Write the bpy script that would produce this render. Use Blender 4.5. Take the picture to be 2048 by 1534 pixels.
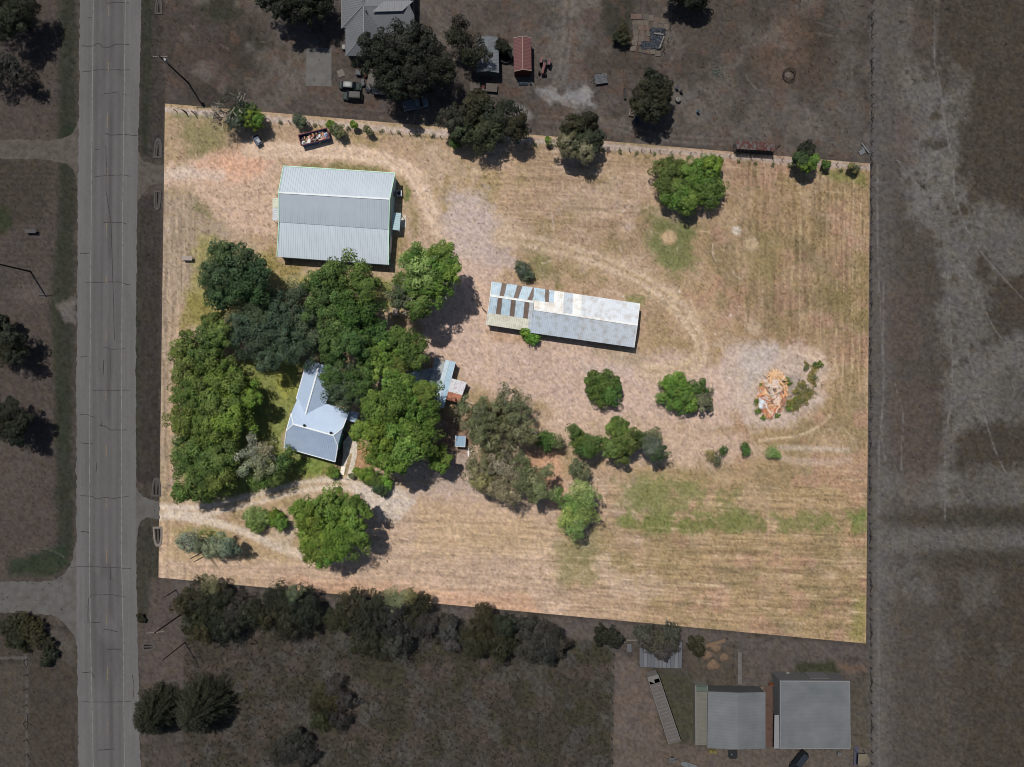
import bpy, math, random
import numpy as np
from mathutils import Vector, Matrix
from mathutils.geometry import tessellate_polygon

for o in list(bpy.data.objects): bpy.data.objects.remove(o)
SC = bpy.context.scene
COL = SC.collection
R = math.radians
S = 0.11            # metres per photo pixel on the ground
H = 150.0           # flying height of the camera
# ------------------------------------------------------------------ camera, sky, sun, exposure
cam = bpy.data.cameras.new('camera'); cam.sensor_fit = 'HORIZONTAL'
cam.angle = 2*math.atan(1024*S/H); cam.clip_start = 1; cam.clip_end = 9000
co = bpy.data.objects.new('camera', cam); co.location = (0, 0, H); COL.objects.link(co); SC.camera = co
SUN_EL, SUN_X, SUN_Y = 62.5, -0.53, 0.85          # the sun stands up and to the left of the picture
W = bpy.data.worlds.new('World'); SC.world = W; W.use_nodes = True
nt = W.node_tree; nt.nodes.clear()
sky = nt.nodes.new('ShaderNodeTexSky'); sky.sky_type = 'NISHITA'; sky.sun_disc = False
sky.sun_elevation = R(SUN_EL); sky.sun_rotation = math.atan2(SUN_X, SUN_Y)
bg = nt.nodes.new('ShaderNodeBackground'); bg.inputs[1].default_value = 0.062
wo = nt.nodes.new('ShaderNodeOutputWorld')
nt.links.new(sky.outputs[0], bg.inputs[0]); nt.links.new(bg.outputs[0], wo.inputs[0])
sl = bpy.data.lights.new('sun', 'SUN'); sl.energy = 3.8; sl.angle = R(0.53); sl.color = (1.0, 0.96, 0.90)
so = bpy.data.objects.new('sun', sl); COL.objects.link(so)
ce = math.cos(R(SUN_EL)); hn = math.hypot(SUN_X, SUN_Y)
so.rotation_euler = Vector((-SUN_X/hn*ce, -SUN_Y/hn*ce, -math.sin(R(SUN_EL)))).to_track_quat('-Z', 'Y').to_euler()
SC.view_settings.view_transform = 'Standard'; SC.view_settings.look = 'None'
SC.view_settings.exposure = 0.0; SC.view_settings.gamma = 1.0; SC.view_settings.use_curve_mapping = False
SC.render.engine = 'CYCLES'
SC.cycles.filter_width = 1.0; SC.cycles.max_bounces = 5; SC.cycles.transparent_max_bounces = 4

# ------------------------------------------------------------------ helpers
def G(px, py, z=0.0): return Vector(((px-1024)*S, (767-py)*S, z))
def P(px, py, z=0.0):
    k = 1 - z/H
    return Vector(((px-1024)*S*k, (767-py)*S*k, z))
def lin(c):
    c = np.asarray(c, dtype=float)/255.0
    return np.where(c <= .04045, c/12.92, ((c+.055)/1.055)**2.4)
ORG = {}
def tag(o, label=None, cat=None, group=None, kind=None):
    if label: o['label'] = label
    if cat: o['category'] = cat
    if group: o['group'] = group
    if kind: o['kind'] = kind
    return o
def thing(name, loc, label, cat, group=None, rz=0.0):
    o = bpy.data.objects.new(name, None); COL.objects.link(o); o.location = loc; o.rotation_euler = (0, 0, rz)
    o.empty_display_size = 0.5
    return tag(o, label, cat, group)
MATS = {}
def mat(key, rgb, rough=0.8, metal=0.0, var=0.15, scale=2.0, stretch=(1, 1, 1), spec=0.3, rgb2=None, thr=0.5, soft=0.15, srgb=True, attr=False, bump=0.0, s2=None):
    """principled surface with noise wear; rgb2 = a second colour that shows in patches"""
    if key in MATS: return MATS[key]
    m = bpy.data.materials.new(key); m.use_nodes = True; n = m.node_tree.nodes; L = m.node_tree.links
    p = n['Principled BSDF']; p.inputs['Roughness'].default_value = rough; p.inputs['Metallic'].default_value = metal
    p.inputs['Specular IOR Level'].default_value = spec
    c = lin(rgb) if srgb else np.array(rgb)
    tc = n.new('ShaderNodeTexCoord'); mp = n.new('ShaderNodeMapping'); mp.inputs['Scale'].default_value = stretch
    L.new(tc.outputs['Object'], mp.inputs['Vector'])
    nz = n.new('ShaderNodeTexNoise'); nz.inputs['Scale'].default_value = scale; nz.inputs['Detail'].default_value = 6; nz.inputs['Roughness'].default_value = 0.65
    L.new(mp.outputs[0], nz.inputs['Vector'])
    mr = n.new('ShaderNodeMapRange'); mr.inputs[1].default_value = .25; mr.inputs[2].default_value = .75
    mr.inputs[3].default_value = 1-var; mr.inputs[4].default_value = 1+var
    L.new(nz.outputs[0], mr.inputs[0])
    mx = n.new('ShaderNodeVectorMath'); mx.operation = 'SCALE'
    if attr:
        at = n.new('ShaderNodeAttribute'); at.attribute_name = 'Col'; src = at.outputs[0]
    else:
        rg = n.new('ShaderNodeRGB'); rg.outputs[0].default_value = (*c, 1); src = rg.outputs[0]
    if rgb2 is not None:
        c2 = lin(rgb2) if srgb else np.array(rgb2)
        n2 = n.new('ShaderNodeTexNoise'); n2.inputs['Scale'].default_value = s2 or scale*.6; n2.inputs['Detail'].default_value = 5
        L.new(tc.outputs['Object'], n2.inputs['Vector'])
        m2 = n.new('ShaderNodeMapRange'); m2.inputs[1].default_value = thr-soft; m2.inputs[2].default_value = thr+soft
        L.new(n2.outputs[0], m2.inputs[0])
        mm = n.new('ShaderNodeMix'); mm.data_type = 'RGBA'
        L.new(m2.outputs[0], mm.inputs[0]); L.new(src, mm.inputs[6]); mm.inputs[7].default_value = (*c2, 1); src = mm.outputs[2]
    L.new(src, mx.inputs[0]); L.new(mr.outputs[0], mx.inputs['Scale'])
    L.new(mx.outputs[0], p.inputs['Base Color'])
    if bump:
        b = n.new('ShaderNodeBump'); b.inputs['Strength'].default_value = bump; b.inputs['Distance'].default_value = .1
        L.new(nz.outputs[0], b.inputs['Height']); L.new(b.outputs[0], p.inputs['Normal'])
    MATS[key] = m
    return m
def glass(key='window_glass'):
    return mat(key, (22, 28, 34), rough=.12, var=.1, spec=.5)

class MB:
    def __init__(s): s.v = []; s.f = []
    def add(s, vs, fs):
        b = len(s.v); s.v += [tuple(v) for v in vs]; s.f += [tuple(i+b for i in f) for f in fs]; return s
    def box(s, c, d, rz=0.0, M=None):
        x, y, z = [k/2 for k in d]
        vs = [Vector((i*x, j*y, k*z)) for k in (-1, 1) for j in (-1, 1) for i in (-1, 1)]
        if M is not None: vs = [M @ v for v in vs]
        elif rz:
            q = Matrix.Rotation(rz, 3, 'Z'); vs = [q @ v for v in vs]
        c = Vector(c)
        return s.add([v+c for v in vs], [(0, 2, 3, 1), (4, 5, 7, 6), (0, 1, 5, 4), (2, 6, 7, 3), (0, 4, 6, 2), (1, 3, 7, 5)])
    def bar(s, a, b, w, h=None):
        a = Vector(a); b = Vector(b); d = b-a; L = d.length
        if L < 1e-6: return s
        q = d.to_track_quat('X', 'Z').to_matrix()
        return s.box((a+b)/2, (L, w, h or w), M=q)
    def cyl(s, a, b, r0, r1=None, n=10, cap=True):
        a = Vector(a); b = Vector(b); r1 = r0 if r1 is None else r1
        d = (b-a).normalized(); u = d.orthogonal().normalized(); w = d.cross(u)
        vs = []
        for (c, r) in ((a, r0), (b, r1)):
            for i in range(n):
                t = 2*math.pi*i/n; vs.append(c+u*math.cos(t)*r+w*math.sin(t)*r)
        fs = [(i, (i+1) % n, n+(i+1) % n, n+i) for i in range(n)]
        if cap: fs += [tuple(range(n-1, -1, -1)), tuple(range(n, 2*n))]
        return s.add(vs, fs)
    def prism(s, poly, z0, z1):
        n = len(poly)
        vs = [(p[0], p[1], z0) for p in poly]+[(p[0], p[1], z1) for p in poly]
        return s.add(vs, [(i, (i+1) % n, n+(i+1) % n, n+i) for i in range(n)]+[tuple(range(n-1, -1, -1)), tuple(range(n, 2*n))])
    def slab(s, pts, t=.06):
        """flat polygon with thickness t downwards (along its normal)"""
        pts = [Vector(p) for p in pts]; n = len(pts)
        nor = (pts[1]-pts[0]).cross(pts[-1]-pts[0]).normalized()
        if nor.z < 0: nor = -nor
        vs = pts+[p-nor*t for p in pts]
        return s.add(vs, [tuple(range(n)), tuple(range(2*n-1, n-1, -1))]+[(i, n+i, n+(i+1) % n, (i+1) % n) for i in range(n)])
    def ring(s, c, r0, r1, z0, z1, n=20):
        c = Vector(c); vs = []
        for r, z in ((r0, z0), (r1, z0), (r1, z1), (r0, z1)):
            for i in range(n):
                t = 2*math.pi*i/n; vs.append((c.x+r*math.cos(t), c.y+r*math.sin(t), z))
        fs = []
        for k in range(4):
            for i in range(n):
                j = (i+1) % n; k2 = (k+1) % 4
                fs.append((k*n+i, k*n+j, k2*n+j, k2*n+i))
        return s.add(vs, fs)
    def build(s, name, m, parent=None, world=False, smooth=False):
        me = bpy.data.meshes.new(name)
        off = Vector((0, 0, 0))
        if world and parent is not None:
            r = parent
            while r.parent is not None: r = r.parent
            off = Vector(r.location)
        me.from_pydata([(v[0]-off.x, v[1]-off.y, v[2]-off.z) for v in s.v], [], s.f)
        import bmesh
        bm = bmesh.new(); bm.from_mesh(me); bmesh.ops.recalc_face_normals(bm, faces=bm.faces); bm.to_mesh(me); bm.free()
        me.materials.append(m)
        if smooth: me.polygons.foreach_set('use_smooth', [True]*len(me.polygons))
        o = bpy.data.objects.new(name, me); COL.objects.link(o)
        if parent is not None: o.parent = parent
        return o
def copy_tree(o, parent=None):
    c = o.copy(); COL.objects.link(c)
    if parent is not None: c.parent = parent
    for ch in [x for x in bpy.data.objects if x.parent == o]: copy_tree(ch, c)
    return c
def big_mesh(name, verts, quads, m, cols=None, parent=None, smooth=False):
    me = bpy.data.meshes.new(name)
    n, k = len(verts), quads.shape[1]
    me.vertices.add(n); me.vertices.foreach_set('co', np.ascontiguousarray(verts, dtype=np.float32).ravel())
    me.loops.add(quads.size); me.loops.foreach_set('vertex_index', np.ascontiguousarray(quads, dtype=np.int32).ravel())
    me.polygons.add(len(quads)); me.polygons.foreach_set('loop_start', np.arange(0, quads.size, k, dtype=np.int32))
    me.update(calc_edges=True)
    if cols is not None:
        a = me.color_attributes.new('Col', 'FLOAT_COLOR', 'POINT')
        a.data.foreach_set('color', np.concatenate([cols, np.ones((n, 1))], 1).astype(np.float32).ravel())
    if smooth: me.polygons.foreach_set('use_smooth', np.ones(len(quads), dtype=bool))
    me.materials.append(m)
    o = bpy.data.objects.new(name, me); COL.objects.link(o)
    if parent is not None: o.parent = parent
    return o

# ------------------------------------------------------------------ ground colours (worked out over the plan, in photo pixels)
def hsh(ix, iy, seed):
    h = (ix.astype(np.int64)*374761393+iy.astype(np.int64)*668265263+seed*1442695041) & 0xffffffff
    h = ((h ^ (h >> 13))*1274126177) & 0xffffffff
    h = ((h ^ (h >> 16))*2246822519) & 0xffffffff
    return ((h ^ (h >> 15)) & 0xffffff)/16777215.0
def vn(x, y, seed):
    ix = np.floor(x); iy = np.floor(y); fx = x-ix; fy = y-iy
    fx = fx*fx*(3-2*fx); fy = fy*fy*(3-2*fy)
    a = hsh(ix, iy, seed); b = hsh(ix+1, iy, seed); c = hsh(ix, iy+1, seed); d = hsh(ix+1, iy+1, seed)
    return (a*(1-fx)+b*fx)*(1-fy)+(c*(1-fx)+d*fx)*fy
def fbm(x, y, sc, seed, octv=4, gain=.5):
    t = 0; amp = 1; tot = 0
    for i in range(octv):
        t = t+amp*vn(x/sc*2**i+17.3*i, y/sc*2**i-9.1*i, seed+i*7); tot += amp; amp *= gain
    return t/tot
def sstep(a, b, x):
    t = np.clip((x-a)/(b-a), 0, 1); return t*t*(3-2*t)
class Paint:
    def __init__(s, X, Y, seed):
        s.X, s.Y = X, Y; s.C = np.zeros((len(X), 3)); s.seed = seed
        s.n1 = fbm(X, Y, 60, seed+1); s.n2 = fbm(X, Y, 18, seed+2); s.n3 = fbm(X, Y, 6, seed+3, 2)
    def fill(s, c): s.C[:] = lin(c)
    def mix(s, m, c, idx=None):
        c = lin(c)
        if idx is None: s.C += (c-s.C)*m[:, None]
        else: s.C[idx] += (c-s.C[idx])*m[:, None]
    def mul(s, m): s.C *= m[:, None]
    def box(s, x0, y0, x1, y1):
        return np.nonzero((s.X > x0) & (s.X < x1) & (s.Y > y0) & (s.Y < y1))[0]
    def poly(s, pts, c, soft=10, rough=14, a=1.0, patch=None):
        pts = np.array(pts, float); mg = soft+rough+4
        i = s.box(pts[:, 0].min()-mg, pts[:, 1].min()-mg, pts[:, 0].max()+mg, pts[:, 1].max()+mg)
        if not len(i): return
        x, y = s.X[i], s.Y[i]; d = np.full(len(i), 1e9); ins = np.zeros(len(i), bool)
        for k in range(len(pts)):
            (x0, y0), (x1, y1) = pts[k], pts[(k+1) % len(pts)]
            dx, dy = x1-x0, y1-y0; t = np.clip(((x-x0)*dx+(y-y0)*dy)/(dx*dx+dy*dy+1e-9), 0, 1)
            d = np.minimum(d, np.hypot(x-x0-t*dx, y-y0-t*dy))
            if dy != 0: ins ^= ((y0 > y) != (y1 > y)) & (x < dx*(y-y0)/dy+x0)
        sd = np.where(ins, d, -d)+rough*2*(s.n2[i]-.5)+rough*(s.n3[i]-.5)
        m = sstep(-soft, soft, sd)*a
        if patch: m = m*sstep(patch-.09, patch+.09, s.n1[i]*.4+s.n2[i]*.4+s.n3[i]*.2)
        s.mix(m, c, i)
    def blob(s, x, y, rx, ry, c, soft=.35, a=1.0, rough=.5, patch=None):
        mg = 1.8
        i = s.box(x-rx*mg, y-ry*mg, x+rx*mg, y+ry*mg)
        if not len(i): return
        d = np.hypot((s.X[i]-x)/rx, (s.Y[i]-y)/ry)+rough*(s.n2[i]-.5)+rough*.5*(s.n3[i]-.5)
        m = (1-sstep(1-soft, 1+soft, d))*a
        if patch: m = m*sstep(patch-.09, patch+.09, s.n1[i]*.4+s.n2[i]*.4+s.n3[i]*.2)
        s.mix(m, c, i)
    def line(s, pts, w, c, a=1.0, soft=None, rough=2.0, off=0.0, brk=0.0):
        pts = smooth_line(pts); soft = soft or w*.6; mg = w+soft+rough+abs(off)+3
        i = s.box(pts[:, 0].min()-mg, pts[:, 1].min()-mg, pts[:, 0].max()+mg, pts[:, 1].max()+mg)
        if not len(i): return
        x, y = s.X[i], s.Y[i]; d = np.full(len(i), 1e9)
        for k in range(len(pts)-1):
            x0, y0 = pts[k]; x1, y1 = pts[k+1]; dx, dy = x1-x0, y1-y0; L = math.hypot(dx, dy)+1e-9
            x0, y0 = x0-dy/L*off, y0+dx/L*off
            t = np.clip(((x-x0)*dx+(y-y0)*dy)/(L*L), 0, 1)
            d = np.minimum(d, np.hypot(x-x0-t*dx, y-y0-t*dy))
        d = d+rough*2*(s.n3[i]-.5)+rough*(s.n2[i]-.5)
        m = (1-sstep(w/2-soft*.5, w/2+soft*.5, d))*a
        if brk: m = m*(1-brk*sstep(.45, .6, s.n2[i]))
        s.mix(m, c, i)
def smooth_line(p, sub=4):
    p = np.array(p, float)
    if len(p) < 3: return p
    out = []
    for k in range(len(p)-1):
        p0 = p[max(k-1, 0)]; p1 = p[k]; p2 = p[k+1]; p3 = p[min(k+2, len(p)-1)]
        for t in np.linspace(0, 1, sub, endpoint=False):
            out.append(.5*((2*p1)+(-p0+p2)*t+(2*p0-5*p1+4*p2-p3)*t*t+(-p0+3*p1-3*p2+p3)*t**3))
    out.append(p[-1]); return np.array(out)

LOT = np.array([(330, 207), (1740, 327), (1732, 1287), (317, 1155)], float)
def in_lot(X, Y, mg=0):
    x0 = 330+(Y-207)*(317-330)/948.; x1 = 1740+(Y-327)*(-8)/960.
    y0 = 207+(X-330)*120/1410.; y1 = 1155+(X-317)*132/1415.
    return (X > x0+mg) & (X < x1-mg) & (Y > y0+mg) & (Y < y1-mg)

def lot_color(X, Y):
    p = Paint(X, Y, 11); n1, n2, n3 = p.n1, p.n2, p.n3
    n0 = fbm(X, Y, 200, 91, 3)
    p.fill((178, 146, 112))
    p.mix(sstep(.38, .62, n1*.5+n0*.5), (168, 141, 98))
    p.mix(sstep(.5, .68, n2*.5+n1*.5)*.6, (146, 126, 82))
    p.mix(sstep(.52, .66, fbm(X, Y, 45, 77, 3))*.55, (190, 161, 132))
    east = sstep(1240, 1420, X+60*(n1-.5)); p.mix(east*.55, (164, 133, 90))
    p.mix(east*sstep(.5, .64, fbm(X, Y, 50, 31, 3))*.6, (140, 120, 80))
    p.mix(east*sstep(.55, .68, fbm(X, Y, 40, 35, 3))*.5, (176, 132, 104))
    # western strip along the road
    p.poly([(300, 370), (400, 380), (470, 470), (395, 560), (350, 640), (330, 1000), (300, 1000)], (160, 138, 112), 18, 14, .8)
    p.poly([(330, 212), (560, 232), (560, 300), (420, 330), (330, 330)], (172, 142, 108), 14, 14, .8)
    # south west hay ground, pinker
    p.poly([(330, 1060), (600, 1120), (760, 1010), (930, 960), (1110, 1010), (1130, 1240), (700, 1190), (317, 1155)], (192, 160, 130), 26, 22, .85)
    p.poly([(830, 1000), (1090, 1040), (1110, 1110), (830, 1110)], (190, 158, 112), 24, 22, .55)
    p.poly([(560, 1150), (1060, 1190), (1090, 1240), (600, 1196)], (200, 152, 116), 14, 12, .6)
    # mowing rows
    p.C *= 1
    yy = Y+.035*(1024-X); q = np.sin(2*np.pi*(yy+5*(n1-.5))/15.0)*.5+np.sin(2*np.pi*(yy)/38.0+3*n0)*.5
    hz = sstep(1080, 1180, X+40*n1)*sstep(930, 1000, Y)+sstep(980, 1060, Y)*(1-sstep(1080, 1180, X))*.7+sstep(900, 960, X)*(1-sstep(1250, 1330, X))*(1-sstep(440, 520, Y))*.7
    rown = fbm(X/14, yy, 3.6, 51, 3, .7)
    p.mul(1+np.clip(hz, 0, 1)*(.07*q+1.0*(rown-.5)))
    vz = sstep(1440, 1520, X+30*n1)*(1-sstep(760, 860, Y))+(1-sstep(380, 420, X))*sstep(350, 420, Y)
    xq = X-.01*(Y-700); qv = np.sin(2*np.pi*(xq+3*(n1-.5))/16.0)
    coln = fbm(xq, Y/14, 3.6, 52, 3, .7)
    p.mul(1+np.clip(vz, 0, 1)*(.06*qv+.85*(coln-.5)))
    for xr in (1602, 1645, 1676, 1690, 1708, 1722):
        p.line([(xr, 350), (xr-2, 560), (xr-4, 760)], 2.2, (205, 178, 130), .55, brk=.7)
    # green flushes
    g = (112, 118, 62)
    p.poly([(1295, 415), (1385, 425), (1390, 540), (1330, 545), (1300, 500)], g, 16, 16, .85)
    p.poly([(1235, 960), (1330, 945), (1470, 970), (1490, 1045), (1340, 1060), (1240, 1045)], (122, 126, 66), 22, 26, .7, patch=.42)
    p.poly([(1260, 950), (1320, 950), (1325, 1010), (1270, 1010)], (124, 124, 68), 14, 14, .6)
    p.poly([(1240, 1030), (1470, 1028), (1735, 1022), (1735, 1062), (1480, 1062), (1240, 1058)], (116, 120, 58), 10, 12, .75, patch=.43)
    p.poly([(1690, 1020), (1735, 1022), (1735, 1052), (1700, 1050)], (110, 122, 55), 8, 8, .8)
    p.poly([(1110, 1090), (1190, 1060), (1200, 1160), (1120, 1170)], (132, 126, 78), 16, 18, .6, patch=.45)
    p.poly([(1640, 340), (1730, 350), (1730, 372), (1650, 356)], (138, 138, 68), 8, 8, .7)
    p.poly([(1500, 480), (1560, 470), (1570, 540), (1540, 580), (1500, 560)], (142, 128, 74), 20, 18, .5)
    p.poly([(1640, 560), (1730, 500), (1735, 640), (1660, 700)], (146, 128, 76), 22, 20, .5, patch=.48)
    p.poly([(1710, 1200), (1732, 1190), (1732, 1285), (1700, 1280)], (140, 132, 66), 10, 10, .7)
    p.poly([(1030, 470), (1090, 500), (1120, 570), (1060, 565), (1060, 520)], (130, 122, 74), 12, 14, .7, patch=.45)
    p.poly([(1250, 590), (1300, 585), (1290, 610), (1250, 612)], (124, 124, 66), 8, 8, .8)
    p.poly([(360, 230), (470, 250), (440, 305), (390, 325), (360, 280)], (128, 120, 72), 14, 16, .75, patch=.42)
    p.poly([(340, 222), (430, 226), (430, 240), (340, 236)], (122, 122, 72), 5, 5, .7)
    p.poly([(600, 325), (760, 332), (760, 345), (600, 336)], (132, 122, 72), 4, 5, .8, patch=.42)
    p.poly([(812, 372), (822, 380), (818, 402), (810, 404)], (112, 122, 58), 3, 3, .9)
    p.poly([(820, 400), (838, 420), (838, 470), (824, 480)], (142, 124, 78), 6, 8, .7)
    p.poly([(345, 1060), (420, 1050), (470, 1080), (440, 1098), (380, 1090)], (104, 122, 52), 8, 8, .85)
    p.poly([(335, 1040), (420, 1050), (520, 1085), (600, 1125), (420, 1120), (330, 1120)], (176, 148, 98), 12, 12, .6)
    # lawn round the house
    lw = (130, 136, 62)
    p.poly([(520, 700), (600, 680), (600, 800), (562, 880), (575, 905), (690, 935), (690, 955), (640, 962), (560, 985), (430, 1000), (380, 1000), (350, 900), (420, 760)], lw, 10, 10, .95)
    p.poly([(545, 955), (640, 925), (672, 945), (600, 975)], (140, 132, 62), 12, 10, .8)
    p.poly([(600, 905), (650, 925), (640, 950), (590, 945)], (118, 142, 54), 10, 8, .7)
    p.poly([(540, 740), (600, 720), (590, 790), (565, 800)], (158, 154, 60), 10, 8, .7)
    p.poly([(400, 470), (545, 515), (560, 540), (790, 560), (800, 620), (500, 640), (380, 650), (370, 600)], (156, 144, 80), 14, 14, .9)
    p.poly([(380, 590), (430, 585), (430, 640), (360, 660)], (142, 130, 60), 8, 8, .8)
    p.poly([(390, 390), (450, 420), (420, 440), (385, 420)], (124, 116, 72), 8, 8, .7)
    p.poly([(540, 480), (560, 520), (610, 535), (560, 560), (530, 530)], (148, 130, 66), 8, 8, .8)
    # bare dirt of the drives and the yard
    d = (198, 164, 134)
    p.poly([(326, 335), (420, 312), (520, 305), (560, 330), (556, 470), (470, 460), (420, 420), (380, 378), (326, 372)], d, 12, 12, .95)
    p.poly([(390, 335), (435, 308), (522, 302), (535, 340), (475, 362), (415, 358)], (214, 160, 124), 18, 16, .75)
    p.line([(320, 350), (380, 345), (440, 350)], 22, (206, 184, 160), .6, 12, 4)
    p.line([(500, 300), (600, 302), (690, 306), (770, 318), (825, 352), (852, 400), (880, 460), (930, 510), (965, 580), (980, 680)], 34, (206, 174, 142), .9, 16, 5)
    for of in (-8, 8): p.line([(560, 300), (690, 306), (770, 318), (825, 352), (852, 400), (880, 460), (930, 510)], 6, (220, 190, 160), .6, 5, 3, off=of, brk=.3)
    p.line([(640, 292), (720, 300), (800, 318), (845, 350)], 7, (214, 180, 146), .8, 6, 3)
    p.line([(830, 270), (880, 330), (878, 420), (890, 500)], 10, (190, 160, 130), .5, 9, 3, off=0)
    p.poly([(905, 375), (960, 380), (1000, 440), (1030, 530), (960, 550), (900, 500), (890, 430)], (190, 166, 150), 18, 18, .9)
    p.poly([(960, 490), (1020, 500), (1020, 530), (965, 535)], (186, 160, 142), 6, 6, .7)
    p.poly([(850, 620), (930, 520), (1000, 540), (970, 660), (1060, 670), (1270, 700), (1400, 720), (1490, 760), (1460, 850), (1300, 850), (1130, 850), (1080, 800), (930, 770), (900, 720), (840, 720)], (198, 166, 142), 18, 18, .95)
    p.poly([(1040, 700), (1160, 710), (1200, 760), (1120, 800), (1060, 760)], (188, 158, 136), 18, 18, .5, patch=.5)
    p.poly([(1150, 720), (1300, 735), (1330, 760), (1180, 760)], (194, 168, 148), 14, 14, .7)
    p.poly([(1180, 680), (1270, 700), (1300, 740), (1200, 720)], (150, 134, 96), 10, 12, .6, patch=.45)
    p.poly([(970, 660), (1050, 672), (1060, 690), (980, 680)], (180, 140, 100), 6, 7, .6)
    p.poly([(1060, 830), (1300, 830), (1480, 870), (1520, 900), (1430, 930), (1240, 930), (1090, 880)], (196, 164, 136), 20, 20, .8)
    p.poly([(1050, 900), (1120, 890), (1130, 1000), (1100, 1010), (1060, 960)], (200, 150, 112), 12, 12, .8)
    # haul track round the long shed
    tr = [(1000, 478), (1060, 483), (1130, 500), (1200, 520), (1270, 552), (1340, 595), (1380, 645), (1402, 690), (1395, 720), (1350, 740), (1290, 742)]
    p.line(tr, 36, (192, 162, 126), .75, 24, 7)
    for of in (-9, 9): p.line(tr, 8, (206, 178, 142), .7, 8, 3.5, off=of, brk=.4)
    p.line(tr, 4, (160, 136, 92), .5, 4, 2, brk=.4)
    for of in (-1, 18): p.line([(1380, 600), (1400, 650), (1415, 700), (1425, 760)], 4, (202, 172, 134), .5, 4, 2, off=of, brk=.4)
    p.line([(1280, 585), (1340, 620), (1390, 680)], 4, (202, 174, 134), .5, 4, 2)
    p.line([(955, 560), (965, 640), (975, 720), (985, 780)], 16, (206, 172, 142), .6, 12, 4)
    # ring of bare soil about the clump of trees
    p.blob(1372, 370, 86, 72, (192, 158, 126), .3, .8, .4)
    for (x, y, r, c) in ((1337, 475, 15, (198, 164, 120)), (1473, 460, 9, (214, 196, 170)), (1503, 487, 14, (196, 168, 128)), (1509, 655, 15, (190, 162, 126)), (1260, 452, 10, (192, 164, 140))):
        p.blob(x, y, r, r, c, .35, .95, .4)
    # burn / dump ground in the east
    p.poly([(1440, 690), (1520, 680), (1600, 690), (1655, 720), (1645, 800), (1590, 845), (1520, 860), (1470, 830), (1450, 760)], (196, 170, 148), 16, 16, .9)
    p.poly([(1480, 700), (1560, 690), (1540, 740), (1500, 790), (1485, 760)], (190, 172, 156), 12, 12, .8)
    p.poly([(1580, 690), (1640, 700), (1650, 730), (1600, 715)], (212, 180, 148), 10, 8, .7)
    p.poly([(1560, 760), (1600, 745), (1590, 800), (1560, 820)], (150, 136, 116), 10, 10, .7)
    p.line([(1560, 895), (1620, 897), (1695, 899)], 10, (198, 176, 152), .6, 9, 3.5)
    p.line([(1560, 915), (1620, 925), (1700, 920)], 14, (196, 168, 142), .5, 10, 3)
    p.line([(1520, 880), (1600, 870), (1640, 850), (1660, 830)], 5, (206, 178, 138), .6, 4, 2)
    for (x, y) in ((1638, 872), (1662, 872), (1690, 868), (1700, 880)):
        p.line([(x-22, y+12), (x-8, y-14), (x+8, y), (x+14, y+16)], 3, (206, 178, 140), .32, 4, 3)
    # gravel drive of the house
    gv = (208, 184, 158)
    p.poly([(300, 1005), (380, 1008), (440, 1022), (400, 1042), (300, 1038)], gv, 8, 8, .95)
    main = [(318, 1022), (400, 1022), (470, 1008), (540, 990), (610, 972), (680, 968), (740, 985), (790, 1005)]
    p.line(main, 28, (192, 164, 130), .8, 16, 4)
    for of in (-8, 8): p.line(main, 8, (212, 190, 164), .85, 6, 2, off=of, brk=.2)
    p.line([(340, 1028), (430, 1045), (500, 1068), (560, 1095), (610, 1112)], 16, (208, 186, 158), .9, 9, 3)
    p.line([(560, 1100), (620, 1115), (680, 1125)], 12, (206, 178, 148), .6, 9, 3)
    p.poly([(700, 970), (770, 975), (810, 975), (828, 1000), (800, 1040), (765, 1045), (735, 1010)], (206, 186, 164), 8, 8, .95)
    p.poly([(520, 1085), (580, 1100), (590, 1060), (560, 1050)], (196, 172, 144), 10, 8, .6)
    p.poly([(700, 880), (740, 900), (750, 935), (712, 940)], (188, 142, 98), 6, 5, .9)
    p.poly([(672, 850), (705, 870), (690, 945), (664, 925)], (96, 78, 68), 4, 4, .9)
    # browner and paler ground below the big trees by the yard
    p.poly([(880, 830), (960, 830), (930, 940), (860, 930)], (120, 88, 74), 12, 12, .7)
    p.poly([(780, 940), (930, 900), (1000, 960), (960, 1000), (830, 990)], (180, 156, 138), 12, 12, .7)
    # fence line along the north
    p.line([(330, 219), (560, 240), (900, 268), (1060, 281), (1400, 308), (1740, 336)], 11, (188, 166, 148), .85, 8, 4)
    p.line([(340, 234), (560, 254), (900, 280)], 5, (150, 130, 96), .5, 5, 3)
    p.mul(1-.17*sstep(1420, 1520, X+40*(n1-.5))*(1-sstep(640, 760, Y+40*(n2-.5)))*(Y < 1e9)-.13*sstep(1000, 1080, X+50*(n1-.5))*(1-sstep(1420, 1500, X))*(1-sstep(470, 560, Y+.0*X+40*(n2-.5))))
    r = np.random.default_rng(7)
    for _ in range(90):
        x, y = r.uniform(400, 560), r.uniform(360, 500); p.blob(x, y, r.uniform(1.5, 3.5), r.uniform(1.2, 2.6), (138, 112, 84), .5, .7, .6)
    for _ in range(160):
        x, y = r.uniform(860, 1480), r.uniform(560, 900); p.blob(x, y, r.uniform(1.2, 3.2), r.uniform(1.2, 2.6), (140, 118, 96) if r.random() < .7 else (222, 204, 184), .5, .65, .6)
    for _ in range(60):
        x, y = r.uniform(700, 830), r.uniform(975, 1045); p.blob(x, y, r.uniform(1., 2.2), r.uniform(1., 2.), (140, 120, 100), .5, .6, .6)
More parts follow.
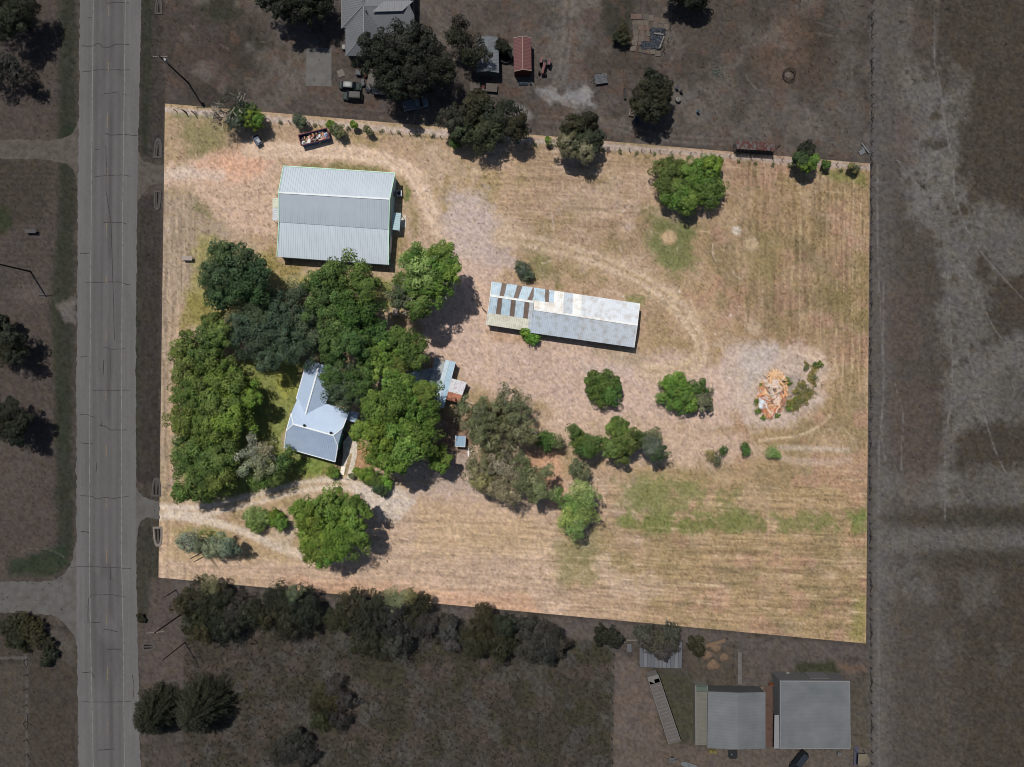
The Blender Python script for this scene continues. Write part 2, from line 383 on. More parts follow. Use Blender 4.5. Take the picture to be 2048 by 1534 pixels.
    for _ in range(130):
        x, y = r.uniform(900, 1500), r.uniform(380, 860)
        if not in_lot(np.array([x]), np.array([y]), 20)[0]: continue
        a = r.uniform(0, 6.3); L = r.uniform(10, 40); cv = r.uniform(-.6, .6)
        pts = [(x+L*t*math.cos(a+cv*t), y+L*t*math.sin(a+cv*t)) for t in (0, .35, .7, 1)]
        p.line(pts, r.uniform(1.5, 3), (208, 184, 158) if r.random() < .6 else (146, 122, 98), r.uniform(.25, .5), 2, 1.5)
    for _ in range(260):
        x, y = r.uniform(560, 1735), r.uniform(930, 1270)
        if not in_lot(np.array([x]), np.array([y]), 10)[0]: continue
        L = r.uniform(20, 90); p.line([(x, y), (x+L*.5, y+.03*L+r.uniform(-1, 1)), (x+L, y+.07*L)], r.uniform(1.2, 2.6), (214, 184, 140) if r.random() < .6 else (134, 112, 76), r.uniform(.25, .55), 2, 1.6, brk=.5)
    for _ in range(70):
        x, y = r.uniform(880, 1700), r.uniform(290, 480)
        if not in_lot(np.array([x]), np.array([y]), 14)[0]: continue
        L = r.uniform(20, 70); p.line([(x, y), (x+L*.5, y+.05*L), (x+L, y+.12*L)], r.uniform(1.2, 2.6), (210, 182, 140) if r.random() < .6 else (130, 110, 76), r.uniform(.25, .5), 2, 1.6, brk=.5)
    # grain
    sp = fbm(X, Y, 3.6, 61, 2, .8); s2 = fbm(X, Y, 9, 63, 2)
    p.mul(1+.85*(sp-.5)+.14*(s2-.5)+.06*(n3-.5))
    sk = vn(X/4.3, Y/4.3, 71); p.mul(1-.45*sstep(.9, .97, sk)); p.mul(1+.22*sstep(.92, .98, vn(X/3.7+9, Y/3.7, 73)))
    gray = p.C.mean(1, keepdims=True); p.C = (gray+(p.C-gray)*.86)*np.array([.875, .902, .965])
    hue = (fbm(X, Y, 7, 81, 3)-.5)[:, None]
    p.C = p.C*(1+hue*np.array([.06, .03, -.16]))
    return np.clip(p.C, .01, .9)

def out_color(X, Y):  # ground outside the lot, an overall dimming painted into its colours
    p = Paint(X, Y, 211); n1, n2, n3 = p.n1, p.n2, p.n3; n0 = fbm(X, Y, 200, 291, 3)
    p.fill((64, 57, 52))
    p.mix(sstep(.45, .62, n1), (56, 51, 45)); p.mix(sstep(.55, .68, n2*.6+n0*.4)*.6, (74, 67, 61))
    # west of the road
    p.poly([(-400, -400), (125, -400), (112, 1160), (-400, 1165)], (64, 57, 52), 10, 10, .9)
    p.poly([(-400, 310), (105, 320), (95, 450), (-400, 460)], (54, 49, 42), 14, 12, .8)
    yy = np.sin(2*np.pi*(Y+4*n1)/11.0); p.mul(1+.06*yy*((X < 110) & (Y > 310) & (Y < 620)))
    p.blob(5, 440, 18, 26, (42, 46, 32), .4, .9)
    p.blob(60, 590, 34, 22, (78, 71, 66), .4, .6); p.blob(20, 930, 60, 120, (68, 61, 56), .5, .6)
    p.poly([(20, 730), (80, 720), (110, 900), (60, 960)], (66, 59, 54), 16, 12, .6)
    p.line([(136, -400), (134, 400), (128, 700), (132, 1100)], 34, (40, 42, 34), .85, 20, 5)
    p.line([(120, 470), (113, 560), (110, 640), (118, 760), (130, 900)], 18, (40, 44, 33), .6, 14, 4)
    p.poly([(20, 1120), (130, 1090), (140, 1130), (100, 1150), (20, 1152)], (38, 45, 32), 8, 8, .9)
    p.poly([(112, 610), (150, 600), (152, 650), (130, 645)], (88, 82, 78), 6, 8, .8)
    p.line([(30, 1110), (60, 1098), (100, 1100), (130, 1115)], 2, (82, 76, 70), .7, 2, 1)
    p.poly([(-400, 1225), (90, 1228), (150, 1300), (158, 1900), (-400, 1900)], (56, 50, 44), 8, 10, .9)
    p.poly([(80, 1240), (145, 1280), (150, 1330), (100, 1310)], (70, 64, 58), 8, 8, .8)
    p.poly([(-400, 1330), (48, 1330), (50, 1900), (-400, 1900)], (63, 57, 50), 4, 4, .9)
    p.line([(54, 1310), (54, 1534)], 5, (88, 83, 78), .5, 4, 2); p.line([(0, 1316), (52, 1316)], 5, (88, 83, 78), .6, 4, 2)
    p.blob(137, 262, 14, 12, (36, 40, 30), .4, .9)
    # verge between the road and the property
    p.poly([(272, -400), (325, -400), (325, 310), (276, 310)], (52, 47, 43), 5, 5, .95)
    p.line([(296, -300), (293, 150), (288, 300)], 18, (40, 42, 34), .8, 12, 4)
    p.poly([(270, 400), (322, 380), (318, 980), (272, 960)], (50, 45, 41), 5, 5, .95)
    p.line([(282, 420), (277, 600), (276, 760), (276, 930)], 12, (46, 46, 38), .7, 9, 4)
    p.poly([(272, 1050), (320, 1060), (318, 1160), (275, 1160)], (48, 46, 39), 5, 5, .9)
    qv = fbm(X, Y/8, 4, 252, 3); p.mul(1+.5*(qv-.5)*((X > 270) & (X < 330)))
    # south of it
    p.poly([(280, 1150), (370, 1170), (372, 1400), (300, 1420), (284, 1560), (276, 1300)], (70, 62, 57), 10, 10, .9)
    p.poly([(272, 1150), (300, 1150), (296, 1240), (276, 1240)], (46, 46, 38), 6, 6, .8)
    # north yard
    p.poly([(330, -400), (1740, -400), (1740, 325), (330, 205)], (68, 61, 56), 4, 2, .9)
    p.poly([(322, -400), (500, -400), (520, 100), (440, 180), (322, 170)], (60, 53, 48), 18, 16, .9)
    p.blob(440, 12, 50, 30, (42, 44, 34), .5, .8); p.blob(500, 110, 50, 45, (38, 37, 32), .5, .85); p.blob(440, 120, 50, 30, (66, 54, 47), .5, .6)
    p.blob(430, 190, 60, 25, (46, 42, 37), .5, .7)
    p.poly([(470, -400), (560, -400), (620, 60), (640, 100), (600, 180), (560, 120)], (78, 72, 66), 12, 10, .8)
    p.poly([(540, 100), (700, 100), (690, 210), (560, 215)], (70, 63, 57), 14, 12, .7)
    p.poly([(640, 205), (830, 220), (860, 248), (640, 232)], (66, 57, 51), 10, 8, .7)
    p.poly([(830, -400), (1160, -400), (1140, 120), (1060, 200), (840, 60)], (74, 67, 61), 16, 14, .7)
    p.poly([(1085, -60), (1195, -60), (1185, 60), (1175, 170), (1120, 190), (1090, 120)], (84, 78, 72), 20, 18, .75)
    p.poly([(1205, -400), (1300, -400), (1265, 30), (1270, 90), (1230, 95), (1205, 60)], (44, 43, 36), 8, 8, .9)
    p.poly([(1195, 95), (1222, 98), (1216, 122), (1200, 118)], (92, 84, 78), 4, 4, .8)
    p.poly([(1150, 90), (1290, 110), (1310, 150), (1190, 135)], (60, 53, 47), 12, 12, .7)
    p.poly([(1070, 178), (1105, 172), (1125, 190), (1150, 172), (1182, 175), (1190, 215), (1150, 228), (1120, 205), (1085, 205)], (112, 108, 105), 6, 12, .95)
    p.poly([(1015, 200), (1065, 222), (1062, 240), (1010, 228)], (100, 96, 92), 6, 10, .85)
    p.poly([(1300, -400), (1740, -400), (1740, 120), (1640, 200), (1380, 160)], (63, 57, 51), 14, 12, .8)
    p.poly([(1640, -400), (1725, -400), (1715, 330), (1650, 120)], (74, 69, 63), 20, 16, .8)
    p.blob(1590, 105, 66, 70, (84, 69, 59), .5, .75); p.blob(1640, 70, 40, 90, (50, 45, 39), .6, .6)
    p.poly([(1320, 150), (1720, 200), (1720, 320), (1380, 290), (1300, 250)], (76, 70, 64), 16, 14, .8)
    p.poly([(1080, 210), (1280, 225), (1400, 270), (1300, 288), (1080, 250)], (72, 65, 59), 12, 10, .7)
    p.line([(1740, -300), (1740, 1700)], 8, (72, 68, 65), .7, 7, 3)
    ny = ((X > 330) & (X < 1738) & (Y < 320)).astype(float)
    p.mix(ny*sstep(.5, .68, fbm(X, Y, 70, 611, 4))*.6, (86, 79, 72)); p.mix(ny*sstep(.54, .68, fbm(X, Y, 38, 613, 4))*.45, (54, 49, 43))
    p.mix(ny*sstep(.6, .7, fbm(X, Y, 26, 617, 3))*.5, (76, 60, 51))
    r = np.random.default_rng(17)
    for _ in range(110):
        x, y = r.uniform(350, 1720), r.uniform(-20, 270)
        a = r.choice([0.05, 1.5, .3, 2.8])+r.normal(0, .3); L = r.uniform(15, 70); cv = r.uniform(-.5, .5)
        p.line([(x+L*t*math.cos(a+cv*t), y+L*t*math.sin(a+cv*t)) for t in (0, .35, .7, 1)], r.uniform(1.5, 4), (94, 87, 80) if r.random() < .55 else (50, 45, 40), r.uniform(.25, .55), 3, 1.8, brk=.4)
    for dx in (0, 14): p.line([(1130+dx, -60), (1128+dx, 60), (1115+dx, 150), (1090+dx, 185)], 5, (98, 91, 85), .5, 5, 2, brk=.3)
    for dy in (0, 13): p.line([(640, 214+dy), (760, 222+dy), (860, 238+dy)], 4, (86, 76, 69), .5, 4, 2, brk=.3)
    for dy in (0, 12): p.line([(1080, 232+dy), (1200, 240+dy), (1320, 268+dy), (1460, 278+dy)], 4, (92, 85, 79), .5, 4, 2, brk=.3)
    # pasture in the east
    pe = sstep(1741, 1747, X); p.mix(pe, (66, 60, 54))
    p.mix(pe*sstep(1800, 1900, X+80*(n1-.5)-.05*(Y-300))*(Y < 1e9), (58, 52, 45))
    p.mix(pe*(1-sstep(1765, 1810, X+20*(n2-.5))), (74, 69, 64))
    pl_ = (92, 88, 83)
    for pts, a_, sf_ in (([(1800, -60), (1830, -60), (1826, 60), (1815, 180), (1795, 120)], .5, 14), ([(1800, 150), (1880, 120), (1910, 250), (1920, 360), (1960, 440), (1950, 560), (1895, 560), (1860, 470), (1815, 420), (1795, 280)], .85, 22),
        ([(1820, 300), (1880, 290), (1900, 400), (1830, 420)], .7, 16), ([(1960, 400), (2010, 410), (2060, 440), (2060, 540), (1990, 560), (1960, 490)], .7, 16), ([(1895, 540), (1965, 560), (1985, 640), (1950, 720), (1900, 740), (1870, 640)], .75, 20),
        ([(1890, 740), (1960, 700), (2060, 650), (2060, 840), (1990, 850), (1900, 860), (1880, 800)], .8, 20), ([(1885, 840), (1910, 860), (1900, 1010), (1876, 1000)], .6, 12), ([(1762, 940), (1830, 950), (2060, 930), (2060, 1010), (1762, 1015)], .6, 16),
        ([(1900, 120), (1940, 160), (1930, 260), (1890, 200)], .6, 14), ([(1760, 1130), (1850, 1120), (1870, 1200), (1760, 1190)], .5, 16), ([(1920, 1150), (1990, 1140), (2000, 1210), (1930, 1230)], .35, 16), ([(1860, 1240), (1920, 1300), (1880, 1330)], .3, 14), ([(1990, 1290), (2030, 1320), (2000, 1360)], .3, 12)):
        p.poly(pts, pl_, sf_, sf_, a_*.78, patch=.38)
    for pts in ([(1768, 570), (1830, 580), (1850, 700), (1780, 720)], [(1780, 760), (1880, 780), (1880, 920), (1830, 990), (1780, 900)], [(1790, 220), (1830, 230), (1830, 330), (1790, 320)], [(1820, 20), (1870, 60), (1850, 120)]):
        p.poly(pts, (74, 63, 57), 20, 20, .6, patch=.42)
    p.blob(2030, 790, 40, 55, (64, 60, 54), .4, .5); p.blob(1900, 150, 24, 30, (58, 52, 46), .5, .5)
    p.poly([(1764, 1030), (1900, 1025), (2200, 1012), (2200, 1050), (1900, 1050), (1764, 1046)], (54, 50, 43), 12, 8, .75)
    p.poly([(1760, 1055), (2200, 1060), (2200, 1100), (1760, 1105)], (86, 82, 77), 14, 10, .65)
    p.poly([(1840, 1102), (2200, 1098), (2200, 1140), (1840, 1130)], (56, 52, 45), 10, 12, .6)
    p.line([(1876, -100), (1872, 60), (1868, 110)], 8, (88, 83, 77), .35, 8, 3)
    t2 = (100, 95, 90)
    for ln in ([(1873, -50), (1869, 110), (1878, 160), (1890, 250), (1905, 320), (1908, 390)], [(1908, 390), (1935, 460), (1975, 520), (2048, 600)], [(1795, 320), (1850, 390)], [(1905, 505), (1945, 560), (1990, 660), (2060, 740)], [(1895, 520), (1900, 640), (1905, 760), (1890, 900), (1890, 1040)], [(1754, 330), (1756, 520), (1764, 680), (1765, 800), (1757, 960), (1758, 1534)], [(1768, 560), (1766, 660), (1768, 770), (1764, 860), (1770, 920)], [(1790, 768), (1805, 820), (1805, 860), (1802, 940)], [(1935, 700), (1990, 900), (2048, 1000)]):
        p.line(ln, 2.4, t2, .7, 2.4, 1.2, brk=.4)
    p.line([(1757, 960), (1757, 1560)], 14, (82, 78, 74), .5, 10, 3)
    # scrub field in the south
    sf = ((X > 366+6*(n2-.5)) & (X < 1222) & (Y > 1216+.06*(X-366)+14*(n2-.5)))
    p.mix(sf*1.0, (57, 52, 45)); p.mix(sf*sstep(.46, .6, fbm(X, Y, 55, 401, 3))*.8, (54, 51, 40)); p.mix(sf*sstep(.55, .66, fbm(X, Y, 42, 405, 3))*.8, (66, 58, 52))
    p.mix(sf*sstep(.56, .66, fbm(X, Y, 30, 409, 3))*.7, (66, 63, 58))
    sn = fbm(X, Y, 5, 411, 3); p.mul(1+sf*.8*(sn-.5)); p.mul(1-.12*sf)
    p.poly([(340, 1162), (1732, 1294), (1740, 1320), (1240, 1285), (900, 1255), (360, 1200)], (74, 67, 62), 5, 5, .9)
    p.line([(1224, 1296), (1223, 1560)], 7, (44, 44, 36), .7, 6, 4)
    # yard in the south east
    p.poly([(1228, 1300), (1300, 1340), (1345, 1560), (1226, 1560)], (82, 72, 65), 8, 6, .95)
    p.poly([(1290, 1340), (1390, 1345), (1392, 1480), (1340, 1490)], (56, 54, 43), 10, 10, .9)
    p.poly([(1370, 1285), (1480, 1290), (1480, 1380), (1390, 1370)], (66, 60, 52), 10, 10, .8)
    p.poly([(1480, 1290), (1740, 1320), (1740, 1350), (1550, 1345), (1530, 1390), (1480, 1380)], (72, 65, 60), 10, 10, .9)
    p.poly([(1588, 1322), (1668, 1325), (1676, 1346), (1592, 1346)], (46, 48, 33), 6, 6, .9)
    p.poly([(1675, 1328), (1730, 1328), (1735, 1345), (1690, 1346)], (84, 68, 56), 5, 5, .8)
    p.poly([(1240, 1486), (1740, 1496), (1740, 1560), (1240, 1560)], (76, 69, 61), 12, 10, .8)
    p.poly([(1280, 1490), (1560, 1500), (1560, 1560), (1300, 1560)], (78, 68, 61), 10, 10, .6)
    p.poly([(1702, 1350), (1738, 1350), (1738, 1500), (1702, 1500)], (68, 63, 54), 4, 4, .8)
    # grain
    sp = fbm(X, Y, 4.2, 461, 2, .7); s2 = fbm(X, Y, 10, 463, 3)
    p.mul(1+.85*(sp-.5)+.16*(s2-.5)+.06*(n3-.5)); p.C = p.C*np.array([1.20, 1.23, 1.28])
    east = sstep(1840, 1900, X); p.mul(1+east*.5*(fbm(X+Y*.2, Y*1.5, 6, 471, 2)-.5))
    sk = vn(X/6.1, Y/6.1, 473); nb = np.where((X > 1320) & (X < 1900) & (Y < 420), 1.0, .5); p.mul(1-.5*nb*sstep(.88, .95, sk))
    hue = (fbm(X, Y, 14, 481, 3)-.5)[:, None]; p.C = p.C*(1+hue*np.array([.12, .03, -.2]))
    return np.clip(p.C, .004, .5)
# ------------------------------------------------------------------ the ground
GM = mat('ground_soil', (0, 0, 0), rough=1.0, var=.10, scale=2.2, spec=.05, attr=True, bump=.35)
def axis(lo, hi, step, far):
    core = np.arange(lo, hi+step, step); out = [60, 180, 500, 1500, 4000, far]
    return np.concatenate([[lo-k for k in out[::-1]], core, [hi+step+k for k in out]])
def grid_sheet(name, X, Y, z, color, mask=None):
    ny, nx = X.shape
    c = color(X.ravel(), Y.ravel())
    rough = (fbm(X.ravel(), Y.ravel(), 8, 5, 3)-.5)*.03
    v = np.stack([(X.ravel()-1024)*S, (767-Y.ravel())*S, np.full(X.size, z)+rough*0], 1)
    i = np.arange((ny-1)*(nx-1)); r, q = i//(nx-1), i % (nx-1); a = r*nx+q
    quads = np.stack([a, a+nx, a+nx+1, a+1], 1)
    if mask is not None: quads = quads[~mask.ravel()[a] | ~mask.ravel()[a+nx+1] | ~mask.ravel()[a+1] | ~mask.ravel()[a+nx]]
    return big_mesh(name, v, quads, GM, c)
gx, gy = axis(-90, 2140, 3, 15000), axis(-90, 1624, 3, 15000)
X, Y = np.meshgrid(gx, gy)
tag(grid_sheet('ground', X, Y, 0.0, out_color, in_lot(X, Y, 8)), kind='structure')
u, v = np.meshgrid(np.linspace(0, 1, 560), np.linspace(0, 1, 380))
q = [LOT[k][:, None, None] for k in range(4)]
XY = q[0]*(1-u)*(1-v)+q[1]*u*(1-v)+q[2]*u*v+q[3]*(1-u)*v
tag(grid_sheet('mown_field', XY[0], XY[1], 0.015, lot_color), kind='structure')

def interp(pts, y): p = np.array(pts); return np.interp(y, p[:, 0], p[:, 1])
RL = [(-9000, 175), (0, 160), (384, 156), (768, 152.5), (1150, 153), (1534, 157), (9000, 160)]
RR = [(-9000, 295), (0, 283), (384, 275), (768, 271.5), (1150, 273), (1534, 281), (9000, 290)]
WL = [(-9000, 200), (0, 187), (384, 183), (768, 180), (1150, 179), (1300, 182), (1534, 187), (9000, 190)]
WR = [(-9000, 260), (0, 251), (384, 246), (768, 243), (1100, 243), (1300, 247), (1534, 249), (9000, 255)]
WC = [(-9000, 225), (0, 217), (384, 213), (768, 211), (1250, 213), (1534, 216), (9000, 220)]
def road_color(X, Y):
    l, r, wl, wr, wc = (interp(k, Y) for k in (RL, RR, WL, WR, WC))
    n1 = fbm(X, Y/6, 12, 501, 4); n2 = fbm(X, Y, 90, 503, 3); n3 = fbm(X, Y, 4, 505, 2); st = fbm(X, Y/40, 3, 507, 3)
    c = np.tile(lin((92, 90, 89)), (len(X), 1)); k = np.ones(len(X))  # asphalt grey includes the dimming of everything outside the lot
    lane = ((X > wl) & (X < wr)); k *= np.where(lane, .93, 1.03)
    for f in (.25, .75):
        for a, b in ((wl, wc), (wc, wr)):
            k *= 1-.13*np.exp(-((X-(a+(b-a)*f))/4.0)**2)
    k *= 1-.22*np.exp(-((X-wc-7)/5)**2)*sstep(.4, .6, n2); k *= 1-.10*np.exp(-((X-l-20)/4)**2)
    k *= 1+.16*(n1-.5)+.22*(st-.5)+.12*(n2-.5)+.16*(n3-.5)
    dark = sstep(1090, 1140, Y)*(1-sstep(1330, 1400, Y))+.5*(1-sstep(200, 420, Y))
    k *= 1-.16*dark*lane*sstep(.3, .6, fbm(X, Y/3, 14, 509, 3))
    return np.clip(c*k[:, None], .01, .5)
yy = np.concatenate([[-9000, -3000, -900, -300], np.arange(-90, 1624, 4), [1900, 3000, 9000]])
t = np.linspace(0, 1, 62)
jl = (fbm(yy, yy*0, 9, 601, 3)-.5)*5; jr = (fbm(yy, yy*0+50, 9, 603, 3)-.5)*5
XX = (interp(RL, yy)+jl)[:, None]*(1-t)+(interp(RR, yy)+jr)[:, None]*t; YY = np.repeat(yy[:, None], 62, 1)
GMR = mat('asphalt', (0, 0, 0), rough=.92, var=.08, scale=4, spec=.2, attr=True, bump=.2)
def strip(name, XX, YY, z, color, m):
    ny, nx = XX.shape; i = np.arange((ny-1)*(nx-1)); a = (i//(nx-1))*nx+i % (nx-1)
    v = np.stack([(XX.ravel()-1024)*S, (767-YY.ravel())*S, np.full(XX.size, z)], 1)
    return big_mesh(name, v, np.stack([a, a+nx, a+nx+1, a+1], 1), m, color(XX.ravel(), YY.ravel()))
road = tag(strip('road', XX, YY, .035, road_color, GMR), kind='structure')
WP = mat('worn_white_paint', (118, 116, 113), var=.18, scale=1.5, rgb2=(94, 92, 90), thr=.55, soft=.1)  # worn, and dimmed in colour with the rest of the surroundings
YP = mat('worn_yellow_paint', (122, 102, 70), var=.2, scale=1.5, rgb2=(96, 92, 86), thr=.48, soft=.1)
TAR = mat('crack_tar', (40, 38, 38), var=.2)
def ribbon(pts, w, z, mb=None):
    mb = mb or MB(); pts = [Vector((p[0], p[1], 0)) for p in pts]
    L = []
    for k, p in enumerate(pts):
        d = (pts[min(k+1, len(pts)-1)]-pts[max(k-1, 0)]).normalized(); n = Vector((-d.y, d.x, 0)); L.append((p+n*w/2, p-n*w/2))
    vs = []; fs = []
    for a, b in L: vs += [G(a.x, a.y, z), G(b.x, b.y, z)]
    for k in range(len(L)-1): fs.append((2*k, 2*k+1, 2*k+3, 2*k+2))
    return mb.add(vs, fs)
for e in (WL, WR):
    ribbon([(float(interp(e, y)), y) for y in [-300]+list(range(-90, 1625, 60))+[2500]], 1.35, .042).build('edge_line', WP, road)
for y0, y1 in ((-95, -70), (12, 32), (124, 145), (224, 256), (336, 360), (446, 474), (548, 566), (660, 686), (779, 800), (889, 915), (997, 1017), (1099, 1128), (1222, 1252), (1334, 1361), (1442, 1466), (1552, 1580)):
    ribbon([(float(interp(WC, y0))+1, y0), (float(interp(WC, y1))+1, y1)], 1.5, .042).build('centre_dash', YP, road)
CR = [[(212, 6), (235, 5), (258, 6)], [(177, 35), (184, 35)], [(164, 92), (184, 92), (193, 88), (200, 88), (205, 94), (214, 95), (222, 94), (232, 88), (258, 89)], [(163, 144), (186, 142), (192, 140), (230, 140), (260, 140)], [(208, 187), (222, 186), (237, 184)], [(245, 188), (254, 190)], [(210, 267), (222, 270), (250, 269), (275, 271)], [(190, 299), (200, 298)], [(190, 353), (215, 351), (245, 350), (262, 353)], [(207, 445), (246, 445), (252, 448)], [(160, 507), (180, 506)], [(170, 566), (200, 564), (235, 564), (260, 570)], [(206, 694), (225, 699), (250, 697)], [(160, 714), (177, 712)], [(184, 780), (220, 781), (260, 780)], [(160, 829), (175, 829), (190, 835)], [(197, 850), (212, 853), (222, 860), (254, 860)], [(162, 885), (172, 888), (186, 887)], [(160, 991), (185, 993), (193, 998), (208, 995), (225, 997), (244, 995), (258, 992)], [(162, 1063), (179, 1065)], [(140, 1134), (180, 1133), (220, 1135), (262, 1137)], [(178, 1195), (185, 1190), (220, 1189), (252, 1194)], [(178, 1246), (200, 1244)], [(207, 1258), (235, 1263)], [(165, 1345), (183, 1344), (190, 1355)], [(215, 1298), (243, 1298)], [(165, 1402), (185, 1404), (220, 1404), (262, 1403)], [(265, 1350), (268, 1370), (267, 1395)], [(177, 1196), (176, 1215), (176, 1245)], [(212, 290), (213, 330), (212, 384), (222, 440), (226, 560), (229, 680)], [(222, 700), (222, 760)], [(208, 720), (206, 750)], [(194, 925), (192, 945)], [(222, 1136), (221, 1160)], [(195, 1500), (230, 1498)], [(204, 842), (204, 853)]]
rr = random.Random(5)
for c in CR:
    pts = []
    for a, b in zip(c[:-1], c[1:]):
        n = max(2, int(math.hypot(b[0]-a[0], b[1]-a[1])/4))
        for k in range(n): pts.append((a[0]+(b[0]-a[0])*k/n+rr.uniform(-.4, .4), a[1]+(b[1]-a[1])*k/n+rr.uniform(-.7, .7)))
    pts.append(c[-1])
    ribbon(pts, rr.uniform(.9, 1.5), .0395).build('crack', TAR, road)

def sheet(name, poly, z, m, jit=1.5, step=5, seed=1, soft=True):
    r = random.Random(seed); pts = []
    for k in range(len(poly)):
        a, b = poly[k], poly[(k+1) % len(poly)]; n = max(1, int(math.hypot(b[0]-a[0], b[1]-a[1])/step))
        for i in range(n):
            t = i/n; pts.append((a[0]+(b[0]-a[0])*t+(r.uniform(-jit, jit) if jit else 0), a[1]+(b[1]-a[1])*t+(r.uniform(-jit, jit) if jit else 0)))
    vs = [G(p[0], p[1], z) for p in pts]
    tri = tessellate_polygon([vs]); mb = MB(); mb.add(vs, tri)
    o = mb.build(name, m); return tag(o, kind='structure')
def sp(pts): return [tuple(p) for p in smooth_line(pts)]
GR1 = mat('packed_gravel_dim', (84, 78, 72), rough=1, var=.16, scale=1.2, rgb2=(72, 66, 61), thr=.52, soft=.12, bump=.3)  # gravel and asphalt colours lowered to dim the surroundings
GR2 = mat('old_asphalt_dim', (88, 86, 83), rough=1, var=.12, scale=.8, rgb2=(76, 73, 70), thr=.55, soft=.14, bump=.2)
sheet('side_road', sp([(-120, 277), (60, 279), (115, 280), (142, 268), (150, 256), (157, 242)])+[(163, 242), (162, 372)]+sp([(155, 372), (149, 345), (132, 328), (100, 321), (50, 318), (-120, 317)]), .025, GR1, seed=3)
sheet('side_road', sp([(-120, 1163), (60, 1163), (112, 1158), (134, 1142), (145, 1118), (152, 1085)])+[(165, 1085), (166, 1320)]+sp([(157, 1320), (152, 1285), (140, 1258), (120, 1240), (85, 1228), (-120, 1224)]), .027, GR2, seed=4)
sheet('driveway_apron', [(264, 296)]+sp([(276, 298), (281, 314), (294, 325), (328, 331)])+sp([(327, 368), (304, 371), (288, 384), (276, 408)])+[(264, 408)], .026, GR1, seed=5)
sheet('driveway_apron', [(262, 968)]+sp([(271, 968), (279, 984), (292, 996), (319, 1003)])+sp([(319, 1038), (292, 1036), (280, 1048), (273, 1078)])+[(262, 1078)], .028, GR2, seed=6)
CON = mat('concrete_dim', (96, 93, 90), rough=.95, var=.08, scale=1.0, rgb2=(86, 83, 80), thr=.55, soft=.15)
sheet('concrete_pad', [(613, 96), (663, 96), (663, 173), (612, 172)], .03, CON, jit=.3, seed=7)
CONL = mat('concrete_pale', (205, 196, 182), rough=.95, var=.08, scale=1.5, rgb2=(180, 168, 152), thr=.55, soft=.15)
sheet('footpath', [(693, 957), (703, 958), (714, 910), (715, 878), (707, 866), (699, 868), (686, 884), (687, 910), (680, 948), (688, 949), (696, 916), (702, 906), (705, 908)], .03, CONL, jit=.25, seed=8)
mb = MB(); mb.slab([G(680, 949, .05), G(688, 950, .05), (G(690.5, 933, .14)), G(683, 932, .14)], .05)
tag(mb.build('ramp_slab', mat('white_slab', (235, 226, 212), var=.05)), 'white concrete slab at the end of the house footpath', 'slab')

# ------------------------------------------------------------------ buildings
def clip_seg(poly2, s):
    ts = []
    for k in range(len(poly2)):
        (s0, t0), (s1, t1) = poly2[k], poly2[(k+1) % len(poly2)]
        if (s0 <= s) != (s1 <= s): ts.append(t0+(t1-t0)*(s-s0)/(s1-s0))
    return (min(ts), max(ts)) if len(ts) >= 2 else None
def slope(pts, m, parent, name='roof', rib=.5, t=.07, rw=.07, rh=.04, lift=0.0):
    """roof slope: pts[0]->pts[1] runs along the eave; ribs run up the slope"""
    pts = [Vector(p)+Vector((0, 0, lift)) for p in pts]
    mb = MB().slab(pts, t)
    if rib:
        e = (pts[1]-pts[0]).normalized(); nor = (pts[1]-pts[0]).cross(pts[-1]-pts[0]).normalized()
        if nor.z < 0: nor = -nor
        w = nor.cross(e).normalized()
        p2 = [((p-pts[0]).dot(e), (p-pts[0]).dot(w)) for p in pts]
        s = min(a for a, b in p2)+rib/2; s1 = max(a for a, b in p2)
        while s < s1:
            c = clip_seg(p2, s)
            if c and c[1]-c[0] > .2:
                a = pts[0]+e*s+w*(c[0]+.03)+nor*rh*.4; b = pts[0]+e*s+w*(c[1]-.03)+nor*rh*.4
                d = (b-a).normalized(); side = d.cross(nor)*rw/2; top = nor*rh*.6
                mb.add([a-side, a+side, b+side, b-side, a-side*.5+top, a+side*.5+top, b+side*.5+top, b-side*.5+top], [(0, 1, 5, 4), (1, 2, 6, 5), (2, 3, 7, 6), (3, 0, 4, 7), (4, 5, 6, 7)])
            s += rib
    return mb.build(name, m, parent, world=True)
def lerp(a, b, t): return Vector(a)*(1-t)+Vector(b)*t
def profile_walls(A, B, m, parent, inset=.3, drop=.1, name='wall'):
    """walls below a roof whose two end profiles are A and B (eave, ..., eave)"""
    A = [Vector(p) for p in A]; B = [Vector(p) for p in B]
    ax = (B[0]-A[0]).normalized()*inset
    def ins(Pf, sgn):
        q = [p+ax*sgn-Vector((0, 0, drop)) for p in Pf]
        d = (q[-1]-q[0]); d.z = 0; d.normalize()
        q[0] = q[0]+d*inset; q[-1] = q[-1]-d*inset
        return q
    A = ins(A, 1); B = ins(B, -1); gr = lambda p: Vector((p.x, p.y, 0))
    out = []
    for Pf in (A, B):
        ring = Pf+[gr(Pf[-1]), gr(Pf[0])]
        out.append(MB().add(ring, [tuple(range(len(ring)))]))
    for k in (0, -1):
        a, b = A[k], B[k]; out.append(MB().add([a, b, gr(b), gr(a)], [(0, 1, 2, 3)]))
    r = []
    for mb in out:
        o = mb.build(name, m, parent, world=True); sd = o.modifiers.new('thick', 'SOLIDIFY'); sd.thickness = .12; sd.offset = 0; r.append(o)
    return A, B, r
def base_of(pts): 
    c = sum((Vector(p) for p in pts), Vector())/len(pts); c.z = 0; return c
def trim(pts, m, parent, w=.16, h=.14, name='trim'):
    mb = MB()
    for a, b in zip(pts[:-1], pts[1:]): mb.bar(Vector(a)+Vector((0, 0, .03)), Vector(b)+Vector((0, 0, .03)), w, h)
    return mb.build(name, m, parent, world=True)

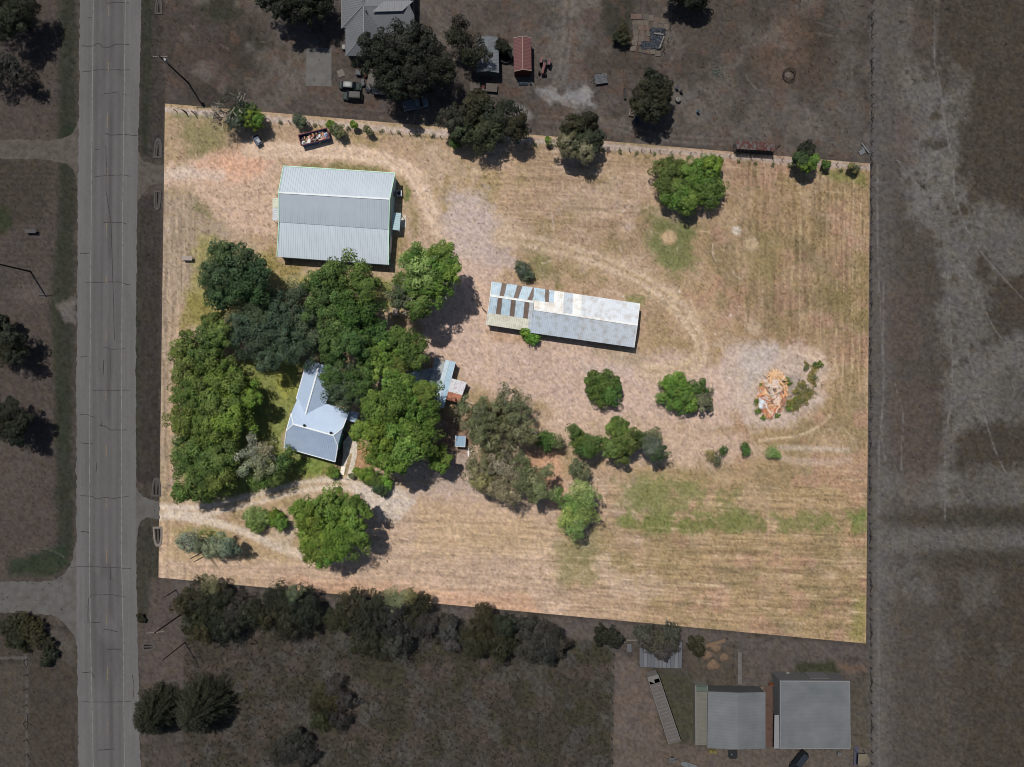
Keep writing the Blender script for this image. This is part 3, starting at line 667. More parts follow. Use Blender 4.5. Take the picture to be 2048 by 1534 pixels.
# -- the large barn
MR = mat('roof_metal_pale', (172, 181, 189), rough=.5, metal=.15, var=.04, scale=.7, stretch=(3, .25, 1), spec=.35, rgb2=(165, 174, 182), thr=.55, soft=.2, s2=.3)
MG = mat('trim_pale_green', (176, 214, 186), rough=.5, var=.05)
MW = mat('wall_metal_pale_blue', (150, 176, 178), rough=.6, var=.06, scale=.6)
A = [P(567, 332, 3.8), P(557, 385, 5.7), P(558, 444, 3.9), P(554, 513.5, 2.9)]
B = [P(790, 346, 3.8), P(779.5, 398, 5.7), P(777.5, 459, 3.9), P(777, 529.5, 2.9)]
barn = thing('metal_barn', base_of(A+B), 'large pale metal barn with green trim, beside the orange drive', 'barn')
slope([A[0], B[0], B[1], A[1]], MR, barn); slope([B[2], A[2], A[1], B[1]], MR, barn)
slope([B[3], A[3], lerp(A[2], A[2], 0)-Vector((0, 0, .09)), B[2]-Vector((0, 0, .09))], MR, barn, name='lean_to_roof')
trim(A, MG, barn); trim(B, MG, barn); trim([A[0], B[0]], MG, barn); trim([A[1], B[1]], mat('ridge_cap', (206, 212, 212), rough=.5), barn, .35, .08, 'ridge_cap')
wa, wb, ws = profile_walls(A, B, MW, barn)
ax = (B[0]-A[0]).normalized(); sd_ = (wb[3]-wb[0]); sd_.z = 0; wl_ = sd_.length; sd_.normalize()
def on_east(d, z): p = wb[0]+sd_*d; return Vector((p.x, p.y, z))+ax*.09
dq = math.atan2(sd_.y, sd_.x)
WF = mat('white_frame', (210, 214, 212), rough=.5, var=.04)
for d, w_, h_, z in ((3.6, 1.3, 1.1, 1.6), (14.6, 3.6, 2.2, 1.2), (18.2, 1.0, 1.0, 1.5)):
    f = MB().box(on_east(d, z), (w_, .1, h_), rz=dq).build('window' if h_ < 2 else 'roller_door', WF, barn, True)
    MB().box(on_east(d, z)+ax*.05, (w_-.2, .03, h_-.2), rz=dq).build('pane', glass() if h_ < 2 else WF, f, True)
MB().box(on_east(10.2, 1.05), (1.0, .08, 2.1), rz=dq).build('door', WF, barn, True)
# porches on the two gable walls
pe = [P(786, 425, 2.7), P(784, 459, 2.7), P(799, 461, 2.35), P(802, 426, 2.35)]
slope([pe[2], pe[3], pe[0], pe[1]], mat('porch_roof_blue_grey', (168, 192, 196), rough=.5, var=.05), barn, 'porch_roof', .4)
for p in (pe[2], pe[3]): MB().cyl((p.x-.15, p.y, 0), (p.x-.15, p.y, p.z-.06), .06).build('porch_post', WF, barn, True)
MB().box(P(805, 443, .06), (1.6, 2.6, .12)).build('porch_slab', CONL, barn, True)
pw = [P(545, 441, 2.6), P(545, 397, 2.6), P(557, 396, 2.9), P(557, 441, 2.9)]
slope([pw[0], lerp(pw[0], pw[1], .56), lerp(pw[3], pw[2], .56), pw[3]], mat('porch_roof_grey', (186, 188, 190), rough=.5), barn, 'porch_roof', .4)
slope([lerp(pw[0], pw[1], .58), pw[1], pw[2], lerp(pw[3], pw[2], .58)], mat('porch_roof_ivory', (196, 196, 178), rough=.6), barn, 'porch_roof', .4)
for p in (pw[0], pw[1]): MB().cyl((p.x+.15, p.y, 0), (p.x+.15, p.y, p.z-.06), .06).build('porch_post', WF, barn, True)
ac = thing('air_conditioner', P(799.5, 388.5, 0), 'square grey air conditioner outside the large barn', 'air conditioner')
MB().box((0, 0, .45), (1.15, 1.2, .9)).build('casing', mat('ac_grey', (172, 174, 180), rough=.5), ac)
MB().ring((0, 0, 0), .34, .42, .9, .94).build('fan_ring', mat('black_metal', (18, 18, 20), rough=.4), ac); MB().cyl((0, 0, .9), (0, 0, .915), .34, n=16).build('fan_grille', MATS['black_metal'], ac)
MB().box((.45, 0, .92), (.22, 1.15, .05)).build('top_cap', WF, ac)

# -- the long shed with the patched roof
sheds = {'ice': (176, 196, 208), 'light': (182, 200, 212), 'grey': (188, 195, 202), 'white': (226, 226, 222), 'ivory': (208, 206, 190), 'rust': (112, 96, 86), 'slate': (182, 192, 202), 'silver': (206, 211, 216), 'patch': (218, 214, 204)}
SM = {k: mat('sheet_'+k, c, rough=.5, var=.12, scale=1.4, stretch=(2, 2, 1), spec=.3, rgb2=(int(c[0]*.90), int(c[1]*.87), int(c[2]*.84)), thr=.58, soft=.12) for k, c in sheds.items()}
shed = thing('long_shed', P(1125, 630, 0), 'long shed with patched white, grey and brown metal roof sheets', 'shed')
A1 = [P(984, 563, 2.9), P(980.5, 591, 3.7), P(972.5, 649.5, 2.5)]; M1 = [P(1080, 577, 2.9), P(1067, 604, 3.7), P(1062, 663, 2.5)]
A2 = [P(1068, 575, 3.0), P(1067.5, 618.5, 4.1), P(1061.5, 665.5, 2.7)]; B2 = [P(1279.5, 607, 3.0), P(1274.5, 650, 4.1), P(1268, 695, 2.7)]
def sheets(a, b, c, d, cuts, t0, t1, keys, lift=0.0):
    """sheets between eave a-b and ridge d-c; cuts along the eave, t0..t1 up the slope"""
    for k in range(len(cuts)-1):
        s0, s1 = cuts[k], cuts[k+1]; e = -.0015
        q = [lerp(lerp(a, b, s), lerp(d, c, s), t) for s, t in ((s0+e, t0), (s1-e, t0), (s1-e, t1), (s0+e, t1))]
        slope(q, SM[keys[k]], shed, 'roof_sheet', .42, .03, .09, .05, lift+.008*((k % 2)))
n_c = [0, .21, .31, .53, .635, .85, .95, 1.0]
sheets(A1[0], M1[0], M1[1], A1[1], n_c, 0, .985, ['light', 'rust', 'ice', 'rust', 'light', 'rust', 'ice'])
s_c = [0, .18, .285, .49, .595, .80, .905, 1.0]
sheets(A1[2], M1[2], M1[1], A1[1], s_c, .41, .99, ['light', 'rust', 'ice', 'rust', 'light', 'rust', 'grey'], .015)
sheets(A1[2], M1[2], M1[1], A1[1], [0, .17, .5, .78, .93, 1.0], 0, .43, ['ivory', 'ivory', 'ivory', 'ivory', 'grey'])
trim([A1[1], M1[1]], SM['white'], shed, .45, .08, 'ridge_cap')
n2 = [0, .065, .105, .145, .19, .285, .37, .455, .73, 1.0]
sheets(A2[0], B2[0], B2[1], A2[1], n2, 0, .60, ['ice', 'ice', 'rust', 'light', 'white', 'grey', 'white', 'silver', 'silver'])
sheets(A2[0], B2[0], B2[1], A2[1], n2, .58, .99, ['patch', 'white', 'white', 'patch', 'white', 'grey', 'white', 'silver', 'silver'], .03)
sheets(A2[2], B2[2], B2[1], A2[1], [0, .225, .452, .73, 1.0], 0, .99, ['slate', 'slate', 'grey', 'grey'])
trim([A2[1], B2[1]], SM['white'], shed, .4, .08, 'ridge_cap'); trim([B2[0], B2[1], B2[2]], SM['white'], shed, .14, .1, 'verge_trim'); trim([A1[0], A1[1], A1[2]], SM['white'], shed, .12, .1, 'verge_trim'); trim([A2[1], A2[2]], SM['light'], shed, .14, .1, 'verge_trim')
DW = mat('weathered_wall', (120, 104, 92), var=.2, scale=1.5)
profile_walls(A1, M1, DW, shed, .35, .12); profile_walls(A2, B2, DW, shed, .35, .12)
for k in (0, .25, .5, .75, 1):
    p = lerp(A1[2], M1[2], k); MB().cyl((p.x+.3, p.y+.15, 0), (p.x+.3, p.y+.15, p.z-.1), .08).build('post', DW, shed, True)

# -- the house
def slope_h(pts, m, parent, name='roof', lift=0.0): return slope(pts, m, parent, name, .42, .07, .05, .022, lift)
HM = mat('house_roof_metal', (170, 186, 206), rough=.45, metal=.12, var=.05, scale=.8, stretch=(2, 2, 1), spec=.35, rgb2=(163, 180, 202), thr=.56, soft=.2)
TE = mat('teal_siding', (44, 112, 98), rough=.7, var=.08, scale=1, stretch=(1, 1, 8))
k3 = 1-3.0/H
def HW(u, v, z):
    px = 568.3+.963*u+.27*v; py = 895+.27*u-.963*v
    return Vector(((px-1024)*S*k3, (767-py)*S*k3, z))
house = thing('house', HW(52, 70, 0), 'blue grey metal roofed house with green siding, below the tall trees', 'house')
E0, ZR, ZJ = 3.0, 5.6, 4.75
c = 12  # clipped gable ends
slope_h([HW(0, 0, E0), HW(106, 0, E0), HW(106, 35, ZJ), HW(106-c, 53.5, ZR), HW(c, 53.5, ZR), HW(0, 35, ZJ)], HM, house)
slope_h([HW(106, 107, E0), HW(0, 107, E0), HW(0, 72, ZJ), HW(c, 53.5, ZR), HW(106-c, 53.5, ZR), HW(106, 72, ZJ)], HM, house)
for uu, ur in ((0, c), (106, 106-c)):
    slope_h([HW(uu, 35, ZJ), HW(uu, 72, ZJ), HW(ur, 53.5, ZR)], HM, house)
wr, zr = 27, 4.5
slope_h([HW(-3, 181, E0), HW(-3, 100, E0), HW(wr, 77, zr), HW(wr, 181, zr)], HM, house, name='wing_roof', lift=.02)
slope_h([HW(57, 107, E0), HW(57, 181, E0), HW(wr, 181, zr), HW(wr, 77, zr)], HM, house, name='wing_roof', lift=.02)
RC = mat('ridge_white_metal', (222, 226, 226), rough=.5, var=.03)
trim([HW(c, 53.5, ZR), HW(106-c, 53.5, ZR)], RC, house, .32, .07, 'ridge_cap'); trim([HW(wr, 77, zr+.03), HW(wr, 181, zr+.03)], RC, house, .3, .07, 'ridge_cap')
trim([HW(0, 0, E0), HW(0, 35, ZJ), HW(c, 53.5, ZR)], RC, house, .18, .1, 'rake_trim'); trim([HW(106, 0, E0), HW(106, 35, ZJ), HW(106-c, 53.5, ZR)], RC, house, .18, .1, 'rake_trim'); trim([HW(106, 107, E0), HW(106, 72, ZJ), HW(106-c, 53.5, ZR)], RC, house, .16, .1, 'rake_trim')
trim([HW(0, 35, ZJ), HW(0, 72, ZJ), HW(c, 53.5, ZR)], RC, house, .16, .1, 'rake_trim'); trim([HW(-3, 100, E0), HW(-3, 181, E0), HW(wr, 181, zr)], RC, house, .16, .1, 'rake_trim'); trim([HW(0, 0, E0), HW(106, 0, E0)], RC, house, .14, .12, 'gutter')
i = 4
mb = MB().prism([HW(i, i, 0), HW(106-i, i, 0), HW(106-i, 107-i, 0), HW(i, 107-i, 0)], 0, 2.85)
mb.build('wall', TE, house, True)
MB().prism([HW(2, 104, 0), HW(53, 104, 0), HW(53, 177, 0), HW(2, 177, 0)], 0, 2.85).build('wing_wall', TE, house, True)
for uu in (i, 106-i): 
    o = MB().add([HW(uu, i, 2.85), HW(uu, 103, 2.85), HW(uu, 71, 4.6), HW(uu, 36, 4.6)], [(0, 1, 2, 3)]).build('gable_wall', TE, house, True)
    sd = o.modifiers.new('thick', 'SOLIDIFY'); sd.thickness = .1; sd.offset = 0
for uu, vv in ((34, 57), (88, 57)):
    p = HW(uu, vv, 5.45); f = MB().cyl(p, p+Vector((0, 0, .35)), .16, n=12).build('roof_vent', RC, house, True)
    MB().cyl(p+Vector((0, 0, .33)), p+Vector((0, 0, .5)), .3, .2, n=12).build('vent_cap', MATS['black_metal'], f, True)
for uu, vv in ((33, 18), (87, 28)):
    p = HW(uu, vv, 3.0+2.6*vv/53.5); MB().cyl(p, p+Vector((0, 0, .3)), .07).build('vent_pipe', RC, house, True)
for vv in (20, 60, 86):
    p = HW(106-i, vv, 1.6); d = (HW(106, 50, 0)-HW(0, 50, 0)).normalized(); a = math.atan2(d.y, d.x)
    f = MB().box(p+d*.04, (.08, 1.1, 1.3), rz=a).build('window', WF, house, True); MB().box(p+d*.09, (.03, .9, 1.1), rz=a).build('pane', glass(), f, True)
for uu in (25, 75):
    p = HW(uu, i, 1.6); d = -(HW(50, 50, 0)-HW(50, 0, 0)).normalized(); a = math.atan2(d.y, d.x)
    f = MB().box(p+d*.04, (.08, 1.4, 1.3), rz=a).build('window', WF, house, True); MB().box(p+d*.09, (.03, 1.2, 1.1), rz=a).build('pane', glass(), f, True)
# back porch roof
bp = [HW(104, 86, 2.6), HW(124, 86, 2.3), HW(124, 106, 2.3), HW(104, 106, 2.6)]
slope([bp[1], bp[2], bp[3], bp[0]], mat('porch_blue', (170, 186, 206), rough=.5), house, 'porch_roof', .4)
for p in (bp[1], bp[2]): MB().cyl((p.x, p.y, 0), p-Vector((0, 0, .08)), .07).build('porch_post', WF, house, True)

# -- tin sheds beside the yard
tin = thing('tin_shed', P(880, 765, 0), 'blue tinged tin shed half under the bright green tree', 'shed')
TS = {k: mat('tin_'+k, c_, rough=.5, var=.1, scale=1.5, rgb2=r2, thr=.6, soft=.08) for k, c_, r2 in (('blue', (166, 190, 206), (150, 172, 190)), ('pale', (190, 204, 212), (172, 186, 196)), ('stain', (166, 168, 166), (126, 106, 92)), ('grey', (150, 158, 168), (120, 116, 116)))}
q0, q1, q2, q3 = P(870, 714, 2.9), P(911, 724, 2.6), P(887, 816, 2.4), P(848, 806, 2.7)
cuts = [0, .25, .5, .72, 1.0]
for k, key in enumerate(('grey', 'stain', 'pale', 'blue')):
    slope([lerp(q0, q1, cuts[k]+.004), lerp(q0, q1, cuts[k+1]-.004), lerp(lerp(q0, q1, cuts[k+1]-.004), lerp(q3, q2, cuts[k+1]-.004), .42), lerp(lerp(q0, q1, cuts[k]+.004), lerp(q3, q2, cuts[k]+.004), .42)], TS[key], tin, 'roof_sheet', .3, .03, .06, .03, .01*k)
for k, key in enumerate(('stain', 'grey', 'pale', 'blue')):
    slope([lerp(lerp(q0, q1, cuts[k]+.004), lerp(q3, q2, cuts[k]+.004), .41), lerp(lerp(q0, q1, cuts[k+1]-.004), lerp(q3, q2, cuts[k+1]-.004), .41), lerp(q3, q2, cuts[k+1]-.004), lerp(q3, q2, cuts[k]+.004)], TS[key], tin, 'roof_sheet', .3, .03, .06, .03, -.05+.01*k)
trim([q1, q2], TS['pale'], tin, .12, .1, 'verge_trim')
MB().prism([lerp(q, P(880, 765, 2.6), .06) for q in (q0, q1, q2, q3)], 0, 2.3).build('wall', DW, tin, True)
l0, l1, l2, l3 = P(812, 744, 2.3), P(869, 735, 2.6), P(852, 792, 2.6), P(808, 790, 2.3)
lean = thing('lean_to', P(838, 765, 0), 'dark tin lean-to roof in tree shade joined to the blue tin shed', 'lean-to')
for k in range(4):
    slope([lerp(l0, l1, k/4+.004), lerp(l0, l1, (k+1)/4-.004), lerp(l3, l2, (k+1)/4-.004), lerp(l3, l2, k/4+.004)], TS[('grey', 'pale', 'stain', 'grey')[k]], lean, 'roof_sheet', .3, .03, .06, .03, .012*(k % 2))
for p in (l0, l1, l2, l3): MB().cyl((p.x, p.y, 0), (p.x, p.y, p.z-.06), .07).build('post', DW, lean, True)
an = thing('rusty_shed', P(915, 782, 0), 'small shed with rust spotted grey and orange roof sheets', 'shed')
a0, a1, a2, a3 = P(902.5, 756.5, 2.5), P(934, 765, 2.3), P(919, 806, 2.2), P(892, 799, 2.4)
RS = mat('tin_rust_spots', (204, 204, 208), rough=.6, var=.08, rgb2=(160, 104, 86), scale=3, thr=.62, soft=.04, s2=2.2); RO = mat('tin_orange_rust', (176, 116, 92), rough=.7, var=.15, rgb2=(150, 100, 82), scale=2, thr=.55, soft=.1)
for k in range(3):
    s0, s1 = k/3+.004, (k+1)/3-.004
    slope([lerp(a0, a1, s0), lerp(a0, a1, s1), lerp(lerp(a0, a1, s1), lerp(a3, a2, s1), .62), lerp(lerp(a0, a1, s0), lerp(a3, a2, s0), .62)], RS, an, 'roof_sheet', .3, .03, .06, .03, .02+.01*(k % 2))
    slope([lerp(lerp(a0, a1, s0), lerp(a3, a2, s0), .6), lerp(lerp(a0, a1, s1), lerp(a3, a2, s1), .6), lerp(a3, a2, s1), lerp(a3, a2, s0)], RO, an, 'roof_sheet', .3, .03, .06, .03, -.02+.01*(k % 2))
MB().prism([lerp(q, P(912, 781, 2.3), .1) for q in (a0, a1, a2, a3)], 0, 2.1).build('wall', DW, an, True)
bx = thing('pump_house', P(920.5, 882, 0), 'tiny blue grey roofed pump house under the grey green oak', 'shed')
b0 = [P(911, 871, 1.9), P(931, 872.5, 1.9), P(930, 894, 1.7), P(910, 892.5, 1.7)]
slope([b0[3], b0[2], b0[1], b0[0]], mat('box_roof_blue', (142, 166, 186), rough=.5, var=.12, scale=3), bx, 'roof', .35); trim([b0[0], b0[3], b0[2], b0[1]], SM['white'], bx, .08, .08, 'roof_trim')
MB().prism([lerp(q, P(920.5, 882, 1.8), .1) for q in b0], 0, 1.66).build('wall', DW, bx, True); MB().box(P(920.5, 892, .75), (.8, .06, 1.4)).build('door', WF, bx, True)

# -- neighbour's buildings, with the dimming put into their colours
NR = mat('roof_dim_grey', (99, 101, 105), rough=.6, var=.06, scale=.5, rgb2=(93, 95, 99), thr=.5, soft=.2)
NW_ = mat('wall_dim', (66, 66, 66), var=.1)
ND = mat('roof_trim_dim', (120, 121, 124), rough=.6)
ranch = thing('ranch_house', P(757, 40, 0), 'grey hipped metal roof house at the top edge beside the concrete pad', 'house')
e, r1 = 3.0, 5.0
slope([P(765, 112, e), P(691, 111.5, e), P(727.5, 68, r1)], NR, ranch)
slope([P(691, 111.5, e), P(691.5, -70, e), P(728, -30, r1), P(727.5, 68, r1)], NR, ranch)
slope([P(828.5, 66, e), P(765, 66, e), P(727.5, 12, r1), P(820, 12, r1), P(828.5, 30, 4.2)], NR, ranch, lift=.02)
slope([P(765, 66, e), P(765, 112, e), P(727.5, 68, r1), P(727.5, 12, r1)], NR, ranch)
slope([P(728, -70, e), P(828.5, -70, e), P(820, 12, r1), P(728, 12, r1)], NR, ranch)
slope([P(728, 57, e), P(683, 56.5, e), P(725.5, 10.5, 4.85)], NR, ranch, 'wing_roof', lift=.12)
slope([P(683, 56.5, e), P(684, -70, e), P(726, -40, 4.85), P(725.5, 10.5, 4.85)], NR, ranch, 'wing_roof', lift=.12)
slope([P(745, 25, 4.7), P(805, 23.5, 4.7), P(828, 3, 4.75), P(768, 4.5, 4.75)], mat('roof_dim_light', (112, 113, 116), rough=.6), ranch, 'dormer_roof', lift=.32)
MB().prism([P(694, 107, e), P(826, 107, e), P(826, 62, e), P(826, -64, e), P(688, -64, e), P(688, 52, e)], 0, 2.9).build('wall', NW_, ranch, True)
trim([P(691, 111.5, e), P(727.5, 68, r1), P(727.5, 12, r1)], ND, ranch, .14, .06, 'ridge_cap'); trim([P(683, 56.5, 3.12), P(725.5, 10.5, 4.97)], ND, ranch, .12, .05, 'ridge_cap'); trim([P(683, 56.5, e), P(683.5, -60, e)], ND, ranch, .14, .1, 'gutter')
MB().cyl(P(732, 22, 4.6), P(732, 22, 5.3), .12).build('vent_pipe', MATS['black_metal'], ranch, True)
na = thing('air_conditioner', P(689, 97, 0), 'small pale air conditioner against the hipped grey house wall', 'air conditioner')
MB().box((0, 0, .4), (.75, 1.0, .8)).build('casing', mat('ac_dim', (122, 120, 116)), na); MB().cyl((0, 0, .8), (0, 0, .83), .28, n=14).build('fan_grille', MATS['black_metal'], na)

def gable(name, label, cat, A, B, mr, mw, rib=.4, mt=None, inset=.15, rw=.07, rh=.04):
    t = thing(name, base_of(A+B), label, cat)
    slope([A[0], B[0], B[1], A[1]], mr, t, rib=rib, rw=rw, rh=rh); slope([B[2], A[2], A[1], B[1]], mr, t, rib=rib, rw=rw, rh=rh)
    profile_walls(A, B, mw, t, inset, .08)
    if mt:
        trim(A, mt, t, .14, .1, 'verge_trim'); trim(B, mt, t, .14, .1, 'verge_trim'); trim([A[1], B[1]], mt, t, .16, .06, 'ridge_cap')
    return t
ws_ = gable('grey_shed', 'grey gable shed with green end wall by the red roofed shed', 'shed', [P(954, 75, 2.6), P(975.5, 71, 3.1), P(997, 75, 2.6)], [P(953, 145, 2.6), P(976, 142, 3.1), P(998, 145.5, 2.6)], mat('shed_roof_dim', (104, 107, 110), var=.1, rgb2=(90, 95, 100), thr=.55), mat('wall_dim_green', (58, 66, 63), var=.1), .3)
rs_ = gable('red_shed', 'small shed with dull red metal roof and pale trim', 'shed', [P(1027, 76, 2.7), P(1045, 72.5, 3.2), P(1062, 75.5, 2.7)], [P(1028, 143, 2.7), P(1045.5, 139, 3.2), P(1063, 141.5, 2.7)], mat('roof_dull_red', (104, 70, 68), var=.06, rgb2=(96, 64, 63), thr=.5, soft=.2), mat('wall_dull_red', (70, 30, 28), var=.1), .3, mat('trim_dim_tan', (134, 116, 106)))
# south east barns
NB = mat('barn_roof_dim', (104, 106, 108), rough=.6, var=.05, scale=.4, rgb2=(91, 94, 96), thr=.5, soft=.2)
gb = gable('gable_barn', 'grey gable barn between the old trailer and the flat roofed barn', 'barn', [P(1416, 1383, 3.4), P(1476, 1385.5, 4.3), P(1531, 1384.5, 3.4)], [P(1414.5, 1496, 3.4), P(1475.5, 1499, 4.3), P(1531, 1497, 3.4)], NB, NW_, .7, None, .2, .12, .07)
fb = thing('flat_barn', P(1628, 1425, 0), 'wide low pitched grey barn in the lower right yard', 'barn')
f0, f1, f2, f3 = P(1560, 1362, 4.6), P(1699, 1362.5, 4.4), P(1700, 1497, 4.0), P(1560, 1496, 4.2)
slope([f3, f0, f1, f2], NB, fb, 'roof', .9, .07, .12, .06); trim([f0, f1, f2, f3, f0], ND, fb, .14, .12, 'roof_trim')
FW = mat('wall_dim_grey', (84, 83, 83), var=.05, stretch=(4, 4, .3))
zz = 3.85; pr = [lerp(p, P(1628, 1428, 4.3), .015) for p in (f0, f1, f2, f3)]; MB().prism(pr, 0, zz).build('wall', FW, fb, True)
mbd = MB().box((pr[0].x+9, pr[0].y+.06, 1.6), (4.2, .1, 3.2)); mbd.build('roller_door', mat('door_dim', (92, 90, 90)), fb, True)
slope([P(1548, 1497, 3.2), P(1549, 1430, 3.2), P(1560, 1430, 3.6), P(1560, 1497, 3.6)], mat('awning_dim', (118, 119, 121), var=.04), fb, 'awning', .5)
for y in (1434, 1464, 1494): p = P(1554.5, y, 3.1); MB().cyl((p.x, p.y, 0), p, .07).build('awning_post', NW_, fb, True)
sheet('red_dirt_strip', [(1531, 1372), (1551, 1372), (1549, 1493), (1531, 1493)], .02, mat('red_dirt', (80, 62, 54), rough=1, var=.2, scale=1, rgb2=(60, 50, 46), thr=.62, soft=.06), jit=1, seed=12)
# sheet roofed shelter at the lower boundary
sh = thing('sheet_roof_shelter', P(1321, 1310, 0), 'low shelter with weathered grey sheet roof under a grey green tree', 'shelter')
h0, h1, h2, h3 = P(1279, 1281, 2.3), P(1365, 1284, 2.3), P(1363.5, 1337, 2.0), P(1279, 1334, 2.0)
DS = [mat('sheet_dim_%s' % 'abc'[k], c_, rough=.6, var=.08, scale=2) for k, c_ in enumerate(((96, 97, 101), (88, 89, 94), (102, 102, 106)))]
rr = random.Random(9)
for k in range(11): slope([lerp(h3, h2, k/11+.003), lerp(h3, h2, (k+1)/11-.003), lerp(h0, h1, (k+1)/11-.003), lerp(h0, h1, k/11+.003)], DS[rr.randrange(3)], sh, 'roof_sheet', .3, .03, .05, .03, .012*(k % 2))
for p in (h0, h1, h2, h3, lerp(h2, h3, .5), lerp(h0, h1, .5)): MB().cyl((p.x*1.0, p.y, 0), (p.x, p.y, p.z-.05), .08).build('post', NW_, sh, True)
# ------------------------------------------------------------------ trees and shrubs
def leaf_mat():
    m = bpy.data.materials.new('leaf'); m.use_nodes = True; n = m.node_tree.nodes; L = m.node_tree.links
    p = n['Principled BSDF']; p.inputs['Roughness'].default_value = .6; p.inputs['Specular IOR Level'].default_value = .25
    at = n.new('ShaderNodeAttribute'); at.attribute_name = 'Col'; L.new(at.outputs[0], p.inputs['Base Color'])
    tr = n.new('ShaderNodeBsdfTranslucent'); mx = n.new('ShaderNodeMixShader'); mx.inputs[0].default_value = .28
    L.new(at.outputs[0], tr.inputs[0]); L.new(p.outputs[0], mx.inputs[1]); L.new(tr.outputs[0], mx.inputs[2])
    L.new(mx.outputs[0], n['Material Output'].inputs[0]); return m
LEAF = leaf_mat()
BARK = mat('bark', (92, 80, 68), rough=1, var=.25, scale=3, stretch=(1, 1, .3)); BARKD = mat('bark_dim', (42, 38, 34), rough=1, var=.2); BARKP = mat('bark_pale', (176, 168, 152), rough=1, var=.15)
# colour classes: (leaf colour, second leaf colour), linear albedo; d_ ones have the surroundings' dimming mixed in
LC = {
 'oakgrey': ((.105, .122, .055), (.195, .200, .110)), 'm_grey': ((.040, .048, .022), (.075, .083, .040)),
 'bright': ((0.1000, 0.1830, 0.0297), (0.1625, 0.2318, 0.0405)), 'yellow': ((.080, .128, .028), (.138, .182, .042)), 'mid': ((0.0625, 0.1220, 0.0297), (0.1063, 0.1647, 0.0405)),
 'dark': ((.044, .082, .032), (.078, .122, .050)), 'blue': ((.050, .080, .042), (.085, .118, .062)), 'olive': ((0.1344, 0.1456, 0.0672), (0.2016, 0.2016, 0.0952)),
 'greygreen': ((0.0875, 0.1098, 0.0607), (0.1625, 0.1708, 0.1148)), 'pale': ((0.1904, 0.1960, 0.1232), (0.2912, 0.2856, 0.1904)), 'light': ((0.1625, 0.2440, 0.0675), (0.2750, 0.3538, 0.1215)), 'silver': ((0.2128, 0.2408, 0.1568), (0.3024, 0.3248, 0.2240)),
 'lime': ((0.1125, 0.2440, 0.0338), (0.2000, 0.3416, 0.0540)), 'gold': ((0.2352, 0.2128, 0.0560), (0.3248, 0.2688, 0.0896)),
 'd_dark': ((0.0131, 0.0172, 0.0101), (0.0248, 0.0283, 0.0167)), 'd_mid': ((0.0207, 0.0248, 0.0130), (0.0373, 0.0393, 0.0217)), 'd_grey': ((0.0262, 0.0269, 0.0203), (0.0483, 0.0462, 0.0362)), 'd_olive': ((0.0262, 0.0276, 0.0130), (0.0455, 0.0442, 0.0210)), 'd_pale': ((0.0414, 0.0428, 0.0333), (0.0690, 0.0676, 0.0536)), 'd_brown': ((0.0359, 0.0304, 0.0232), (0.0580, 0.0497, 0.0377)),
}
def sphere_dirs(r, n, zlo):
    z = r.uniform(zlo, 1, n); a = r.uniform(0, 2*np.pi, n); q = np.sqrt(1-z*z)
    return np.stack([q*np.cos(a), q*np.sin(a), z], 1)
def leaf_cloud(r, cen, rad, num, size, c1, c2, outward, flat=.35, clump_var=.32):
    """num leaf quads round each clump centre"""
    n = len(cen); k = np.repeat(np.arange(n), num)
    d = sphere_dirs(r, n*num, -.35); rr_ = r.uniform(.35, 1.0, n*num)**.5
    pos = cen[k]+d*(rad[k]*rr_)[:, None]*np.array([1, 1, .8])
    nor = d*.75+outward[k]*.45+r.normal(0, .45, (n*num, 3))+np.array([0, 0, flat]); nor /= np.linalg.norm(nor, axis=1, keepdims=True)
    t = np.cross(nor, r.normal(0, 1, (n*num, 3))); t /= np.linalg.norm(t, axis=1, keepdims=True)+1e-9; b = np.cross(nor, t)
    s = size*r.uniform(.6, 1.35, n*num)[:, None]; w = s*r.uniform(.4, .75, (n*num, 1))
    v = np.stack([pos-t*s, pos-b*w, pos+t*s, pos+b*w], 1).reshape(-1, 3)
    mixk = np.clip(.5+.5*r.normal(0, .6, n)[k]*clump_var/.32+r.normal(0, .3, n*num), 0, 1)[:, None]
    val = ((1+clump_var*r.uniform(-1, 1, n))[k]*r.uniform(.78, 1.22, n*num))[:, None]
    c = (np.array(c1)*(1-mixk)+np.array(c2)*mixk)*val
    return v, np.repeat(c, 4, 0)
STY = { # clump radius, leaf half length, leaves per clump, clump spacing factor, keep fraction, vertical squash
 'broad': (1.0, .21, 92, .80, .84, .8), 'fine': (.85, .16, 88, .80, .82, .75), 'sparse': (.72, .18, 40, .9, .56, .8), 'shrub': (.42, .15, 46, .95, .95, .85), 'twig': (.55, .13, 20, 1.0, .6, .8), 'wispy': (.7, .18, 36, 1.0, .75, .8)}
def limbs(mb, base, tips, r, r0, splay=.5):
    for t in tips:
        a = Vector(base); b = Vector(t); n = 4; prev = a; pr = r0
        for i in range(1, n+1):
            q = i/n; p = a.lerp(b, q); p.z = a.z+(b.z-a.z)*(q**(.8)); j = .07*(b-a).length*(1 if i < n else 0)
            p += Vector((r.normal()*j, r.normal()*j, r.normal()*j*.5)); rad = r0*(1-.8*q); mb.cyl(prev, p, pr, rad, n=6, cap=False); prev, pr = p, rad
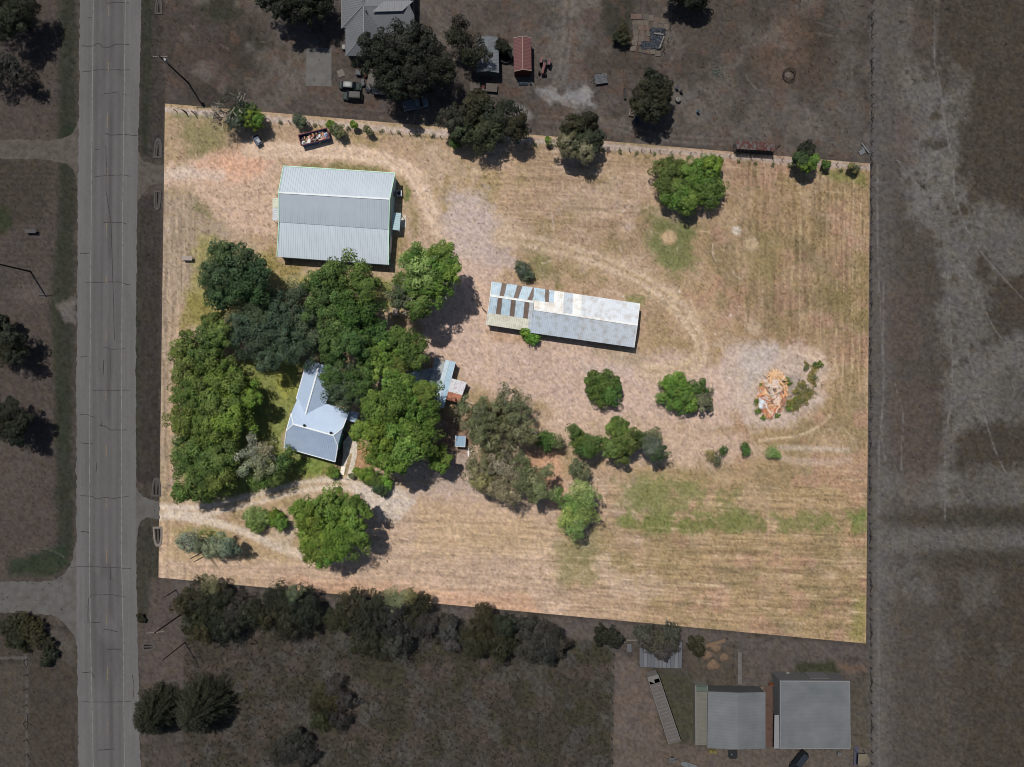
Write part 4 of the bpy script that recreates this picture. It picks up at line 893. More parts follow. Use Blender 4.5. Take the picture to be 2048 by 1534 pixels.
def tree(name, label, cat, lobes, kind, ztop, seed, style='broad', group=None, bark=None, bare=0, kinds=None, trunk_r=None, dens=1.0, low=False):
    if not low and seed < 170 and not 105 <= seed <= 107: ztop = ztop*1.2
    r = np.random.default_rng(seed); cr, ls, nl, spc, keep, sq = STY[style]
    W3 = []
    for l in lobes:
        px, py, rp = l[:3]
        if 213 <= seed <= 218: rp *= 1.13; py += 6
        zt = l[3] if len(l) > 3 else ztop*r.uniform(.86, 1.0)
        rad = rp*S*(1.05 if rp > 22 else 1.22); rz = min(rad*sq, zt*(.5 if low else .42)); zc = zt-rz; k = 1-(zc+.35*rz)/H
        W3.append((np.array([(px-1024)*S*k, (767-py)*S*k, zc]), rad*(1-zc/H), rz))
    bx_ = np.mean([w[0][:2] for w in W3], axis=0); base = Vector((bx_[0], bx_[1], 0))
    t = thing(name, base, label, cat, group)
    V, Cc = [], []; tips = []
    for li, (c, rad, rz) in enumerate(W3):
        small = rad < 2.2; crr = cr if not small else max(.3, min(cr, rad*.3)); lsz = ls*(1 if not small else .85)
        crr_l = max(crr*.85, min(crr*1.2, rad*.17+.35))
        area = 2*np.pi*(rad*rad*.5+rad*rz*.5)*1.15; n = int(max(10, area/(np.pi*crr_l*crr_l)*2.0*spc*dens))
        d = sphere_dirs(r, n, -.25); n_in = int(n*.35)
        f = 1-np.abs(r.normal(0, .13, n)); f[:n_in] = r.uniform(.35, .8, n_in)
        wob = 1+.16*np.sin(3*np.arctan2(d[:, 1], d[:, 0])+r.uniform(0, 6))+.10*np.sin(7*np.arctan2(d[:, 1], d[:, 0])+r.uniform(0, 6))
        cen = c+d*np.array([rad, rad, rz])*(f*np.where(d[:, 2] < .7, wob, 1))[:, None]-d*np.array([1, 1, .6])*crr_l*.6
        cen[:, 2] = np.maximum(cen[:, 2], .25)
        nz = vn(cen[:, 0]/2.1+seed, cen[:, 1]/2.1, seed)*.7+vn(cen[:, 0]/.9, cen[:, 1]/.9+seed, seed+3)*.3
        kp = (nz > (1-keep)*1.0)|(np.arange(n) < n_in)&(r.random(n) < keep); cen = cen[kp]; d = d[kp]
        kd = (kinds[li] if kinds else kind); tint = r.uniform(.82, 1.16)*np.array([r.uniform(.86, 1.16), 1, r.uniform(.85, 1.2)])*(1.14 if not kd.startswith('d_') else 1.22); c1, c2 = np.array(LC[kd][0])*tint, np.array(LC[kd][1])*tint
        v, cc = leaf_cloud(r, cen-np.array([base.x, base.y, 0]), crr_l*r.uniform(.6, 1.25, len(cen)), nl, lsz, c1, c2, d)
        V.append(v); Cc.append(cc); 
        for _ in range(2 if rad < 4 else 5):
            dd = sphere_dirs(r, 1, .1)[0]; tips.append(c+dd*np.array([rad, rad, rz])*.75-np.array([base.x, base.y, 0]))
    V = np.concatenate(V); Cc = np.concatenate(Cc)
    V[:, 2] = np.maximum(V[:, 2], .06)
    big_mesh('crown', V, np.arange(len(V)).reshape(-1, 4), LEAF, Cc, t)
    rm = max(w[1] for w in W3); tr = trunk_r or max(.05, rm*.055); zb = max(.15, min(w[0][2]-w[2]*.6 for w in W3))
    mb = MB(); mb.cyl((0, 0, 0), (0, 0, zb*.5), tr*1.5, tr*1.1, 8, False).cyl((0, 0, zb*.5), (0, 0, zb), tr*1.1, tr, 8, False)
    limbs(mb, (0, 0, zb*.95), tips, r, tr*.7); mb.build('trunk', bark or BARK, t)
    if bare:
        for _ in range(bare):
            mb = MB(); c, rad, rz = W3[r.integers(len(W3))]; dd = sphere_dirs(r, 1, .25)[0]; p0 = Vector(c+dd*np.array([rad, rad, rz])*.55)-base
            dirv = Vector(dd)+Vector(r.normal(0, .35, 3)); dirv.z *= .45; dirv.normalize(); L = rad*r.uniform(.32, .6); p1 = p0+dirv*L+Vector((0, 0, rz*.30)); mb.cyl(p0, p1, .07, .025, n=5, cap=False)
            for _k in range(4):
                q = p0.lerp(p1, r.uniform(.3, .95)); d2 = (dirv+Vector(r.normal(0, .7, 3))).normalized(); mb.cyl(q, q+d2*L*r.uniform(.25, .5), .035, .012, n=4, cap=False)
            mb.build('bare_branch', BARKP if bark is None else bark, t)
    return t
TG = 'trees round the house'
T = tree
T('oak_tree', 'broad dark green tree on the left, first below the large barn', 'tree', [(452, 545, 58), (478, 525, 42), (430, 560, 40), (490, 575, 44), (440, 590, 36), (445, 505, 24), (515, 552, 30)], 'dark', 11, 101, 'broad', TG)
T('oak_tree', 'tall mid green tree overlapping the lower eave of the large barn', 'tree', [(690, 570, 58), (650, 600, 48), (715, 615, 52), (680, 650, 46), (655, 550, 36), (640, 570, 30), (700, 690, 36), (662, 692, 30), (735, 580, 26)], 'mid', 12.5, 102, 'broad', TG)
T('live_oak_tree', 'wide dark blue green oak in the middle of the grove', 'tree', [(560, 640, 62), (510, 630, 48), (600, 600, 46), (520, 690, 48), (585, 690, 52), (625, 665, 45), (535, 720, 26), (480, 655, 36)], 'blue', 9.0, 103, 'fine', TG)
T('elm_tree', 'green tree with bare grey branches beside the bare yard', 'tree', [(845, 540, 46), (880, 535, 40), (820, 575, 42), (868, 575, 40), (805, 595, 30), (835, 610, 30), (880, 507, 22), (828, 515, 22), (905, 545, 18)], 'mid', 12, 104, 'broad', TG, bare=16, kinds=['light', 'bright', 'mid', 'bright', 'greygreen', 'mid', 'bright', 'bright', 'bright'])
T('pecan_tree', 'yellow green tree at the left edge, highest of its row', 'tree', [(405, 690, 46), (440, 665, 34), (372, 700, 36), (420, 730, 42), (370, 745, 34), (425, 640, 20)], 'yellow', 10, 105, 'broad', TG)
T('pecan_tree', 'big yellow green tree with the widest crown along the left edge', 'tree', [(430, 800, 66), (385, 790, 52), (470, 790, 44), (420, 850, 56), (462, 840, 44), (370, 840, 40), (502, 800, 18), (450, 760, 40)], 'yellow', 10.5, 106, 'broad', TG, kinds=['yellow', 'yellow', 'bright', 'yellow', 'bright', 'yellow', 'bright', 'bright'])
T('pecan_tree', 'yellow green tree next to the gravel drive, lowest of its row', 'tree', [(405, 925, 56), (370, 905, 36), (440, 920, 40), (395, 970, 40), (430, 965, 36), (360, 985, 18)], 'yellow', 10.5, 107, 'broad', TG)
T('ash_tree', 'thin pale grey green tree left of the house', 'tree', [(505, 905, 34), (520, 930, 28), (490, 930, 26), (530, 895, 18)], 'pale', 8.5, 108, 'sparse', TG, bare=6)
T('yard_tree', 'thin green tree on the lawn below the pale tree', 'tree', [(565, 925, 18), (550, 955, 20), (520, 965, 20), (575, 905, 12)], 'mid', 6, 131, 'wispy', TG)
T('elm_tree', 'dense dark green tree over the north wing of the house', 'tree', [(690, 755, 44), (670, 740, 32), (715, 770, 34), (672, 785, 30), (695, 800, 24), (662, 760, 24)], 'mid', 11, 109, 'fine', TG, kinds=['blue', 'mid', 'mid', 'blue', 'blue', 'mid'])
T('elm_tree', 'ragged yellow green tree above the tin sheds', 'tree', [(800, 690, 44), (830, 710, 34), (770, 705, 38), (745, 665, 34), (790, 735, 30), (745, 710, 30), (735, 745, 30), (765, 735, 28), (725, 690, 26)], 'yellow', 10.5, 110, 'broad', TG, kinds=['yellow', 'yellow', 'bright', 'mid', 'yellow', 'mid', 'mid', 'bright', 'mid'])
T('pecan_tree', 'largest bright green tree between the house and the tin sheds', 'tree', [(795, 830, 62), (760, 820, 46), (840, 810, 48), (800, 890, 50), (755, 880, 40), (840, 870, 44), (850, 790, 32), (800, 780, 40), (720, 860, 22), (790, 930, 26), (760, 915, 28)], 'bright', 13, 111, 'broad', TG)
T('small_tree', 'small bright green tree right of the largest one', 'tree', [(880, 910, 20), (878, 928, 17), (890, 920, 14)], 'bright', 6.5, 112, 'broad', TG)
T('live_oak_tree', 'patchy grey green oak at the right end of the grove', 'tree', [(985, 830, 52), (950, 835, 40), (1030, 820, 38), (1000, 870, 48), (1045, 860, 34), (965, 870, 36), (1010, 790, 26), (1060, 875, 20), (935, 815, 22)], 'oakgrey', 9.5, 113, 'sparse', TG, bare=18, dens=1.1)
T('live_oak_tree', 'pale grey leaved oak below the patchy oak', 'tree', [(1000, 945, 48), (1040, 950, 40), (960, 940, 36), (1010, 980, 36), (1060, 970, 32), (1080, 985, 24), (965, 965, 24), (1095, 945, 14)], 'pale', 9, 114, 'fine', TG, kinds=['pale', 'oakgrey', 'olive', 'pale', 'oakgrey', 'olive', 'olive', 'olive'])
T('small_tree', 'small green tree alone between two oak groups', 'tree', [(1098, 882, 18), (1115, 885, 14), (1085, 880, 14)], 'mid', 4.5, 115, 'wispy', kinds=['mid', 'olive', 'mid'])
SG = 'trees along the bare ground'
T('cedar_tree', 'dark green tree at the left end of the short row', 'tree', [(1160, 880, 24), (1185, 885, 24), (1148, 862, 14), (1172, 900, 18)], 'mid', 6.5, 116, 'fine', SG)
T('elm_tree', 'yellow green tree in the middle of the short row', 'tree', [(1240, 870, 30), (1245, 900, 28), (1262, 880, 22), (1225, 895, 20), (1235, 852, 18)], 'yellow', 7, 117, 'broad', SG)
T('cedar_tree', 'dark grey green tree at the right end of the short row', 'tree', [(1305, 890, 24), (1318, 905, 18), (1290, 880, 18), (1310, 870, 14)], 'dark', 6.5, 118, 'fine', SG, kinds=['greygreen', 'dark', 'dark', 'greygreen'])
T('small_tree', 'small dark tree just above the light green tree', 'tree', [(1155, 938, 19), (1165, 950, 14)], 'greygreen', 4.5, 119, 'wispy')
T('mesquite_tree', 'light green tree with thin foliage by the green meadow', 'tree', [(1165, 985, 26), (1150, 1010, 30), (1170, 1025, 28), (1140, 1040, 26), (1150, 1055, 22), (1112, 990, 14), (1175, 1000, 22)], 'light', 7.5, 120, 'wispy', bare=4, dens=1.3)
BG = 'round bushes in the open yard'
T('round_bush', 'round dark green bush nearest the long shed yard', 'bush', [(1203, 778, 36), (1215, 765, 22), (1190, 768, 22), (1222, 785, 22)], 'mid', 4.5, 121, 'broad', BG, low=True)
T('round_bush', 'round yellow green bush with a thin grey right half', 'bush', [(1358, 790, 36), (1350, 770, 26), (1375, 800, 26), (1405, 800, 26), (1395, 785, 22)], 'bright', 4.5, 122, 'broad', BG, low=True, kinds=['bright', 'bright', 'bright', 'oakgrey', 'mid'])
T('elm_tree', 'clump of green trees alone in the upper meadow', 'tree', [(1345, 360, 42), (1360, 385, 40), (1410, 350, 40), (1420, 380, 34), (1340, 335, 26), (1425, 330, 24), (1380, 400, 28), (1378, 345, 34)], 'bright', 6.0, 123, 'broad', low=True, dens=1.2, kinds=['yellow', 'bright', 'bright', 'mid', 'yellow', 'bright', 'bright', 'bright'])
T('pecan_tree', 'large round bright green tree beside the gravel drive', 'tree', [(660, 1055, 58), (620, 1040, 36), (700, 1040, 38), (640, 1095, 38), (690, 1085, 42), (655, 1005, 34), (700, 1010, 26), (620, 1080, 30), (650, 1115, 20), (718, 1065, 24), (605, 1020, 26)], 'bright', 10.5, 124, 'broad')
T('soft_shrub', 'pale green rounded shrub left of the large round tree', 'bush', [(510, 1042, 24), (525, 1035, 16), (500, 1030, 14)], 'light', 3.5, 125, 'shrub', low=True)
T('soft_shrub', 'small green shrub touching the large round tree', 'bush', [(552, 1040, 17), (560, 1050, 13), (545, 1032, 12)], 'bright', 3.5, 126, 'shrub', low=True)
T('willow_tree', 'silvery leaved tree hiding two poles near the road', 'tree', [(442, 1090, 26), (420, 1100, 18), (462, 1098, 16), (375, 1085, 20), (395, 1092, 16), (360, 1082, 12)], 'silver', 6, 127, 'wispy', dens=1.2, kinds=['silver', 'silver', 'greygreen', 'silver', 'greygreen', 'silver'])
T('small_bush', 'dark green bush above the long shed', 'bush', [(1046, 540, 14), (1055, 550, 12), (1040, 532, 10)], 'greygreen', 2.8, 128, 'shrub', low=True)
T('small_bush', 'vivid green bush at the lower edge of the long shed', 'bush', [(1060, 670, 14), (1068, 678, 11), (1050, 664, 10)], 'lime', 3.0, 129, 'shrub', low=True)
T('dry_bush', 'yellowing bush with dead sticks in the lower meadow', 'bush', [(1424, 908, 13), (1435, 920, 13), (1446, 900, 11)], 'gold', 2.6, 130, 'twig', low=True, bare=5, dens=1.4, kinds=['gold', 'olive', 'mid'])
T('small_bush', 'small dark bush by the pale dirt strip', 'bush', [(1491, 892, 10), (1494, 902, 9)], 'mid', 2.6, 132, 'twig', low=True, dens=1.5)
T('small_bush', 'small light green bush at the start of the pale dirt strip', 'bush', [(1545, 905, 13), (1553, 911, 10)], 'light', 2.4, 133, 'twig', low=True, dens=1.6)
for k, (px, py, rp, kd, lb) in enumerate(((732, 950, 14, 'bright', 'green garden shrub beside the log edge'), (748, 960, 15, 'mid', 'dark garden shrub in the bed by the drive'), (770, 965, 13, 'lime', 'bright green garden shrub in the bed below the big tree'), (760, 978, 14, 'blue', 'bluish garden shrub at the lowest point of the bed'), (715, 942, 8, 'bright', 'small garden shrub at the end of the footpath'), (665, 945, 11, 'bright', 'small round shrub on the lawn edge by the white slab'), (703, 952, 5, 'olive', 'tiny shrub between the forks of the footpath'))):
    T('garden_shrub', lb, 'shrub', [(px, py, rp), (px+rp*.5, py+rp*.4, rp*.7), (px-rp*.5, py-rp*.3, rp*.6)], kd, 1.0+rp*.11, 140+k, 'shrub', 'shrubs in the garden by the house', low=True)
# along the north fence
T('dead_shrub', 'leafless grey shrub on the upper left fence line', 'bush', [(455, 215, 30), (475, 205, 24), (440, 235, 20)], 'd_pale', 5.5, 150, 'twig', bare=34, dens=.6)
T('fence_shrub', 'dark green shrub beside the leafless one on the fence', 'bush', [(480, 228, 22), (502, 235, 20), (468, 240, 16), (495, 222, 16), (515, 240, 12)], 'dark', 5.5, 151, 'shrub', low=True, kinds=['dark', 'bright', 'greygreen', 'dark', 'bright'])
for k, (px, py, rp, kd, lb) in enumerate(((597, 240, 12, 'greygreen', 'grey green fence shrub left of the dumpster'), (662, 250, 9, 'bright', 'upright green fence shrub right of the dumpster'), (676, 262, 12, 'olive', 'olive fence shrub touching the one by the dumpster'), (708, 248, 7, 'bright', 'small fence shrub midway along the upper fence'), (735, 260, 8, 'olive', 'low olive fence shrub, last before the bare posts'), (910, 285, 10, 'mid', 'small fence shrub left of the big dark fence tree'), (1096, 281, 6, 'bright', 'tiny fence shrub right of the big dark fence tree'), (1652, 328, 8, 'mid', 'low fence shrub near the upper right corner'), (1707, 336, 9, 'olive', 'pale fence shrub in the upper right corner'))):
    T('fence_shrub', lb, 'shrub', [(px, py, rp), (px+rp*.5, py+rp*.3, rp*.7), (px-rp*.4, py-rp*.5, rp*.6)], kd, 1.3+rp*.17, 160+k, 'shrub', 'shrubs along the upper fence', low=True)
T('fence_tree', 'wide dark tree astride the upper fence', 'tree', [(950, 225, 42), (1000, 235, 44), (910, 235, 32), (975, 265, 36), (930, 260, 30), (1035, 250, 28), (960, 205, 30)], 'd_mid', 8, 170, 'broad', bark=BARKD, kinds=['d_mid', 'd_mid', 'd_grey', 'm_grey', 'm_grey', 'd_mid', 'd_mid'])  # d_ and m_grey lobes put the dimming beyond the fence into leaf colour
T('fence_tree', 'ragged tree astride the upper fence, nearest its middle', 'tree', [(1155, 285, 34), (1150, 250, 26), (1175, 240, 20), (1185, 280, 24), (1130, 285, 22), (1165, 300, 22)], 'mid', 7.5, 171, 'broad', kinds=['m_grey', 'd_mid', 'd_mid', 'm_grey', 'oakgrey', 'oakgrey'], bark=BARKD)
T('fence_tree', 'small dark tree astride the upper fence near its right end', 'tree', [(1612, 300, 16), (1602, 318, 15), (1622, 322, 15), (1612, 330, 12), (1625, 305, 12)], 'dark', 5.5, 172, 'broad', kinds=['d_mid', 'dark', 'bright', 'bright', 'd_mid'], bark=BARKD)
# neighbours
T('oak_tree', 'largest dark tree beside the hipped grey house', 'tree', [(810, 120, 66), (760, 115, 46), (850, 110, 50), (800, 75, 40), (835, 152, 36), (780, 155, 36), (870, 140, 36), (740, 85, 26), (795, 178, 16)], 'd_dark', 11, 201, 'broad', bark=BARKD)
T('mesquite_tree', 'thin grey brown tree over the grey gable shed', 'tree', [(930, 80, 32), (955, 90, 26), (910, 75, 26), (940, 110, 26), (925, 50, 20), (965, 105, 16)], 'd_brown', 7.5, 202, 'sparse', bark=BARKD, dens=1.4, kinds=['d_brown', 'd_grey', 'd_mid', 'd_mid', 'd_grey', 'd_mid'])
T('oak_tree', 'dark tree at the top edge left of the hipped house', 'tree', [(590, -6, 46), (545, -10, 34), (630, -4, 36), (600, 18, 30), (560, 14, 24), (570, -45, 50)], 'd_dark', 10, 203, 'broad', bark=BARKD)
T('elm_tree', 'spiky dark tree among the troughs and barrels', 'tree', [(1305, 185, 34), (1290, 205, 26), (1325, 195, 26), (1310, 160, 20), (1280, 195, 18), (1325, 175, 18), (1305, 220, 20)], 'd_mid', 8.5, 204, 'broad', bark=BARKD)
T('oak_tree', 'dark tree in the upper left corner of the picture', 'tree', [(25, 30, 40), (40, 10, 34), (5, 50, 34), (-15, 5, 50)], 'd_mid', 9.5, 205, 'fine', bark=BARKD)
T('mesquite_tree', 'sparse grey tree below the upper left corner tree', 'tree', [(20, 140, 30), (35, 155, 22), (5, 125, 28), (50, 165, 14), (-15, 150, 30)], 'd_grey', 6, 206, 'sparse', bark=BARKD, bare=8)
T('oak_tree', 'dark tree cut by the top edge right of the pallets', 'tree', [(1385, -10, 28), (1350, -18, 24), (1405, -20, 24), (1375, -40, 36)], 'd_mid', 7, 207, 'broad', bark=BARKD)
T('tall_bush', 'dark bush at the left side of the pallets', 'bush', [(1243, 62, 14), (1249, 75, 12), (1238, 72, 12)], 'd_olive', 3.0, 208, 'fine', bark=BARKD, low=True)
T('tank_tree', 'small dark tree between the grey and red sheds', 'tree', [(1006, 90, 12), (1013, 96, 9), (1000, 84, 9)], 'd_mid', 4.0, 209, 'wispy', bark=BARKD)
LW = 'trees at the left edge of the picture'
T('bare_tree', 'dark tree at the left edge with a pale ring of branches', 'tree', [(18, 675, 26), (8, 700, 32), (-12, 690, 36), (25, 715, 16)], 'd_mid', 8, 210, 'fine', LW, bark=BARKD, bare=6)
T('bare_tree', 'dark tree at the left edge, lower of the two large ones', 'tree', [(20, 825, 30), (35, 845, 26), (5, 855, 32), (25, 870, 22), (-15, 830, 40)], 'd_mid', 8.5, 211, 'fine', LW, bark=BARKD)
T('bare_tree', 'dark tree at the left edge, small and upper of the three', 'tree', [(-4, 640, 16), (-8, 655, 22)], 'd_dark', 6.5, 212, 'broad', LW, bark=BARKD)
HG = 'trees along the lower fence'
T('hedge_tree', 'broad dark tree at the left end of the lower tree line', 'tree', [(430, 1215, 46), (400, 1190, 36), (470, 1210, 38), (395, 1230, 34), (450, 1250, 34), (370, 1200, 26), (495, 1225, 24), (420, 1168, 18), (400, 1262, 22)], 'd_mid', 7.5, 213, 'fine', HG, bark=BARKD, kinds=['d_mid', 'd_olive', 'd_grey', 'd_olive', 'd_mid', 'd_olive', 'd_mid', 'olive', 'd_olive'])
T('hedge_tree', 'second dark tree from the left of the lower tree line', 'tree', [(575, 1215, 44), (605, 1205, 34), (545, 1205, 36), (580, 1245, 32), (615, 1230, 26), (530, 1230, 22), (590, 1182, 15)], 'd_dark', 7, 214, 'fine', HG, bark=BARKD, kinds=['d_mid', 'd_dark', 'd_mid', 'd_mid', 'd_dark', 'd_olive', 'greygreen'])
T('hedge_tree', 'widest tree in the middle of the lower tree line', 'tree', [(740, 1235, 50), (700, 1220, 38), (790, 1235, 44), (745, 1275, 40), (790, 1275, 36), (830, 1220, 36), (670, 1235, 26), (850, 1250, 26), (790, 1195, 22), (815, 1190, 14), (760, 1200, 18)], 'd_mid', 8, 215, 'fine', HG, bark=BARKD, bare=8, kinds=['d_mid', 'd_olive', 'd_grey', 'd_mid', 'd_pale', 'd_mid', 'd_olive', 'd_grey', 'olive', 'olive', 'd_mid'])
T('hedge_tree', 'narrow grey tree right of the widest hedge tree', 'tree', [(900, 1255, 24), (905, 1280, 20), (890, 1240, 16)], 'd_pale', 6, 216, 'fine', HG, bark=BARKD)
T('hedge_tree', 'dark green tree with a round crown in the lower tree line', 'tree', [(965, 1255, 38), (990, 1265, 34), (950, 1285, 30), (1000, 1290, 28), (965, 1228, 24), (1010, 1245, 22)], 'd_mid', 7, 217, 'fine', HG, bark=BARKD, kinds=['d_olive', 'd_mid', 'd_olive', 'd_mid', 'd_olive', 'd_mid'])
T('hedge_tree', 'grey green tree at the right end of the lower tree line', 'tree', [(1070, 1270, 34), (1095, 1275, 30), (1060, 1295, 26), (1090, 1300, 24), (1055, 1245, 22), (1115, 1285, 18)], 'd_grey', 7, 218, 'fine', HG, bark=BARKD)
T('fence_bush', 'dark oval bush left of the sheet roofed shelter', 'bush', [(1205, 1272, 17), (1222, 1276, 17), (1235, 1280, 12)], 'd_dark', 3.5, 219, 'shrub', bark=BARKD, low=True)
T('shelter_tree', 'thin grey green tree over the sheet roofed shelter', 'tree', [(1315, 1286, 30), (1338, 1290, 25), (1300, 1278, 25), (1326, 1306, 18), (1290, 1266, 18), (1340, 1268, 20)], 'd_pale', 5.2, 220, 'wispy', bark=BARKD, dens=1.3)
T('fence_bush', 'small dark bush between the shelter and the mounds', 'bush', [(1395, 1292, 15), (1400, 1302, 11), (1385, 1285, 10)], 'd_olive', 3, 221, 'shrub', bark=BARKD, low=True)
T('field_shrub', 'dark shrub in the middle of the rough lower field', 'bush', [(655, 1395, 34), (670, 1375, 28), (640, 1410, 26), (690, 1400, 20), (680, 1440, 24), (645, 1440, 22)], 'd_grey', 3.5, 222, 'fine', bark=BARKD, low=True, kinds=['d_olive', 'd_grey', 'd_olive', 'd_grey', 'd_grey', 'd_olive'])
T('field_shrub', 'dark shrub at the bottom edge of the rough field', 'bush', [(580, 1500, 34), (600, 1480, 24), (555, 1510, 26), (610, 1515, 24)], 'd_grey', 3.5, 223, 'fine', bark=BARKD, low=True)
T('roadside_bush', 'olive bush at the left edge below the side road', 'bush', [(40, 1250, 26), (15, 1255, 24), (65, 1258, 22), (35, 1280, 20), (70, 1280, 16)], 'd_olive', 2.5, 224, 'shrub', bark=BARKD, low=True)
T('roadside_bush', 'small dark bush right of the olive one by the side road', 'bush', [(95, 1290, 14), (100, 1308, 13), (90, 1325, 11)], 'd_mid', 2.0, 225, 'shrub', bark=BARKD, low=True)
T('roadside_bush', 'tiny dark bush on the right road edge', 'bush', [(281, 1233, 7), (283, 1240, 6)], 'd_olive', 1.2, 226, 'shrub', bark=BARKD, low=True)

def needle_tree(name, label, px, py, rp, ztop, seed, kd):
    """conifer with drooping needle sprays radiating from the top"""
    r = np.random.default_rng(seed); zc = ztop*.6; k = 1-zc/H; base = Vector(((px-1024)*S*k, (767-py)*S*k, 0)); t = thing(name, base, label, 'tree', 'feathery trees by the road')
    rad = rp*S*k; V = []; Cc = []; c1, c2 = LC[kd]
    lev = np.linspace(0.06, 1, 22); mb = MB(); mb.cyl((0, 0, 0), (0, 0, ztop*.98), rad*.07, .04, n=7, cap=False)
    for lv in lev:
        z0 = ztop*(1-.88*lv); L = rad*(.18+.82*lv**.75); n = int(10+34*lv)
        for i in range(n):
            a = r.uniform(0, 2*np.pi); d = np.array([np.cos(a), np.sin(a), 0]); Lk = L*r.uniform(.75, 1.08)
            if r.random() < .25: mb.cyl((0, 0, z0), tuple(d*Lk*.9+np.array([0, 0, z0-Lk*.12])), .04, .015, n=4, cap=False)
            m = int(5+Lk*3.2)
            for s in np.linspace(.25, 1, m):
                p = d*Lk*s+np.array([0, 0, z0-.25*Lk*s*s+.10*Lk*s]); side = np.array([-d[1], d[0], 0])
                for sg in (-1, 1):
                    t_ = d*.75+side*sg*r.uniform(.3, .9)+np.array([0, 0, r.uniform(-.25, .15)]); t_ /= np.linalg.norm(t_); q = p+r.normal(0, .06, 3); ln = .42*r.uniform(.7, 1.2); w = np.cross(t_, [0, 0, 1])*.06+np.array([0, 0, r.normal(0, .03)])
                    V += [q, q+t_*ln*.5-w, q+t_*ln, q+t_*ln*.5+w]; u = r.random(); Cc += [(np.array(c1)*(1-u)+np.array(c2)*u)*r.uniform(.75, 1.25)]*4
    V = np.array(V); big_mesh('crown', V, np.arange(len(V)).reshape(-1, 4), LEAF, np.array(Cc), t); mb.build('trunk', BARKD, t)
needle_tree('conifer_tree', 'dark feathery conifer leaning over the road edge', 301, 1436, 54, 9, 227, 'd_mid')
needle_tree('conifer_tree', 'dark feathery conifer right of the road edge one', 391, 1428, 64, 11, 228, 'd_mid')
# ------------------------------------------------------------------ fences
POST = mat('fence_post', (128, 116, 104), rough=1, var=.2); POSTD = mat('fence_post_dim', (58, 53, 49), rough=1, var=.2); WIRE = mat('fence_wire', (96, 92, 88), rough=.5, metal=.6)
def fence(label, runs, step, m, h=1.3, r_=.09, group='wire fences', brace=0, jit=.12):
    a0 = G(*runs[0][0]); t = thing('wire_fence', a0, label, 'fence', group); rr = random.Random(int(runs[0][0][0]))
    me = None; n = 0
    for run in runs:
        pts = [G(*p) for p in run]; mbw = MB()
        for a, b in zip(pts[:-1], pts[1:]):
            L = (b-a).length; k = max(1, round(L/step))
            for i in range(k):
                p = a.lerp(b, (i+rr.uniform(-.1, .1))/k)+Vector((rr.uniform(-jit, jit), rr.uniform(-jit, jit), 0))
                if me is None:
                    o = MB().cyl((0, 0, 0), (0, 0, h), r_, r_*.9, n=7).build('post', m, t); me = o.data
                else:
                    o = bpy.data.objects.new('post', me); COL.objects.link(o); o.parent = t
                o.location = p-a0; o.rotation_euler = (rr.uniform(-.06, .06), rr.uniform(-.06, .06), rr.uniform(0, 6)); n += 1
                if brace and n % brace == 0:
                    d = (b-a).normalized(); MB().bar(p-a0+Vector((0, 0, h*.9)), p-a0+d*1.9+Vector((0, 0, .05)), .1).build('brace', m, t); MB().bar(p-a0+Vector((0, 0, h*.9)), p-a0-d*1.9+Vector((0, 0, .05)), .1).build('brace', m, t)
            for z in (.4, .75, 1.1): mbw.bar(a+Vector((0, 0, z)), b+Vector((0, 0, z)), .014)
        mbw.build('wire', WIRE, t, True)
    return t
fence('wire fence on round posts along the upper edge of the dry field', [[(352, 221), (437, 231), (560, 244), (740, 262), (900, 276), (1070, 290), (1280, 301), (1500, 316), (1738, 335)]], 2.3, POST)
fence('long wire fence between the dry field and the eastern pasture', [[(1743, -20), (1741, 330), (1739, 700), (1737, 1000), (1740, 1310), (1742, 1570)]], 2.6, POSTD, brace=4)
fence('wire fence between the rough lower field and the brown yard', [[(1226, 1283), (1224, 1400), (1222, 1570)]], 2.6, POSTD)
fence('pale wire fence in the lower left corner', [[(-30, 1317), (53, 1316), (54, 1570)]], 3.4, mat('fence_post_pale', (84, 81, 77), var=.1), brace=4)
fence('short wire fence from the pallets down to the spiky tree', [[(1342, -20), (1345, 20), (1334, 80), (1322, 125)]], 2.4, POSTD)
fence('curved wire fence in the yard of the lower right barns', [[(1452, 1275), (1466, 1290), (1464, 1330), (1470, 1368)]], 2.2, POSTD)

# ------------------------------------------------------------------ poles
PW = mat('pole_wood', (44, 38, 34), rough=1, var=.2); INS = mat('insulator', (150, 150, 146), rough=.4)
def pole(label, px, py, h, arm_deg=0, arm=3.2, transformer=False, r0=.19):
    t = thing('utility_pole', G(px, py), label, 'utility pole', 'utility poles')
    MB().cyl((0, 0, 0), (0, 0, h), r0, r0*.68, n=10).build('pole_shaft', PW, t)
    if arm:
        d = Vector((math.cos(R(arm_deg)), math.sin(R(arm_deg)), 0))
        c = MB().bar(Vector((0, 0, h-.5))-d*arm/2, Vector((0, 0, h-.5))+d*arm/2, .13, .15).build('crossarm', mat('crossarm_grey', (112, 104, 96), var=.1), t)
        for k in (-.46, -.15, .15, .46): MB().cyl(d*arm*k+Vector((0, 0, h-.42)), d*arm*k+Vector((0, 0, h-.2)), .06, .04, 8).build('insulator', INS, c)
    if transformer: MB().cyl((.38, -.1, h-2.6), (.38, -.1, h-1.5), .28, n=14).build('transformer', mat('transformer_grey', (112, 114, 120), rough=.4), t)
    return t
pole('tall pole with transformer whose top reaches the road verge', 377, 166, 12.6, 0, 3.2, True)
pole('tall leaning looking pole at the left edge by the road', 61, 543, 12.6, 0, 3.0)
pole('thick pole with pale crossarm under the lower tree line', 372, 1222, 13.3, 5, 3.6)
pole('thin pole at the left side of the rough lower field', 370, 1285, 9.6, 0, 0, False, .14)
pole('short pole half hidden by the lower tree line', 352, 1180, 5.2, 0, 0, False, .12)
